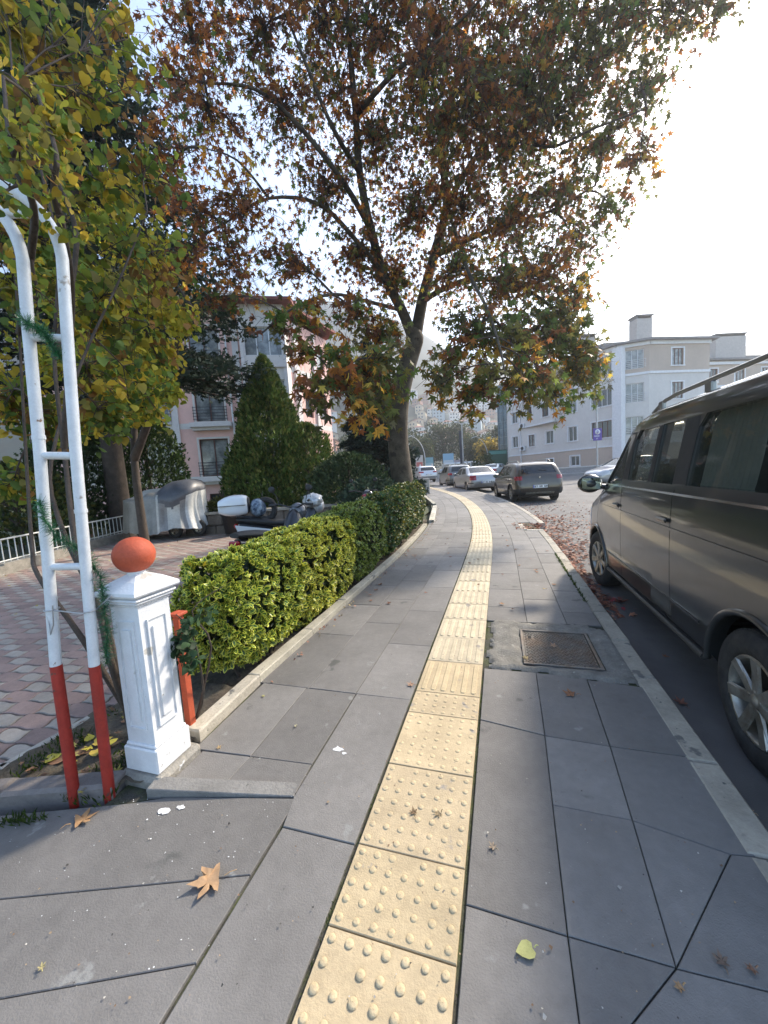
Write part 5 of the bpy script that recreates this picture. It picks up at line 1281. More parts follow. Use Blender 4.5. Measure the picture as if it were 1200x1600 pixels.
# ---- motorbikes.  local: +x forward, z up
def motorbike(name, label, loc, rz, body, seatc, box=None, cover=None, bag=False):
    t = thing(name, label, 'motorbike', loc, rz, None)
    for x in (-.62, .66): 
        w = wheel(t, x, 0, .28, .28, .19, .09, -1, R(90), 5, detail=False); w.location = (0, 0, 0); w.data.transform(Matrix.Translation((0, .045, 0))); [c.data.transform(Matrix.Translation((0, .045, 0))) for c in w.children]
    b = MB(); b.tube([(.66, .07, .28), (.52, .07, .62), (.42, .06, .92)], .022, 8); b.tube([(.66, -.07, .28), (.52, -.07, .62), (.42, -.06, .92)], .022, 8); b.build('fork', darkrail, t)
    b = MB(); P = []
    for x, w, z0, z1 in ((.44, .12, .45, .98), (.36, .15, .40, 1.0), (.28, .14, .36, .86), (.12, .11, .32, .62), (-.1, .12, .34, .60), (-.35, .13, .40, .68), (-.6, .11, .52, .74), (-.78, .06, .62, .76)):
        P.append([(x, w*math.cos(a)*(1), (z0+z1)/2+(z1-z0)/2*math.sin(a)) for a in np.linspace(0, 2*PI, 17)[:-1]])
    b.grid(P, close_u=True); b.add(P[0], [tuple(range(16))]); b.add(P[-1], [tuple(range(15, -1, -1))]); mods(b.build('body', body, t), subsurf=1)
    b = MB(); P = []
    for x, w, z0, z1 in ((.16, .07, .62, .68), (.05, .11, .62, .73), (-.2, .14, .64, .76), (-.45, .15, .68, .82), (-.7, .12, .74, .84), (-.82, .07, .77, .83)):
        P.append([(x, w*math.cos(a), (z0+z1)/2+(z1-z0)/2*math.sin(a)) for a in np.linspace(0, 2*PI, 15)[:-1]])
    b.grid(P, close_u=True); b.add(P[0], [tuple(range(14))]); b.add(P[-1], [tuple(range(13, -1, -1))]); mods(b.build('seat', seatc, t), subsurf=1)
    b = MB(); b.tube([(.34, -.36, 1.04), (.36, -.2, 1.05), (.42, -.06, 1.0), (.42, .06, 1.0), (.36, .2, 1.05), (.34, .36, 1.04)], .012, 8); b.tube([(.33, -.36, 1.04), (.35, -.24, 1.05)], .02, 8); b.tube([(.33, .36, 1.04), (.35, .24, 1.05)], .02, 8); hb = b.build('handlebar', dark, t)
    for s_ in (-1, 1):
        b = MB(); b.tube([(.38, s_*.22, 1.05), (.37, s_*.25, 1.17), (.35, s_*.30, 1.24)], .006, 6); b.blob((.35, s_*.31, 1.27), .018, .055, .045, 14, 8); b.build('mirror', dark, t)
    b = MB(); b.blob((.50, 0, .93), .11, .13, .13, 18, 12); b.build('headlight', mat('headlamp_grey', (.10, .10, .11), .15, coat=.6) if cover is None else cover, t)
    b = MB(); 
    for x, r0 in ((.66, .31), (-.62, .31)):
        P = []
        for k in range(10): a = R(20)+R(140)*k/9; P.append([(x+r0*math.cos(a), y, .28+r0*math.sin(a)) for y in (-.06, -.03, .0, .03, .06)])
        b.grid(P)
    mods(b.build('mudguard', body, t), solid=.006)
    b = MB(); b.tube([(-.2, -.15, .26), (-.5, -.17, .32), (-.85, -.18, .42)], [.03, .045, .05], 10); b.box(-.2, .15, -.12, .12, .22, .42, bev=.05); b.build('engine', mat('engine_metal', (.12, .12, .12), .4, .7), t)
    b = MB(); b.box(-.86, -.80, -.07, .07, .66, .74, bev=.02); b.build('tail_light', redlamp, t)
    if box:
        b = MB(); P = []
        for x, w, z0, z1 in ((-.62, .15, .90, 1.17), (-.66, .19, .87, 1.20), (-.82, .21, .86, 1.21), (-.97, .19, .87, 1.18), (-1.06, .13, .92, 1.12)):
            P.append([(x, w*math.copysign(abs(math.cos(a))**.6, math.cos(a)), (z0+z1)/2+(z1-z0)/2*math.copysign(abs(math.sin(a))**.6, math.sin(a))) for a in np.linspace(0, 2*PI, 25)[:-1]])
        b.grid(P, close_u=True); b.add(P[0], [tuple(range(24))]); b.add(P[-1], [tuple(range(23, -1, -1))]); bx = mods(b.build('top_box', box, t), subsurf=1)
        g = MB(); g.box(-1.05, -.64, -.215, .215, 1.035, 1.043, bev=.003); g.box(-.64, -.60, -.12, .12, .9, 1.15, bev=.03); q = g.build('lid_seam', dark, bx)
        b = MB(); b.tube([(-.45, .0, .80), (-.8, .1, .86), (-.9, .0, .86), (-.8, -.1, .86), (-.45, 0, .80)], .014, 6); b.build('carrier', darkrail, t)
    if bag:
        b = MB(); b.blob((-.47, 0, .97), .13, .16, .15, 20, 14, fn=lambda d: 1+.08*_n.noise(d*3)); b.build('bundle', mat('blue_print_cloth', (.03, .05, .09), .8, col2=(.25, .32, .40), vscale=25), t)
        b = MB(); b.tube([(-.34+.13*math.cos(a), .0, .93+.16*math.sin(a)) for a in np.linspace(0, 2*PI, 25)], .05, 10, cap=False); b.build('spare_tube', rubber, t)
    if box:
        for s_ in (-1, 1):
            b = MB(); v = [(-.82, s_*.13, .70), (-.3, s_*.165, .60), (-.22, s_*.16, .44), (-.5, s_*.15, .42), (-.78, s_*.10, .56)]; v += [(x, y-s_*.05, z) for x, y, z in v]; b.add(v, [(0, 1, 2, 3, 4), (9, 8, 7, 6, 5)]+[(i, (i+1) % 5, 5+(i+1) % 5, 5+i) for i in range(5)]); mods(b.build('side_panel', box, t), bevel=.012)
    if cover:
        b = MB(); b.blob((.42, 0, 1.02), .17, .30, .12, 24, 14, fn=lambda d: 1+.22*_n.noise(d*4)); b.build('hood_cover', cover, t)
    b = MB(); b.tube([(.0, .0, .28), (-.02, .16, .02)], .012, 6); b.build('side_stand', darkrail, t)
    return t
silverc = mat('silver_cloth', (.55, .56, .57), .35, .3, var=.25, vscale=12, bump=.8, bscale=22)
wb = mat('bike_white', (.66, .68, .70), .3, coat=.6); rb_ = mat('bike_red', (.33, .012, .03), .3, coat=.6); kb_ = mat('bike_black', (.02, .02, .022), .35, coat=.4)
def at_g(px, d): q = AL((px-600)/590*d, d); return (q.x, q.y, rise(q.x, q.y)-.01)
hdg = math.atan2(HR.y, HR.x)
motorbike('motorbike', 'white motorbike with a large white top box and a silver cloth over its front', at_g(446, 6.3), hdg+R(14), kb_, mat('bike_seat', (.02, .02, .02), .6), box=wb, cover=silverc, bag=True)
motorbike('motorbike', 'black motorbike with a red tail light low behind the golden hedge', at_g(428, 5.0), hdg+R(70), kb_, mat('bike_seat', (.02, .02, .02), .6))
bpy.context.view_layer.update()
motorbike('motor_scooter', 'red scooter with a tall mirror behind the hedge, right of the white motorbike', at_g(552, 7.8), hdg+R(60), rb_, mat('bike_seat', (.02, .02, .02), .6))
# white side panel on the first bike is part of its body shape
# ================================================================== PLANTS
leafm = mat('leaf', (1, 1, 1), .55, tone='tone', trans=.6, spec=.3)
glossleaf = mat('hedge_leaf', (1, 1, 1), .38, tone='tone', trans=.22, spec=.45)
needle = mat('needle_leaf', (1, 1, 1), .7, tone='tone', trans=.12, spec=.2)
bark_p = mat('plane_bark', (.045, .033, .022), .9, var=.35, vscale=4, bump=1., bscale=22, col2=(.085, .07, .048), spots=[((.035, .025, .018), 5, .60)])
bark_d = mat('dark_bark', (.06, .045, .034), .95, var=.35, vscale=6, bump=1., bscale=30)
twig_m = mat('twig', (.06, .042, .03), .9, var=.2)
# -- leaf shapes
def palmate():
    tips = [(1.0, 90), (.80, 38), (.55, -14)]; 
    right = [(1.0, 90), (.62, 78), (.60, 71), (.34, 63), (.66, 52), (.84, 40), (.58, 32), (.30, 12), (.48, -2), (.56, -16), (.26, -40)]
    pts = [(0, -.14)]+[(r*math.cos(R(a)), r*math.sin(R(a))) for r, a in right[::-1]]
    pts += [(-x, y) for x, y in pts[1:-1]][::-1]
    return [(x*.58, y*.58+.08, -.16*(x*x+y*y)+.05*abs(x)) for x, y in pts]
PALM = palmate(); PALMF = [tuple(range(len(PALM)))]
PALM_LO = [(0, -.05, 0), (.30, .0, -.05), (.20, .22, -.0), (.48, .42, -.1), (.17, .42, 0), (0, .68, -.12), (-.17, .42, 0), (-.48, .42, -.1), (-.20, .22, 0), (-.30, 0, -.05)]; PALM_LOF = [tuple(range(10))]
HEART = [(0, 0, 0), (.26, -.08, -.03), (.46, .12, -.06), (.44, .42, -.05), (.24, .74, -.04), (0, 1.0, -.12), (-.24, .74, -.04), (-.44, .42, -.05), (-.46, .12, -.06), (-.26, -.08, -.03)]
HEARTM = HEART+[(0, .45, .05)]; HEARTF = [(i, (i+1) % 10, 10) for i in range(10)]
OVAL = [(0, 0, 0), (.22, .2, .03), (.27, .5, .04), (.15, .85, 0), (0, 1.0, -.05), (-.15, .85, 0), (-.27, .5, .04), (-.22, .2, .03)]
OVALF = [(0, 1, 2, 3, 4), (0, 4, 5, 6, 7)]
VO = [(0, .04, 0), (.21, .24, .05), (.25, .55, .06), (.13, .85, .02), (0, .98, -.04), (-.13, .85, .02), (-.25, .55, .06), (-.21, .24, .05)]
VI = [(0, .10, -.01), (.13, .28, .02), (.16, .54, .03), (.07, .76, .0), (0, .84, -.03), (-.07, .76, .0), (-.16, .54, .03), (-.13, .28, .02)]
VARI = VO+VI; VARIF = [(i, (i+1) % 8, 8+(i+1) % 8, 8+i) for i in range(8)]+[(8, 9, 10, 11, 12), (8, 12, 13, 14, 15)]
def nz(v): return v/np.linalg.norm(v, axis=-1, keepdims=True)
def unit(n): return nz(rng.normal(size=(n, 3)))

# ---- variegated hedge, five shrubs
def hedge(name, label, y0, y1, x0, x1, h, n, marg, green, lo=False, bottom=.06, back=.0, size=(.042, .062)):
    """rosettes of leaves over a clipped rounded block that follows the pavement edge"""
    cy = (y0+y1)/2
    def edge(y): return (pav_x(y)+.355) if y > 6 else 0
    t = thing(name, label, 'hedge', (x0/2+x1/2+edge(cy), cy, rise(x0, cy)-.02), 0, 'clipped shrubs making up the hedge along the pavement')
    k = n; P = rng.uniform(-1, 1, (k*3, 3)); pw_ = 3.8
    r = (np.abs(P)**pw_).sum(1)**(1/pw_); P = P[r > .05]; r = r[r > .05]; D = P/r[:, None]                       # on the superellipsoid
    D = D[:k]; N_ = np.sign(D)*np.abs(D)**(pw_-1); N_ = nz(N_/np.array([(x1-x0)/2, (y1-y0)/2, h/2]))
    Q = np.empty_like(D); bumpv = np.array([.08*_n.noise(Vector((d[0]*2.2, d[1]*3+y0, d[2]*2.5)))+.035*_n.noise(Vector((d[0]*7, d[1]*8+y0, d[2]*7))) for d in D])
    S = np.array([(x1-x0)/2, (y1-y0)/2+.06, (h-bottom)/2]); Q = D*S*(1.02+bumpv[:, None]*2.5)
    tap = 1-.10*np.clip(-D[:, 2], 0, 1); Q[:, 0] *= tap; Q[:, 1] *= tap
    Q = Q+np.array([(x0+x1)/2, cy, bottom+(h-bottom)/2]); 
    Q[:, 0] += np.array([edge(y) for y in Q[:, 1]]); Q[:, 2] += np.array([rise(-2, y) for y in Q[:, 1]])
    # leaves of each rosette
    m = 6; allp, allr, alls, allc = [], [], [], []
    yel = np.clip(.5+.9*np.array([_n.noise(Vector((q[0]*2.5, q[1]*2.5, q[2]*2.5+9))) for q in Q]), 0, 1)
    tilt = nz(N_+rng.normal(size=N_.shape)*.35+np.array([0, 0, .28]))
    for j in range(m):
        ref = nz(np.cross(tilt, rng.normal(size=tilt.shape))); a = 2*PI*j/m
        u = ref; w = np.cross(tilt, u); out = u*math.cos(a)+w*math.sin(a)
        op = rng.uniform(.35, 1.15, len(Q))[:, None]; Y = nz(out*op+tilt*.75); X = nz(np.cross(Y, tilt)); Z = np.cross(X, Y)
        allp.append(Q+Y*.004); allr.append(np.stack([X, Y, Z], 2)); alls.append(rng.uniform(*size, len(Q)))
        g = np.array(green)*rng.uniform(.6, 1.35, (len(Q), 1)); allc.append(g)
    P_, R_, S_, C_ = map(np.concatenate, (allp, allr, alls, allc)); Y_ = np.tile(yel, m)
    if not lo:
        o = leaves('foliage', VARI, VARIF, P_, R_, S_, C_, glossleaf, t, facecol=[(8.5, 4.2, 3.6)]*8+[(1, 1, 1)]*2) if marg > .9 else leaves('foliage', VARI, VARIF, P_, R_, S_, C_, glossleaf, t, facecol=[(1+5.0*marg, 1+2.2*marg, 1+1.5*marg)]*8+[(1, 1, 1)]*2)
    else:
        sel = rng.random(len(P_)) < (.15+.6*Y_)*marg; C_[sel] = np.array((.26, .23, .05))*rng.uniform(.7, 1.2, (sel.sum(), 1)); leaves('foliage', OVAL, OVALF, P_, R_, S_*1.15, C_, glossleaf, t)
    # golden growing tips on top
    ntip = int(n*.10*marg); top = Q[(D[:, 2] > .55)]; 
    if len(top) and ntip:
        I = rng.choice(len(top), ntip); p = top[I]+rng.normal(size=(ntip, 3))*.012; up = nz(unit(ntip)*.6+np.array([0, 0, 1.])); X = nz(np.cross(up, rng.normal(size=up.shape))); leaves('young_leaves', OVAL, OVALF, p, np.stack([X, up, np.cross(X, up)], 2), rng.uniform(.03, .045, ntip), pick([(.42, .36, .04), (.50, .38, .03), (.30, .30, .05)], ntip), glossleaf, t)
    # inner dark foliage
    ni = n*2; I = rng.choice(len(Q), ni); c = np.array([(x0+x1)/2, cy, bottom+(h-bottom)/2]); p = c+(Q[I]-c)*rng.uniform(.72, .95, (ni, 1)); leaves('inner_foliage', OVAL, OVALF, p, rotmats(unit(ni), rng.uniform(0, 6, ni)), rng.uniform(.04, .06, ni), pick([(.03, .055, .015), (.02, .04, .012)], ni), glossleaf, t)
    # stems
    b = MB()
    for i in range(max(5, int((y1-y0)*8))):
        y = random.uniform(y0+.1, y1-.1); x = random.uniform(x0+.12, x1-.1)+edge(y); z0 = rise(x, y)-.05; p = [Vector((x, y, z0))]
        for s in range(4): p.append(p[-1]+Vector((random.uniform(-.09, .09), random.uniform(-.12, .12), h*.19)))
        b.tube(p, [.012, .010, .008, .006, .004], 5)
    b.build('stem', bark_d, t, world=True)
    return t
hedge('hedge_shrub', 'yellow edged variegated hedge shrub nearest the gate post', 1.98, 2.85, -2.14, -1.68, .84, 1700, 1.0, (.07, .145, .025), bottom=.12)
hedge('hedge_shrub', 'golden variegated hedge shrub, second from the gate post', 2.76, 4.15, -2.22, -1.70, .88, 2200, 1.0, (.085, .16, .026))
hedge('hedge_shrub', 'darker green hedge shrub with golden tips, third from the gate post', 4.10, 5.60, -2.30, -1.72, .94, 2200, .8, (.055, .115, .025), size=(.04, .055))
hedge('hedge_shrub', 'tall green hedge shrub, fourth from the gate post', 5.5, 7.9, -2.36, -1.76, .98, 2600, .55, (.06, .11, .028), lo=True, size=(.045, .06))
hedge('hedge_shrub', 'rounded green hedge shrub at the far end of the hedge by the plane tree', 7.8, 10.4, -2.5, -1.80, 1.02, 2600, .5, (.06, .105, .03), lo=True, size=(.05, .065))

# ---- the plane tree
def limb(b, pts, r0, r1, seg=12, mi=0):
    # smooth the polyline a little and taper
    P = [Vector(p) for p in pts]
    out = []
    for i in range(len(P)-1):
        p0, p1, p2, p3 = P[max(i-1, 0)], P[i], P[i+1], P[min(i+2, len(P)-1)]
        for k in range(4):
            t = k/4; out.append(.5*((2*p1)+(-p0+p2)*t+(2*p0-5*p1+4*p2-p3)*t*t+(-p0+3*p1-3*p2+p3)*t**3))
    out.append(P[-1]); n = len(out); b.tube(out, [r0+(r1-r0)*(i/(n-1))**.8 for i in range(n)], seg); return out
pt_base = AD(630, 742, 11.3)
PT = thing('plane_tree', 'tall plane tree with autumn leaves leaning over the pavement behind the hedge', 'tree', (pt_base.x, pt_base.y, rise(pt_base.x, pt_base.y)-.05))
b = MB(); D_ = 11.3
bx_, by_ = pt_base.x, pt_base.y
tr = [(bx_, by_, rise(bx_, by_)-.1), AD(630, 760, D_), AD(622, 690, D_), AD(624, 630, D_-.1), AD(634, 580, D_-.2), AD(648, 535, D_-.3)]
limb(b, tr[:2]+tr[2:], .36, .245, 18); b.blob(tuple(AD(648, 530, D_-.3)), .26, .26, .34, 14, 10)
b.lathe([(.52, -.05), (.42, .12), (.36, .4)], Matrix.Translation((bx_, by_, rise(bx_, by_)-.05)), 18)
LIMBS = [[(648, 535, 11.0), (628, 485, 10.8), (600, 430, 10.4), (580, 360, 10.0), (562, 270, 9.6), (556, 180, 9.2), (548, 90, 8.8), (540, -20, 8.4)],
         [(648, 535, 11.0), (660, 470, 11.0), (678, 400, 11.0), (698, 320, 10.8), (690, 230, 10.6), (710, 140, 10.4), (730, 40, 10.2), (745, -60, 10)],
         [(698, 320, 10.8), (740, 250, 10.4), (800, 180, 10.0), (870, 110, 9.6), (960, 40, 9.2)],
         [(678, 400, 11.0), (730, 375, 10.6), (790, 350, 10.2), (860, 330, 9.9), (930, 290, 9.6)],
         [(660, 470, 11.0), (720, 440, 10.4), (790, 440, 9.6), (850, 470, 9.0), (900, 520, 8.5)],
         [(600, 430, 10.4), (560, 380, 9.6), (500, 320, 9.0), (420, 310, 8.4), (350, 350, 8.0)],
         [(580, 360, 10.0), (540, 290, 9.0), (470, 200, 8.4), (400, 140, 8.0), (320, 130, 7.8)],
         [(562, 270, 9.6), (520, 200, 8.6), (470, 80, 8.0), (430, -20, 7.6)],
         [(628, 485, 10.8), (570, 470, 9.6), (520, 460, 8.4), (460, 480, 7.4), (410, 520, 6.8)],
         [(648, 535, 11.0), (600, 560, 9.4), (560, 560, 8.0), (530, 580, 6.8), (500, 600, 6.2)],
         [(556, 180, 9.2), (620, 110, 8.2), (690, 60, 7.4), (760, -10, 6.8)],
         [(698, 320, 10.8), (730, 420, 9.0), (760, 480, 7.6), (780, 540, 6.6), (790, 590, 6.0)],
         [(420, 310, 8.4), (370, 250, 7.8), (310, 230, 7.4)], [(800, 180, 10.0), (850, 230, 9.0), (930, 200, 8.2), (1010, 170, 7.8)]]
LP = []
for i, L_ in enumerate(LIMBS):
    P = [AD(*q) for q in L_]; r0 = [.17, .19, .10, .10, .09, .08, .085, .07, .06, .055, .07, .055, .035, .05][i]
    LP.append(limb(b, P, r0, r0*.22 if i > 1 else .05, 10))
b.build('trunk', bark_p, PT, world=True)
nodes = [p for L_ in LP for p in L_[4:]]
# crown blobs: px, py, distance, radius
BL = [(300, 60, 8.2, 1.2), (330, 190, 8.0, 1.2), (400, 60, 8.0, 1.2), (380, 330, 8.2, 1.1), (440, 180, 8.6, 1.3), (360, 420, 8.0, .9), (450, 410, 8.4, 1.0), (500, 40, 8.5, 1.3), (510, 300, 9, 1.2),
      (520, 150, 9.2, 1.3), (480, 490, 7.6, .55), (430, 500, 7.0, .35), (600, 60, 9, 1.4), (590, 220, 9.6, 1.4), (560, 400, 10, 1.1), (640, 330, 10.5, 1.4), (620, 440, 10.6, 1.0), (690, 70, 9, 1.4), (690, 200, 10, 1.5),
      (720, 320, 10, 1.4), (700, 430, 9.6, 1.1), (760, 120, 9, 1.5), (790, 240, 9.6, 1.5), (800, 360, 9.6, 1.3), (780, 450, 9, 1.1), (850, 60, 9, 1.4), (870, 180, 9, 1.4), (880, 300, 9.4, 1.2), (850, 430, 9, 1.1), (930, 100, 8.6, 1.3),
      (950, 220, 8.8, 1.1), (980, 20, 8.6, 1.3), (1000, 140, 8.4, .9), (1070, 20, 8.4, .8), (960, 330, 9, .65), (900, 380, 9.2, .8), (850, 520, 8.6, 1.0), (900, 560, 8.2, .75), (800, 540, 7.6, .85), (930, 590, 8.0, .42), (740, 520, 7.4, .7),
      (560, 500, 8.4, .7), (530, 560, 6.6, .38), (475, 545, 6.4, .25), (580, 590, 7, .45), (600, 520, 8.5, .6), (700, 560, 7.2, .5), (760, 590, 6.2, .42), (820, 600, 6.8, .42), (490, 600, 5.6, .16), (560, 620, 5.9, .3), (590, 640, 6.2, .22), (870, 620, 7.6, .32), (880, 480, 8.6, .7),
      (640, -60, 8.4, 1.6), (780, -60, 8.4, 1.6), (480, -60, 8, 1.5), (920, -60, 8.2, 1.4), (340, -50, 7.6, 1.3), (1080, -60, 8, 1.2), (1130, 10, 8.2, .42), (270, 150, 8.4, .8), (740, 200, 8.0, 1.1), (660, 130, 7.6, 1.0), (830, 130, 7.8, 1.0), (1000, 250, 8.6, .5), (910, 450, 8.8, .5), (300, 330, 8.0, .8), (540, 590, 5.5, .26), (500, 625, 5.4, .18), (600, 560, 6.6, .42), (615, 610, 7.6, .2), (565, 645, 5.4, .13), (690, 600, 6.6, .3), (730, 620, 6.4, .2), (270, 260, 8.2, .9), (280, 420, 8.2, .7), (340, 470, 7.6, .35), (840, 590, 7.0, .5), (890, 530, 8, .6)]
tw = MB(); LPOS, LDIR, LCOL, LSZ = [], [], [], []
dens = 20.0
reds = [(.15, .055, .022), (.19, .075, .025), (.11, .05, .028), (.24, .095, .02)]; olive = [(.10, .095, .028), (.085, .10, .03), (.13, .115, .03), (.07, .065, .03)]; gold = [(.36, .20, .03), (.30, .23, .04), (.34, .14, .02)]; grn = [(.07, .11, .025), (.10, .13, .03)]
for (px, py, d, r) in BL:
    c = AD(px, py, d); nd = min(nodes, key=lambda q: (q-c).length+.15*abs(q.z-c.z)*0)
    mid = (nd+c)/2+Vector((0, 0, .12*(nd-c).length)); bp = limb(tw, [nd, mid, c], .032 if r > .6 else .018, .010, 6)
    nc = int(54*r**2.2*(1.0 if px > 520 else .68))+6
    left = max(0, min(1, (560-px)/260)); low = max(0, min(1, (py-420)/120)); rt = max(0, min(1, (px-760)/200))
    for k in range(nc):
        v = Vector(unit(1)[0])*r*random.random()**.42; e = c+v; e.z = c.z+v.z*.9
        s = bp[random.randrange(max(1, len(bp)//2), len(bp))]; m1 = s.lerp(e, .5)+Vector((random.uniform(-.1, .1), random.uniform(-.1, .1), .12*r))
        tip = e+(e-m1).normalized()*.25+Vector((0, 0, -.12)); tw.tube([s, m1, e, tip], [.009, .006, .0042, .0025], 4, cap=False)
        for _ in range(2):
            q = m1.lerp(e, random.random()); tt = q+Vector(unit(1)[0])*.3+Vector((0, 0, -.05)); tw.tube([q, (q+tt)/2+Vector((0, 0, .03)), tt], [.004, .003, .002], 3, cap=False)
            LPOS.append(tt); LDIR.append((tt-q).normalized())
        u = random.random(); pal = gold if u < .09+.10*low else grn if u < .16+.22*low+.05*rt else olive if u < .48+.30*low+.28*rt-.22*left else reds
        nl = random.randint(6, 10)
        for j in range(nl):
            f = random.random(); p = m1.lerp(e, f) if f < .6 else e.lerp(tip, (f-.6)/.4); LPOS.append(p+Vector(unit(1)[0])*.10); LDIR.append(Vector(unit(1)[0]))
        for _ in range(nl+2): LCOL.append(Vector(random.choice(pal))*random.uniform(.9, 2.1)); LSZ.append((.185+.04*low if r > .5 else .22)*random.uniform(.65, 1.2))
tw.build('branch', twig_m, PT, world=True)
n = len(LPOS); P = np.array([list(p) for p in LPOS]); C_ = np.array([list(c) for c in LCOL]); S_ = np.array(LSZ)
print('plane leaves', n)
nrm = nz(unit(n)*1.0+np.array([0, 0, .35])); Yd = nz(unit(n)*.8+np.array([0, 0, -.75])); X = nz(np.cross(Yd, nrm)); Z = np.cross(X, Yd)
leaves('foliage', PALM, PALMF, P, np.stack([X, Yd, Z], 2), S_, C_, leafm, PT)
# a few big leaves hanging close, bottom of the crown, and small twigs at the outline
def cluster_tree_leaves(): pass
# ---- broad-leaved shrub climbing through the arch: yellow green heart leaves
def leafy(name, label, cat, base, stems, blobs, nper, size, cols, tmpl=(HEARTM, HEARTF), bark=bark_d, r0=.03, hang=.5, group=None, jit=.3, twr=.004, m=leafm, drop=.0):
    t = thing(name, label, cat, base, 0, group); b = MB(); nd = []
    for st in stems: nd += limb(b, st, r0*random.uniform(.8, 1.1), r0*.3, 8)
    b.build('trunk', bark, t, world=True); tb_ = MB(); LP_, LS, LC = [], [], []
    for (c, r, *w) in blobs:
        c = Vector(c); q = min(nd, key=lambda p: (p-c).length); bp = limb(tb_, [q, (q+c)/2+Vector((0, 0, .1*r)), c], r0*.35, twr, 5)
        for k in range(int(nper*(w[0] if w else 1))):
            v = Vector(unit(1)[0])*r*random.random()**.45; e = c+v; s = random.choice(bp[len(bp)//2:]); mid = s.lerp(e, .5)+Vector((0, 0, .1*r))
            tb_.tube([s, mid, e], [twr, twr*.7, twr*.4], 4, cap=False); cc = Vector(random.choice(cols))
            for j in range(random.randint(5, 8)):
                f = random.uniform(.3, 1.05); p = s.lerp(e, f); LP_.append(p+Vector(unit(1)[0])*size*.9+Vector((0, 0, -drop*random.random()))); LS.append(size*(w[1] if len(w) > 1 else 1)*random.uniform(.6, 1.15)); LC.append(cc*random.uniform(.6, 1.4))
    tb_.build('branch', twig_m, t, world=True); n = len(LP_); P = np.array([list(p) for p in LP_])
    nrm = nz(unit(n)+np.array([0, 0, .6])); Yd = nz(unit(n)*.7+np.array([0, 0, -hang])); X = nz(np.cross(Yd, nrm)); Z = np.cross(X, Yd)
    leaves('foliage', tmpl[0], tmpl[1], P, np.stack([X, Yd, Z], 2), np.array(LS), np.array([list(c) for c in LC]), m, t); return t
yg = [(.30, .29, .03), (.20, .25, .04), (.40, .34, .04), (.12, .18, .04), (.48, .34, .04), (.14, .21, .04), (.25, .22, .05), (.30, .16, .05)]
dgc = [(.06, .10, .03), (.09, .13, .03), (.05, .075, .025), (.18, .18, .03)]
def V3(px, py, d): return AD(px, py, d)
g0 = Vector((-1.95, 1.42, 0))
stems = [[g0, V3(160, 960, 1.95), V3(120, 860, 2.1), V3(100, 700, 2.3), V3(85, 560, 2.4), V3(90, 400, 2.4), V3(60, 250, 2.4), V3(20, 130, 2.4)],
         [g0+Vector((.04, .03, 0)), V3(130, 1000, 1.9), V3(60, 900, 2.1), V3(50, 850, 2.3), V3(40, 700, 2.5), V3(30, 520, 2.5), V3(20, 380, 2.5)],
         [g0+Vector((-.05, .05, 0)), V3(175, 1040, 1.85), V3(150, 940, 2.0), V3(95, 820, 2.2), V3(80, 720, 2.4), V3(130, 560, 2.7), V3(190, 430, 2.9), V3(230, 330, 3.1)],
         [V3(85, 560, 2.4), V3(120, 380, 2.4), V3(80, 260, 2.3), V3(40, 160, 2.2)], [V3(100, 700, 2.3), V3(112, 480, 2.0), V3(100, 370, 1.55), V3(84, 300, 1.42), V3(88, 240, 1.40), V3(60, 150, 1.5)], [V3(30, 520, 2.5), V3(48, 400, 1.7), V3(52, 320, 1.42), V3(20, 250, 1.35), V3(5, 120, 1.5)]]
bl = [(V3(60, 120, 3.0), .55), (V3(160, 160, 3.2), .5), (V3(110, 60, 3.3), .5), (V3(30, 250, 2.8), .45), (V3(150, 280, 3.0), .5), (V3(220, 260, 3.4), .5), (V3(90, 380, 2.9), .45), (V3(190, 390, 3.2), .5), (V3(250, 450, 3.6), .5), (V3(150, 480, 3.0), .42),
      (V3(210, 540, 3.5), .45), (V3(140, 590, 3.0), .36), (V3(20, 460, 2.9), .4), (V3(15, 620, 3.0), .36), (V3(230, 620, 3.6), .36), (V3(170, 660, 3.2), .25), (V3(60, 660, 3.2), .28), (V3(245, 560, 4.0), .3), (V3(20, 760, 3.2), .25), (V3(15, 20, 2.9), .5), (V3(200, 60, 3.6), .45), (V3(20, 340, 2.6), .3), (V3(70, 268, 1.36), .06, .25, .45), (V3(8, 300, 1.28), .05, .25, .45), (V3(106, 345, 1.45), .05, .2, .45), (V3(30, 225, 1.34), .09, .5, .45), (V3(85, 215, 1.5), .12, .8, .55), (V3(60, 470, 1.75), .09, .3, .55), (V3(70, 180, 1.8), .2, .8, .6), (V3(40, 400, 1.9), .12, .4, .6)]
leafy('climbing_shrub', 'climbing shrub with yellow green heart shaped leaves twining through the white arch', 'shrub', g0, stems, bl, 27, .075, yg, r0=.02, hang=.5)
rs0 = Vector((-1.78, 1.66, -.03)); leafy('rose_sprig', 'dark green rose sprig arching past the orange red iron post', 'shrub', rs0, [[rs0, V3(318, 1080, 2.0), V3(300, 990, 1.95), V3(275, 960, 1.9)], [rs0, V3(330, 1010, 2.1), V3(300, 955, 2.1), V3(350, 915, 2.25)]],
      [(V3(290, 985, 1.9), .07), (V3(300, 1030, 1.92), .06), (V3(275, 1010, 1.88), .05), (V3(320, 960, 2.1), .06, .5)], 6, .042, [(.05, .10, .05), (.07, .12, .06), (.04, .08, .04)], r0=.008, hang=.3, twr=.0015)
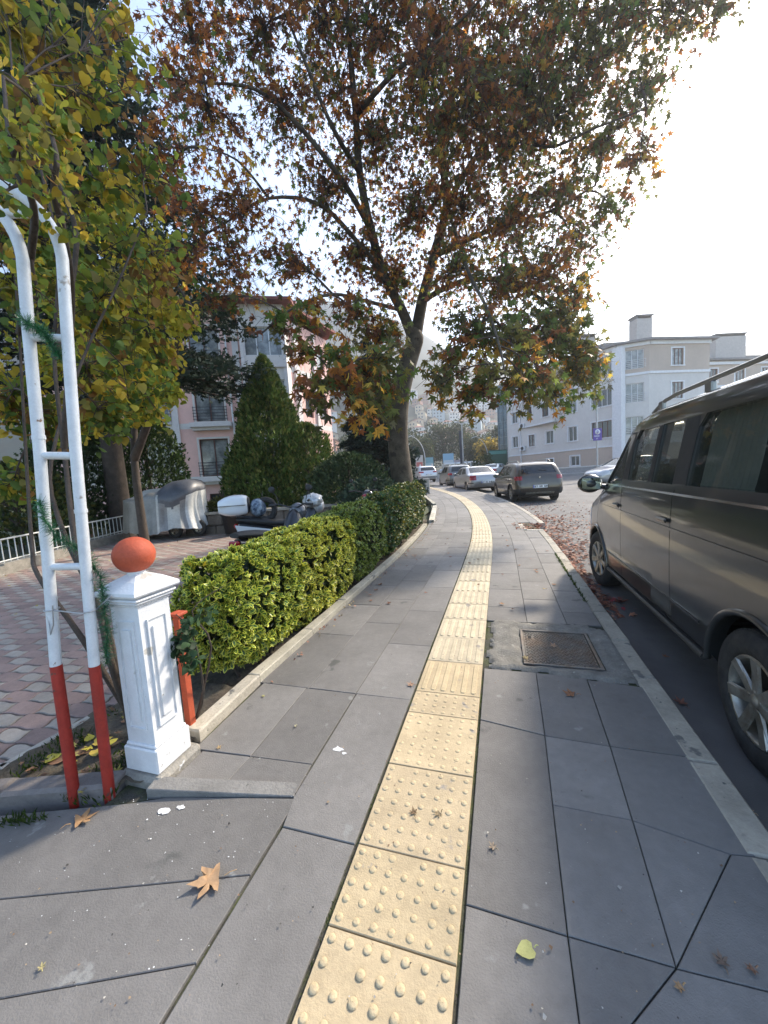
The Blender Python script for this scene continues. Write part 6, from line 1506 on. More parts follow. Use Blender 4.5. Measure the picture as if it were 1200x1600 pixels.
# yellow lime tree further back
tb0 = AL(-5.6, 8.6, .1)
leafy('lime_tree', 'yellow green lime tree in the courtyard behind the climbing shrub', 'tree', tb0, [[tb0, tb0+Vector((0, 0, 2.0)), tb0+Vector((.2, .1, 3.6)), tb0+Vector((.3, .3, 6))], [tb0+Vector((0, 0, 2)), V3(270, 560, 7.5), V3(300, 480, 7)]],
      [(V3(230, 470, 6.6), .85), (V3(190, 560, 6.6), .75), (V3(240, 560, 6.4), .5), (V3(225, 635, 6.4), .38), (V3(170, 470, 7), .9), (V3(180, 640, 6.4), .6), (V3(120, 560, 7), .9), (V3(275, 500, 6.6), .35), (V3(262, 615, 6.2), .2), (V3(220, 380, 7), .9), (V3(110, 440, 7), .9), (V3(60, 560, 7), .8), (V3(110, 660, 6.6), .5), (V3(30, 640, 7), .6), (V3(160, 340, 7.5), .9)],
      60, .10, [(.48, .40, .04), (.36, .36, .04), (.24, .29, .04), (.52, .38, .04)], r0=.1, hang=.6)

# ---- conifers
NEED = [(0, 0, 0), (.10, .35, 0), (.04, 1, -.05), (-.04, 1, -.05), (-.10, .35, 0)]; NEEDF = [(0, 1, 2, 3, 4)]
SPR = [(0, 0, 0), (.30, .35, .02), (.10, .42, 0), (.26, .72, -.02), (.06, .70, 0), (0, 1, -.04), (-.06, .70, 0), (-.26, .72, -.02), (-.10, .42, 0), (-.30, .35, .02)]; SPRF = [tuple(range(10))]
def conifer(name, label, base, h, rad, n, size, cols, shape='cone', bark=bark_d, trunk_r=.15, lean=(0, 0), group=None, first=.05, up=.9, droop=0., layers=0):
    base = Vector(base); t = thing(name, label, 'tree' if h > 1.6 else 'shrub', base, 0, group)
    b = MB(); b.tube([base, base+Vector((lean[0]*.5, lean[1]*.5, h*.5)), base+Vector((lean[0], lean[1], h*.97))], [trunk_r, trunk_r*.6, .02], 10)
    hh = rng.random(n)**(.8 if shape == 'cone' else .9)*(1-first)+first; ang = rng.uniform(0, 2*PI, n)
    if layers:
        # real boughs: needles gathered along drooping branches
        nb = layers; bh = np.sort(rng.uniform(first, .98, nb)); ba = rng.uniform(0, 2*PI, nb); bl_ = rad*(1-bh)**.8*rng.uniform(.75, 1.15, nb)+.15
        i = rng.choice(nb, n, p=bl_/bl_.sum()); f = rng.random(n)**.7; rr = f*bl_[i]; a = ba[i]+rng.normal(size=n)*.16*(1-f*.3)
        z = bh[i]*h-droop*rr+.10*rr*rr/max(rad, .1)*droop+rng.normal(size=n)*.06
        pos = np.stack([np.cos(a)*rr, np.sin(a)*rr, z], 1)
        for k in range(nb): d = Vector((math.cos(ba[k]), math.sin(ba[k]), -droop)); p0 = base+Vector((lean[0]*bh[k], lean[1]*bh[k], bh[k]*h)); b.tube([p0, p0+d*bl_[k]*.55, p0+d*bl_[k]*.95+Vector((0, 0, .05))], [.03*trunk_r/.15, .02*trunk_r/.15, .006], 5, cap=False)
        outd = np.stack([np.cos(a), np.sin(a), np.full(n, .05)], 1); Yd = nz(outd+rng.normal(size=(n, 3))*.55)
    else:
        if shape == 'cone': prof = (1-hh)**.75*1.05*(1-np.exp(-hh*14))
        elif shape == 'egg': prof = np.sqrt(np.clip(1-((hh-.36)/.64)**2, 0, 1))*np.where(hh < .36, .75+.25*hh/.36, 1)
        else: prof = np.sqrt(np.clip(1-(hh*1.0)**2.2, 0, 1))
        lob = np.array([1+(.30 if shape == 'cone' else .34)*_n.noise(Vector((math.cos(a)*2, math.sin(a)*2, q*h*.9+h)))+.2*_n.noise(Vector((math.cos(a)*6, math.sin(a)*6, q*h*2.5))) for a, q in zip(ang, hh)])
        rr = rad*prof*lob*rng.uniform(0, 1, n)**.22; pos = np.stack([np.cos(ang)*rr+lean[0]*hh, np.sin(ang)*rr+lean[1]*hh, hh*h+rng.normal(size=n)*.03], 1)
        Yd = nz(np.stack([np.cos(ang)*.6, np.sin(ang)*.6, np.full(n, up)], 1)+rng.normal(size=(n, 3))*.4)
        for k in range(14): a = k*2.4; q = .1+k*.055; b.tube([base+Vector((0, 0, q*h)), base+Vector((math.cos(a)*rad*.5*(1-q), math.sin(a)*rad*.5*(1-q), q*h+.35))], [.03, .01], 5, cap=False)
    b.build('trunk', bark, t, world=True)
    X = nz(np.cross(Yd, rng.normal(size=(n, 3)))); Z = np.cross(X, Yd)
    cl = np.array([1+.55*_n.noise(Vector((p[0]*1.6, p[1]*1.6, p[2]*1.6+7))) for p in pos])
    leaves('foliage', SPR, SPRF, pos+np.array(base), np.stack([X, Yd, Z], 2), rng.uniform(size*.6, size*1.25, n), pick(cols, n)*cl[:, None], needle, t); return t
def gl(px, d, z=None): q = AL((px-600)/590*d, d); return (q.x, q.y, rise(q.x, q.y)-.05 if z is None else z)
thj = [(.08, .13, .03), (.12, .17, .04), (.18, .19, .05), (.06, .10, .025)]
conifer('thuja', 'tall pointed green thuja in front of the pink apartment house', gl(428, 12.8), 5.35, 1.8, 17000, .15, thj, 'cone', trunk_r=.12, up=1.3)
conifer('thuja', 'lower right shoulder thuja bush pressed against the pointed thuja', gl(482, 12.6), 3.1, 1.0, 6000, .14, thj, 'egg', trunk_r=.08, up=1.2)
conifer('thuja', 'lower left thuja bush pressed against the pointed thuja', gl(395, 12.7), 2.6, 1.0, 6000, .14, thj, 'egg', trunk_r=.08, up=1.2)
bs = [(.035, .055, .045), (.05, .075, .065), (.025, .04, .03)]
conifer('blue_spruce', 'dark blue green spruce behind the plane tree trunk', gl(592, 17.0), 7.4, 2.0, 15000, .24, bs, layers=150, droop=.28, first=.12, trunk_r=.16)
conifer('juniper', 'spreading green juniper bush right of the thuja', gl(545, 11.6), 2.0, 1.25, 6000, .13, [(.05, .08, .035), (.07, .10, .045), (.035, .06, .03)], 'egg', trunk_r=.06, up=.6)
conifer('juniper', 'low blue green juniper beside the plane tree trunk', gl(578, 10.4), 1.25, .9, 4500, .12, [(.05, .085, .055), (.08, .11, .07), (.035, .06, .04)], 'egg', trunk_r=.05, up=.3)
conifer('cypress_bush', 'dark green bushy cypress behind the tarpaulin covered vehicle', gl(235, 14), 3.9, 1.3, 7000, .16, [(.03, .055, .015), (.05, .08, .02)], 'egg', trunk_r=.1)
conifer('cypress_bush', 'dark green bush left of the cedar trunk', gl(130, 11.5), 3.2, 1.4, 7000, .16, [(.025, .045, .015), (.04, .065, .02)], 'egg', trunk_r=.1)
conifer('box_hedge', 'low clipped bush on the planter wall left of the motorbike', gl(345, 10.8, .45), .55, .55, 2600, .07, [(.10, .10, .025), (.06, .08, .02)], 'egg', trunk_r=.03, up=.8)
conifer('garden_shrub', 'dark shrub at the left edge beyond the white railing', gl(20, 9.5), 2.2, 1.5, 6000, .14, [(.05, .07, .02), (.035, .055, .02), (.09, .09, .02)], 'egg', trunk_r=.06, up=.5)
conifer('garden_shrub', 'mossy green shrub beyond the middle of the white railing', gl(75, 13), 1.6, 1.3, 4500, .14, [(.06, .08, .015), (.045, .065, .02)], 'egg', trunk_r=.06, up=.5)
cd = [(.022, .036, .024), (.03, .05, .034), (.045, .06, .045)]
conifer('cedar', 'large dark cedar with layered boughs behind the climbing shrub', gl(183, 11.2), 17, 5.8, 52000, .20, cd, layers=280, droop=.16, trunk_r=.30, first=.27)

# ---- park trees in the distance, street lamps, posters
def round_tree(name, label, px, d, h, rad, cols, n, group='hazy trees in the park beyond the junction', trunk=.25, z=None, size=.55, first=.2):
    q = AL((px-600)/590*d, d); base = Vector((q.x, q.y, .35 if z is None else z)); t = thing(name, label, 'tree', base, 0, group)
    b = MB(); b.tube([base, base+Vector((.2, 0, h*.4)), base+Vector((0, 0, h*.85))], [trunk, trunk*.7, .05], 8)
    nb = 14; cs = [Vector((random.gauss(0, rad*.42), random.gauss(0, rad*.42), h*random.uniform(first+.14, .88))) for _ in range(nb)]
    for c in cs: b.tube([base+Vector((0, 0, c.z*.6)), base+c], [trunk*.3, .03], 5, cap=False)
    b.build('trunk', bark_d, t, world=True); i = rng.integers(0, nb, n); rr = rad*np.array([.55*(1.25-abs(c.z/h-.5)) for c in cs])
    pos = np.array([[*cs[k]] for k in i])+unit(n)*(rr[i]*rng.random(n)**.4)[:, None]*np.array([1, 1, .8]); pos[:, 2] = np.clip(pos[:, 2], h*first, None)
    leaves('foliage', PALM_LO, PALM_LOF, pos+np.array(base), rotmats(unit(n), rng.uniform(0, 6, n)), rng.uniform(size*.6, size*1.2, n), pick(cols, n, jit=.35), leafm, t)
pk1 = [(.05, .065, .03), (.04, .055, .028), (.07, .075, .03)]
for (px, d, h, rad, c) in ((676, 92, 10.5, 4.6, pk1), (692, 96, 14.5, 4.2, pk1), (720, 95, 14, 4.4, pk1), (745, 90, 9.5, 4.5, pk1), (783, 98, 12, 4.0, pk1), (655, 84, 9, 3.5, pk1), (632, 90, 12, 5, pk1), (590, 95, 12, 5.5, pk1), (560, 90, 11, 5, pk1), (815, 110, 13, 5, pk1)):
    round_tree('park_tree', 'dark green hazy tree in the park beyond the junction', px, d, h, rad, c, 2600)
round_tree('park_tree', 'yellow autumn tree in the park left of the glass building', 768, 80, 7.6, 3.2, [(.36, .25, .05), (.28, .21, .05), (.20, .17, .05)], 2600, group=None)
round_tree('street_bush', 'small dark bush above the parked cars near the glass building', 758, 47, 3.0, 1.1, [(.05, .08, .03)], 1200, group=None, size=.22, first=.05, trunk=.06)
# ================================================================== STREET THINGS
galv = mat('galvanised', (.38, .39, .40), .45, .6, var=.1); lampm = mat('lamp_shell', (.5, .51, .52), .5)
purple = mat('sign_purple', (.10, .055, .30), .5); signw = mat('sign_white', (.72, .72, .74), .5)
def vpole(name, label, cat, px, d, h, r, ztop=None):
    q = AL((px-600)/590*d, d); z = gz(q.x, q.y)+.1; t = thing(name, label, cat, (q.x, q.y, z), hdg); b = MB(); b.tube([(0, 0, -.1), (0, 0, h)], [r*1.15, r*.9], 12); b.lathe([(r*2.2, 0), (r*2.2, .02), (r*1.3, .06)], None, 16); b.build('pole', galv, t); return t
# bus stop sign on a tall pole; local x right, -y towards the viewer
t = vpole('bus_stop_sign', 'purple and white bus stop sign on a tall grey pole before the pale apartment block', 'sign', 931, 24.5, 8.0, .055)
b = MB(); M = Matrix.Translation((0, -.07, 2.78)); b.box(-.28, .28, -.012, .012, -.38, .38, M=M, bev=.008); p = b.build('sign_plate', purple, t)
b = MB(); b.lathe([(.0, 0), (.165, 0), (.165, .004), (0, .004)], M @ Matrix.Translation((0, -.0145, .16)) @ Matrix.Rotation(R(90), 4, 'X'), 28)
b.build('sign_disc', signw, p)
b = MB(); o_ = M @ Matrix.Translation((-.055, -.0205, .07)); b.box(0, .035, -.003, 0, 0, .18, M=o_)
for k in range(8):
    a0, a1 = R(-90+22.5*k), R(-67.5+22.5*k); f_ = lambda r, a: (.035+r*math.cos(a), -.003, .09+r*math.sin(a)); b.add([f_(.055, a0), f_(.09, a0), f_(.09, a1), f_(.055, a1)], [(0, 1, 2, 3)], M=o_)
b.build('sign_letter', purple, p)
b = MB(); text_boxes(b, 'DURAK', -.21, -.14, .085, M @ Matrix.Translation((0, -.0125, 0)), gap=.33); b.build('sign_text', signw, p)
b = MB(); text_boxes(b, '67', -.08, -.29, .07, M @ Matrix.Translation((0, -.0125, 0)), gap=.33); b.build('sign_number', signw, p)
def curved_lamp(px, d, h, side, label):
    t = vpole('street_lamp', label, 'street lamp', px, d, h*.45, .09); t['group'] = 'curved street lamps by the park'
    b = MB(); pts = [(0, 0, h*.45)]+[(side*(h*.42)*(1-math.cos(a)), 0, h*.45+h*.52*math.sin(a)) for a in np.linspace(.12, 1.2, 9)]; b.tube(pts, [.08]+[.07-.004*k for k in range(9)], 8); b.build('arm', lampm, t)
    e = pts[-1]; b = MB(); M = Matrix.Translation(e) @ Matrix.Rotation(R(-18)*side*-1, 4, 'Y'); b.box(-.1 if side > 0 else -.8, .8 if side > 0 else .1, -.13, .13, -.06, .06, M=M, bev=.05); b.build('lamp_head', lampm, t)
curved_lamp(665, 60, 7.2, -1, 'curved white street lamp just right of the plane tree trunk'); curved_lamp(762, 62, 6.6, -1, 'curved white street lamp left of the glass building')
t = vpole('street_lamp', 'straight lamp post with twin heads between the park trees', 'street lamp', 724, 52, 7.2, .10); b = MB()
for s_ in (-1, 1): b.tube([(0, 0, 7.0), (s_*.5, 0, 7.35)], .04, 8); b.box(*sorted((s_*.3, s_*1.0)), -.13, .13, 7.30, 7.42, bev=.04)
b.build('lamp_head', lampm, t)
b = MB(); b.box(-.42, -.12, -.05, .05, 1.6, 6.2, bev=.01); b.build('banner', mat('dark_banner', (.03, .035, .05), .7), t)
t = vpole('street_lamp', 'slim dark post standing left of the curved lamp', 'street lamp', 641, 50, 4.6, .05); b = MB(); b.lathe([(.05, 4.6), (.16, 4.7), (.12, 4.95), (0, 5.0)], None, 12); b.build('lamp_head', lampm, t)
# posters and boards along the park
def poster(px, d, w, h, z0, cols, label):
    q = AL((px-600)/590*d, d); z = gz(q.x, q.y); t = thing('poster_board', label, 'poster', (q.x, q.y, z), hdg); b = MB(); b.tube([(0, 0, 0), (0, 0, z0)], .05, 6); b.build('leg', galv, t)
    b = MB(); b.box(-w/2, w/2, -.05, .05, z0, z0+h, bev=.01); p = b.build('panel', mat('poster_'+label[:6].strip().replace(' ', '_'), cols[0], .6), t)
    b = MB(); b.box(-w/2+.1, w/2-.1, -.058, -.052, z0+h*.12, z0+h*.55); b.build('picture', mat('poster_in_'+label[:6].strip().replace(' ', '_'), cols[1], .6), p)
poster(656, 66, 1.3, 2.6, 1.4, [(.55, .5, .45), (.5, .12, .10)], 'red and cream poster board near the curved lamp'); poster(701, 68, 1.9, 2.6, 1.5, [(.25, .45, .60), (.55, .62, .66)], 'pale blue poster board under the park trees')
poster(671, 70, 1.6, 2.2, 1.5, [(.18, .34, .38), (.30, .45, .48)], 'teal poster board behind the balustrade'); poster(715, 72, 2.0, 1.8, 1.2, [(.45, .36, .38), (.55, .5, .5)], 'pinkish poster board under the park trees')
# green billboard
q = AL(17.0, 56); t = thing('billboard', 'green billboard beside the glass building above the pale blue saloon', 'billboard', (q.x, q.y, .4), hdg); b = MB(); b.box(-1.5, 1.2, -.1, .1, 1.2, 3.6, bev=.03); p = b.build('panel', mat('board_green', (.03, .10, .07), .6), t); b = MB(); b.box(-1.4, 1.1, -.11, -.105, 3.0, 3.45); b.build('header', mat('board_teal', (.10, .30, .26), .6), p)
b = MB(); b.box(-1.3, -1.15, -.05, .05, 0, 1.2); b.box(.85, 1.0, -.05, .05, 0, 1.2); b.build('leg', galv, t)
# pale balustrade of the park
bal = mat('balustrade_stone', (.48, .46, .43), .9, var=.1); q0 = AL(2.0, 58); t = thing('balustrade', 'pale stone balustrade with posts in front of the park', 'balustrade', (q0.x, q0.y, .4), hdg)
b = MB(); b.box(0, 15, -.15, .15, 0, 1.15, bev=.02); b.build('base_wall', bal, t)
for k in range(9): b = MB(); b.box(k*1.8-.12, k*1.8+.12, -.16, .16, 1.15, 2.05, bev=.03); b.lathe([(.16, 2.05), (.12, 2.12), (.13, 2.2), (0, 2.3)], Matrix.Translation((k*1.8, 0, 0)), 10); b.build('baluster', bal, t)
b = MB(); b.box(0, 15, -.05, .05, 1.75, 1.83); b.build('rail', bal, t)
# low wall and pavement in front of the right block
q0, q1 = AL(13.0, 34.5), AL(33, 31); t = thing('garden_wall', 'low grey wall with a pale coping before the pale apartment block', 'wall', (q0.x, q0.y, .2), math.atan2(q1.y-q0.y, q1.x-q0.x)); L_ = (q1-q0).length
b = MB(); b.box(0, L_, 0, .3, 0, .75); b.build('wall', mat('wall_grey', (.26, .25, .25), .9, var=.15), t); b = MB(); b.box(-.05, L_+.05, -.06, .36, .75, .85, bev=.02); b.build('coping', bal, t)
b = MB(); b.prism([tuple(AL(12.2, 33).xy), tuple(AL(12.6, 36).xy), tuple(AL(40, 36).xy), tuple(AL(40, 29).xy)], -.2, lambda x, y: gz(x, y)+.13); o = b.build('far_pavement', mat('pavement_far', (.26, .25, .24), .9, var=.12)); o['kind'] = 'structure'
# stone bollard and barrier near the trunk
q = AL(1.83*1.0, 19.8); z = rise(q.x, q.y); t = thing('bollard', 'square pale concrete bollard just right of the plane tree trunk', 'bollard', (q.x+.35, q.y, z), R(15)); b = MB(); b.box(-.16, .16, -.16, .16, -.1, .72, bev=.02); b.build('block', bal, t); b = MB(); b.box(-.18, .18, -.18, .18, .72, .80, bev=.02); b.build('cap', bal, t)
q = AL(1.3, 20.5); t = thing('hoop_barrier', 'white tubular hoop barrier beside the plane tree trunk', 'barrier', (q.x, q.y, rise(q.x, q.y)), hdg); b = MB(); b.tube([(-.6, 0, -.05), (-.6, 0, .6), (-.55, 0, .72), (-.45, 0, .77), (.45, 0, .77), (.55, 0, .72), (.6, 0, .6), (.6, 0, -.05)], .035, 10); b.build('hoop', signw, t); b = MB(); b.tube([(-.6, 0, .4), (.6, 0, .4)], .025, 8); b.build('cross_bar', signw, t)
# distant pedestrian in dark clothes, walking away
def person(a, d, h=1.72):
    q = AL(a, d); me = bpy.data.meshes.new('person'); J = {'pel': (0, 0, .93), 'ch': (0, .02, 1.25), 'nk': (0, .02, 1.46), 'hd': (0, 0, 1.56), 'ht': (0, -.01, 1.70), 'sl': (-.18, .02, 1.40), 'sr': (.18, .02, 1.40), 'el': (-.25, .06, 1.14), 'er': (.25, -.02, 1.14), 'hl': (-.24, -.06, .93), 'hr': (.25, -.12, .95), 'tl': (-.10, 0, .88), 'tr': (.10, 0, .88), 'kl': (-.10, -.12, .50), 'kr': (.11, .08, .50), 'al': (-.10, -.10, .09), 'ar': (.11, .30, .16), 'fl': (-.10, -.24, .04), 'fr': (.11, .20, .05)}
    R_ = {'pel': .15, 'ch': .17, 'nk': .065, 'hd': .09, 'ht': .085, 'sl': .08, 'sr': .08, 'el': .055, 'er': .055, 'hl': .04, 'hr': .04, 'tl': .10, 'tr': .10, 'kl': .065, 'kr': .065, 'al': .045, 'ar': .045, 'fl': .045, 'fr': .045}
    K = list(J); E = [('pel', 'ch'), ('ch', 'nk'), ('nk', 'hd'), ('hd', 'ht'), ('ch', 'sl'), ('ch', 'sr'), ('sl', 'el'), ('sr', 'er'), ('el', 'hl'), ('er', 'hr'), ('pel', 'tl'), ('pel', 'tr'), ('tl', 'kl'), ('tr', 'kr'), ('kl', 'al'), ('kr', 'ar'), ('al', 'fl'), ('ar', 'fr')]
    me.from_pydata([J[k] for k in K], [(K.index(a_), K.index(b_)) for a_, b_ in E], []); me.materials.append(mat('dark_clothes', (.018, .018, .024), .9)); o = bpy.data.objects.new('person', me); COL.objects.link(o)
    o.modifiers.new('skin', 'SKIN'); sv = me.skin_vertices[0].data
    for i, k in enumerate(K): sv[i].radius = (R_[k], R_[k]*(.7 if k in ('ch', 'pel') else 1)); sv[i].use_root = (k == 'pel')
    o.modifiers.new('sub', 'SUBSURF').levels = 2; o.matrix_basis = Matrix.Translation((q.x, q.y, gz(q.x, q.y)+.1)) @ Matrix.Rotation(hdg+R(30), 4, 'Z'); tag(o, 'person in dark clothes walking far off, left of the plane tree trunk', 'person')
person(.02, 33)
# ---- fallen leaves
dry = mat('dry_leaf', (1, 1, 1), .8, tone='tone', trans=.15, var=.2, vscale=30)
def leaf_obj(x, y, z, s, col, rz, label, curl=1.0, name='fallen_leaf', group=None, tilt=.15, stalk=True, tm=None):
    bm = MB(); T = tm or PALM
    v = [(px*s, py*s, (-pz_*curl*s*1.4+.10*s*_n.noise(Vector((px*3, py*3, x*9))))+.0) for px, py, pz_ in T]
    zmin = min(q[2] for q in v); v = [(a_, b_, c_-zmin+.002) for a_, b_, c_ in v]; c0 = (sum(q[0] for q in v)/len(v), .25*s, sum(q[2] for q in v)/len(v)*.25)
    n_ = len(v); bm.add(v+[c0], [(i, (i+1) % n_, n_) for i in range(n_)], col, smooth=True)
    if stalk: bm.tube([(0, -.12*s, .004), (.01*s, -.24*s, .010), (.05*s, -.38*s, .004)], [.0022, .0016, .0012], 4, (col[0]*1.1, col[1]*1.1, col[2]))
    o = bm.build(name, dry, None, colors=True); o.matrix_basis = Matrix.Translation((x, y, z)) @ Matrix.Rotation(rz, 4, 'Z') @ Matrix.Rotation(random.uniform(-tilt, tilt), 4, 'X'); tag(o, label, 'leaf', group); return o
def gp_(px, py, z=0.): r = ray(px, py); t = (z-EYE)/r.z; p = CAM+r*t; return p.x, p.y
LV = [(342, 1375, .155, (.37, .235, .13), 2.2, 'large tan fallen leaf on the dark slabs in the lower left of the pavement', .3), (118, 1288, .125, (.36, .21, .10), -.6, 'tan fallen leaf lying against the rough kerb of the planting bed', .35), (343, 1171, .035, (.40, .28, .14), 1, 'small curled tan leaf on the slabs right of the gate post', .6),
      (647, 1275, .045, (.20, .13, .07), .4, 'small brown leaf in the middle of a domed tactile tile', .8), (688, 1273, .045, (.22, .17, .10), 2.4, 'greyish crumpled leaf right of the small brown leaf on the tactile tile', .8), (645, 1072, .07, (.33, .20, .13), 1.4, 'pale brown leaf across the left edge of the tactile strip', .7), (897, 1087, .10, (.26, .12, .06), 1.3, 'brown lobed leaf on the slabs just before the drain cover', .8),
      (773, 1328, .04, (.34, .26, .18), 1, 'little tan leaf scrap right of the tactile strip', .5), (1130, 1512, .05, (.16, .11, .08), 0, 'dark brown oval leaf at the lower right corner of the pavement', .3), (1178, 1518, .04, (.25, .14, .09), 2, 'small reddish leaf at the far lower right of the pavement', .6), (1065, 1545, .035, (.36, .22, .11), 2, 'small orange brown leaf near the lower right diagonal joint', .6), (66, 1517, .028, (.40, .34, .16), 1, 'tiny yellow leaf alone on the lower left slabs', .5),
      (868, 1012, .08, (.34, .22, .14), .8, 'pale brown leaf lying across the drain cover', .7), (822, 1031, .06, (.45, .34, .16), .2, 'tan leaf at the near left corner of the drain cover', .6), (748, 915, .05, (.24, .12, .07), .3, 'brown leaf on the ribbed tactile tiles', .6), (666, 927, .05, (.30, .12, .07), 1.2, 'reddish leaf on the slabs left of the ribbed tactile tiles', .6), (852, 921, .055, (.46, .37, .20), 1.7, 'pale yellow leaf on the slabs beyond the drain cover', .3), (412, 1090, .035, (.45, .42, .18), .8, 'pale green leaf by the kerb below the hedge', .4), (462, 1137, .03, (.5, .45, .30), .2, 'small cream leaf on the slabs below the hedge', .4),
      (1068, 1103, .10, (.22, .10, .07), .4, 'dark brown leaf on the road by the van rear wheel', .8), (1042, 1028, .06, (.24, .11, .06), .7, 'small brown leaf on the road under the middle of the van', .7), (1175, 1272, .05, (.34, .25, .16), .7, 'small tan leaf on the road behind the van rear wheel', .5)]
for (px, py, s, c, rz, lab, cu) in LV:
    road = px > 1000 and py < 1300 and lab.find('road') > 0; x, y = gp_(px, py, ROAD_Z if road else 0.); leaf_obj(x, y, (ROAD_Z if road else 0.)+.006, s, c, rz, lab, cu)
x, y = gp_(832, 1486); leaf_obj(x, y, .006, .05, (.42, .42, .16), 2.0, 'rounded yellow green leaf on the near slabs right of the tactile strip', .2, tm=HEART)
# countable small leaves further along the pavement
brn = [(.22, .09, .045), (.30, .13, .06), (.17, .075, .045), (.34, .19, .10), (.26, .12, .07)]
for k in range(70):
    v = random.choice((random.uniform(3.6, 9), random.uniform(5, 14))); u = random.choice((random.uniform(.25, 1.1), random.uniform(-1.2, -.25), random.uniform(-1.24, -1.0), random.uniform(-.2, 1.1))); x, y = pav(u, v)
    leaf_obj(x, y, rise(x, y)+.008, random.uniform(.05, .085), random.choice(brn), random.uniform(0, 6), 'small brown fallen leaf on the pavement beyond the drain cover', random.uniform(.5, 1), group='small leaves scattered on the far pavement', stalk=False)
for k in range(26):
    x, y = random.uniform(-2.3, -1.76), 0; y = random.uniform(1.12, 1.6) if k > 3 else random.uniform(1.1, 1.3)
    leaf_obj(x, y, .03+lump(x, y, 6, .018), random.uniform(.045, .09), random.choice([(.42, .36, .05), (.36, .30, .06), (.20, .11, .06), (.28, .15, .08), (.45, .33, .06)]), random.uniform(0, 6), 'yellow or brown leaf on the bed soil at the foot of the arch', random.uniform(.3, .9), group='leaves on the planting bed soil', stalk=False, tm=HEART if k % 2 else None)
# drift of leaves in the gutter and on the road beyond the van
def litter(name, label, fn, n, s0, s1, cols, zoff=.012, kind='stuff'):
    P = []
    while len(P) < n:
        x, y, z, w = fn()
        if random.random() < w: P.append((x, y, z+zoff+random.uniform(0, .02)))
    P = np.array(P); nr = nz(unit(n)*.55+np.array([0, 0, 1.])); o = leaves(name, PALM, PALMF, P, rotmats(nr, rng.uniform(0, 6, n)), rng.uniform(s0, s1, n), pick(cols, n, jit=.4), dry, None); tag(o, label, 'leaf litter', kind='stuff'); return o
def f1():
    y = random.uniform(3.9, 11.5); x = KERB_OUT+pav_x(y)+abs(random.gauss(0, .12+.10*max(0, y-5.5))); w = 1 if y > 4.3 else .5
    if x > 1.0 and 1.2 < y < 6.1: w = .15 if x > 1.08 else w
    return x, y, gz(x, y), w
litter('leaf_litter', 'drift of red brown leaves along the gutter beyond the van', f1, 1500, .05, .11, [(.24, .085, .05), (.32, .13, .07), (.17, .06, .04), (.36, .20, .13), (.28, .15, .11)])
def f2(): y = random.uniform(6.5, 15); x = pav_x(y)+1.3+random.uniform(0, 4)*random.random(); return x, y, gz(x, y), .8
litter('leaf_litter', 'thin scatter of brown leaves over the road before the brown hatchback', f2, 700, .05, .10, [(.24, .10, .06), (.34, .18, .12), (.18, .08, .05)])
def f3():
    v = random.uniform(8.45, 9.2); u = random.uniform(.7, 1.35); x, y = pav(u, v); return x, y, rise(x, y), 1
litter('leaf_litter', 'leaves filling the gap in the kerb beside the pavement', f3, 160, .05, .09, [(.24, .085, .05), (.32, .13, .07), (.17, .06, .04)], .0)
def f4():
    y = random.uniform(2.0, 13); x = (-1.60 if y < 7 else pav_x(y)+LEFT_U+.07)+abs(random.gauss(0, .045)); return x, y, rise(x, y), 1 if y < 12 else .5
litter('leaf_litter', 'line of dry leaf crumbs at the foot of the hedge kerb', f4, 170, .015, .05, [(.30, .14, .08), (.22, .10, .06), (.38, .30, .14)], .006)
for (px, py, n_) in ((963, 941, 26), (935, 915, 10)):
    x0, y0 = gp_(px, py, ROAD_Z)
    def f5(): x, y = random.gauss(x0, .07), random.gauss(y0, .09); return x, y, ROAD_Z, 1
    litter('leaf_litter', 'clump of damp red brown leaves on the road beside the van '+('sill' if n_ > 20 else 'front wheel'), f5, n_, .05, .11, [(.20, .06, .045), (.28, .10, .06), (.15, .05, .04), (.25, .04, .05)])
def f6():
    x = random.uniform(-2.4, -1.75); y = random.uniform(1.05, 9.5); return x, y, rise(x, y)+(-.02 if y > 1.6 else .02), 1
litter('leaf_litter', 'dead leaves and crumbs on the soil under the hedge', f6, 700, .02, .06, [(.20, .11, .06), (.14, .08, .05), (.34, .28, .08)], .012)
def f7():
    x = random.uniform(-9, -2.6); y = random.uniform(1.5, 9); return x, y, yard_z(x, y), 1 if in_yard(x, y) else 0
litter('leaf_litter', 'yellow leaves dotted over the courtyard paving', f7, 120, .04, .07, [(.42, .36, .06), (.34, .26, .07), (.25, .16, .07)], .008)
def f8(): u = random.choice((random.uniform(.2, 1.1), random.uniform(-1.25, -.2), random.uniform(-.2, 1.1))); y = .6+random.random()**1.6*10; x, y = pav(u, y); return x, y, rise(x, y), 1
crumb = [(0, 0, 0), (.5, .2, .25), (.3, .8, .1), (-.35, .6, .3)]
_P = np.array([list(f8()[:3]) for _ in range(1100)]); _P[:, 2] += .006
o = leaves('grit', crumb, [(0, 1, 2), (0, 2, 3)], _P, rotmats(nz(unit(1100)*.4+np.array([0, 0, 1.])), rng.uniform(0, 6, 1100)), rng.uniform(.002, .009, 1100)*np.where(rng.random(1100) < .06, 1.8, 1), pick([(.20, .12, .07), (.30, .22, .14), (.06, .055, .05), (.40, .38, .34)], 1100), dry, None); tag(o, 'grit and crumbled leaf bits scattered over the pavement slabs', 'grit', kind='stuff')
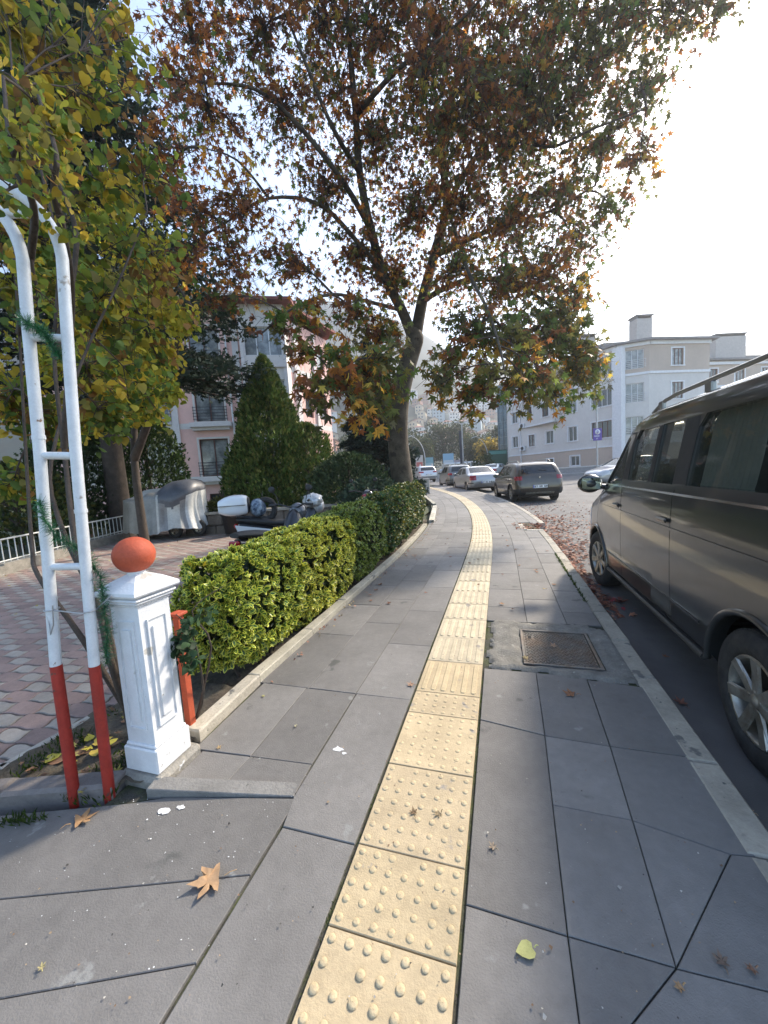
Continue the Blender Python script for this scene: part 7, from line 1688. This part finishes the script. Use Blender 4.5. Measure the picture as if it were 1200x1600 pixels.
# moss and weeds in the joints, grass tufts in the bed
gb = [(0, 0, 0), (.10, .5, .06), (0, 1, .25), (-.10, .5, .06)]
def tufts(label, fn, n, s0, s1, cols, name='weeds'):
    P = []
    while len(P) < n:
        x, y, z, w = fn()
        if random.random() < w: P.append((x, y, z))
    P = np.array(P); Yd = nz(unit(n)*.6+np.array([0, 0, 1.])); X = nz(np.cross(Yd, unit(n))); o = leaves(name, gb, [(0, 1, 2, 3)], P, np.stack([X, Yd, np.cross(X, Yd)], 2), rng.uniform(s0, s1, n), pick(cols, n), leafm, None); tag(o, label, 'weeds', kind='stuff')
def fm(px_): 
    def f():
        y = random.uniform(.6, 13) if px_ != 'k' else random.uniform(4.0, 6.2); u = {'r': .205, 'l': -.203, 'k': KERB_IN-.005}[px_]+random.gauss(0, .004); x, y2 = pav(u, y); w = .15+.85*(_n.noise(Vector((px_ == 'r', y*1.3, 2))) > .08); return x, y2, rise(x, y2)-.01, (w if px_ != 'k' else 1)
    return f
gcol = [(.05, .085, .015), (.08, .12, .02), (.035, .06, .015)]
tufts('moss and tiny weeds in the joint right of the tactile strip', fm('r'), 1500, .006, .016, gcol, 'moss'); tufts('moss and tiny weeds in the joint left of the tactile strip', fm('l'), 1400, .006, .016, gcol, 'moss'); tufts('green weeds growing in the joint along the right kerb', fm('k'), 420, .015, .05, gcol)
def fb(): x = random.uniform(-2.42, -1.7); y = random.uniform(1.05, 1.6); return x, y, .01+lump(x, y, 6, .018), max(0, _n.noise(Vector((x*5, y*5, 1)))*2.5)
tufts('grass and weeds on the soil of the planting bed', fb, 800, .02, .05, gcol, 'grass')
def fk(): x = random.gauss(-2.0, .05); y = .93+.36*(x+2.0)+random.gauss(0, .012); return x, y, 0, 1
tufts('tuft of weeds at the foot of the rough bed kerb', fk, 110, .02, .045, gcol)
# ================================================================== HAZE
hz = MB(); c0 = AL(0, 330); M = Matrix.Translation((c0.x, c0.y, 0)) @ Matrix.Rotation(hdg, 4, 'Z'); hz.box(-1150, 1150, -380, 480, -3.0, 330, M=M)
hm = bpy.data.materials.new('haze_air'); hm.use_nodes = True; hn = hm.node_tree; hn.nodes.remove(hn.nodes['Principled BSDF']); pvn = hn.nodes.new('ShaderNodeVolumePrincipled')
pvn.inputs['Color'].default_value = (.80, .88, .97, 1); pvn.inputs['Density'].default_value = HAZE; pvn.inputs['Anisotropy'].default_value = .62; hn.links.new(pvn.outputs[0], hn.nodes['Material Output'].inputs['Volume'])
ho = hz.build('haze', hm); ho['kind'] = 'stuff'; ho['label'] = 'thin pale haze filling the air over the street and hill'; ho['category'] = 'haze'
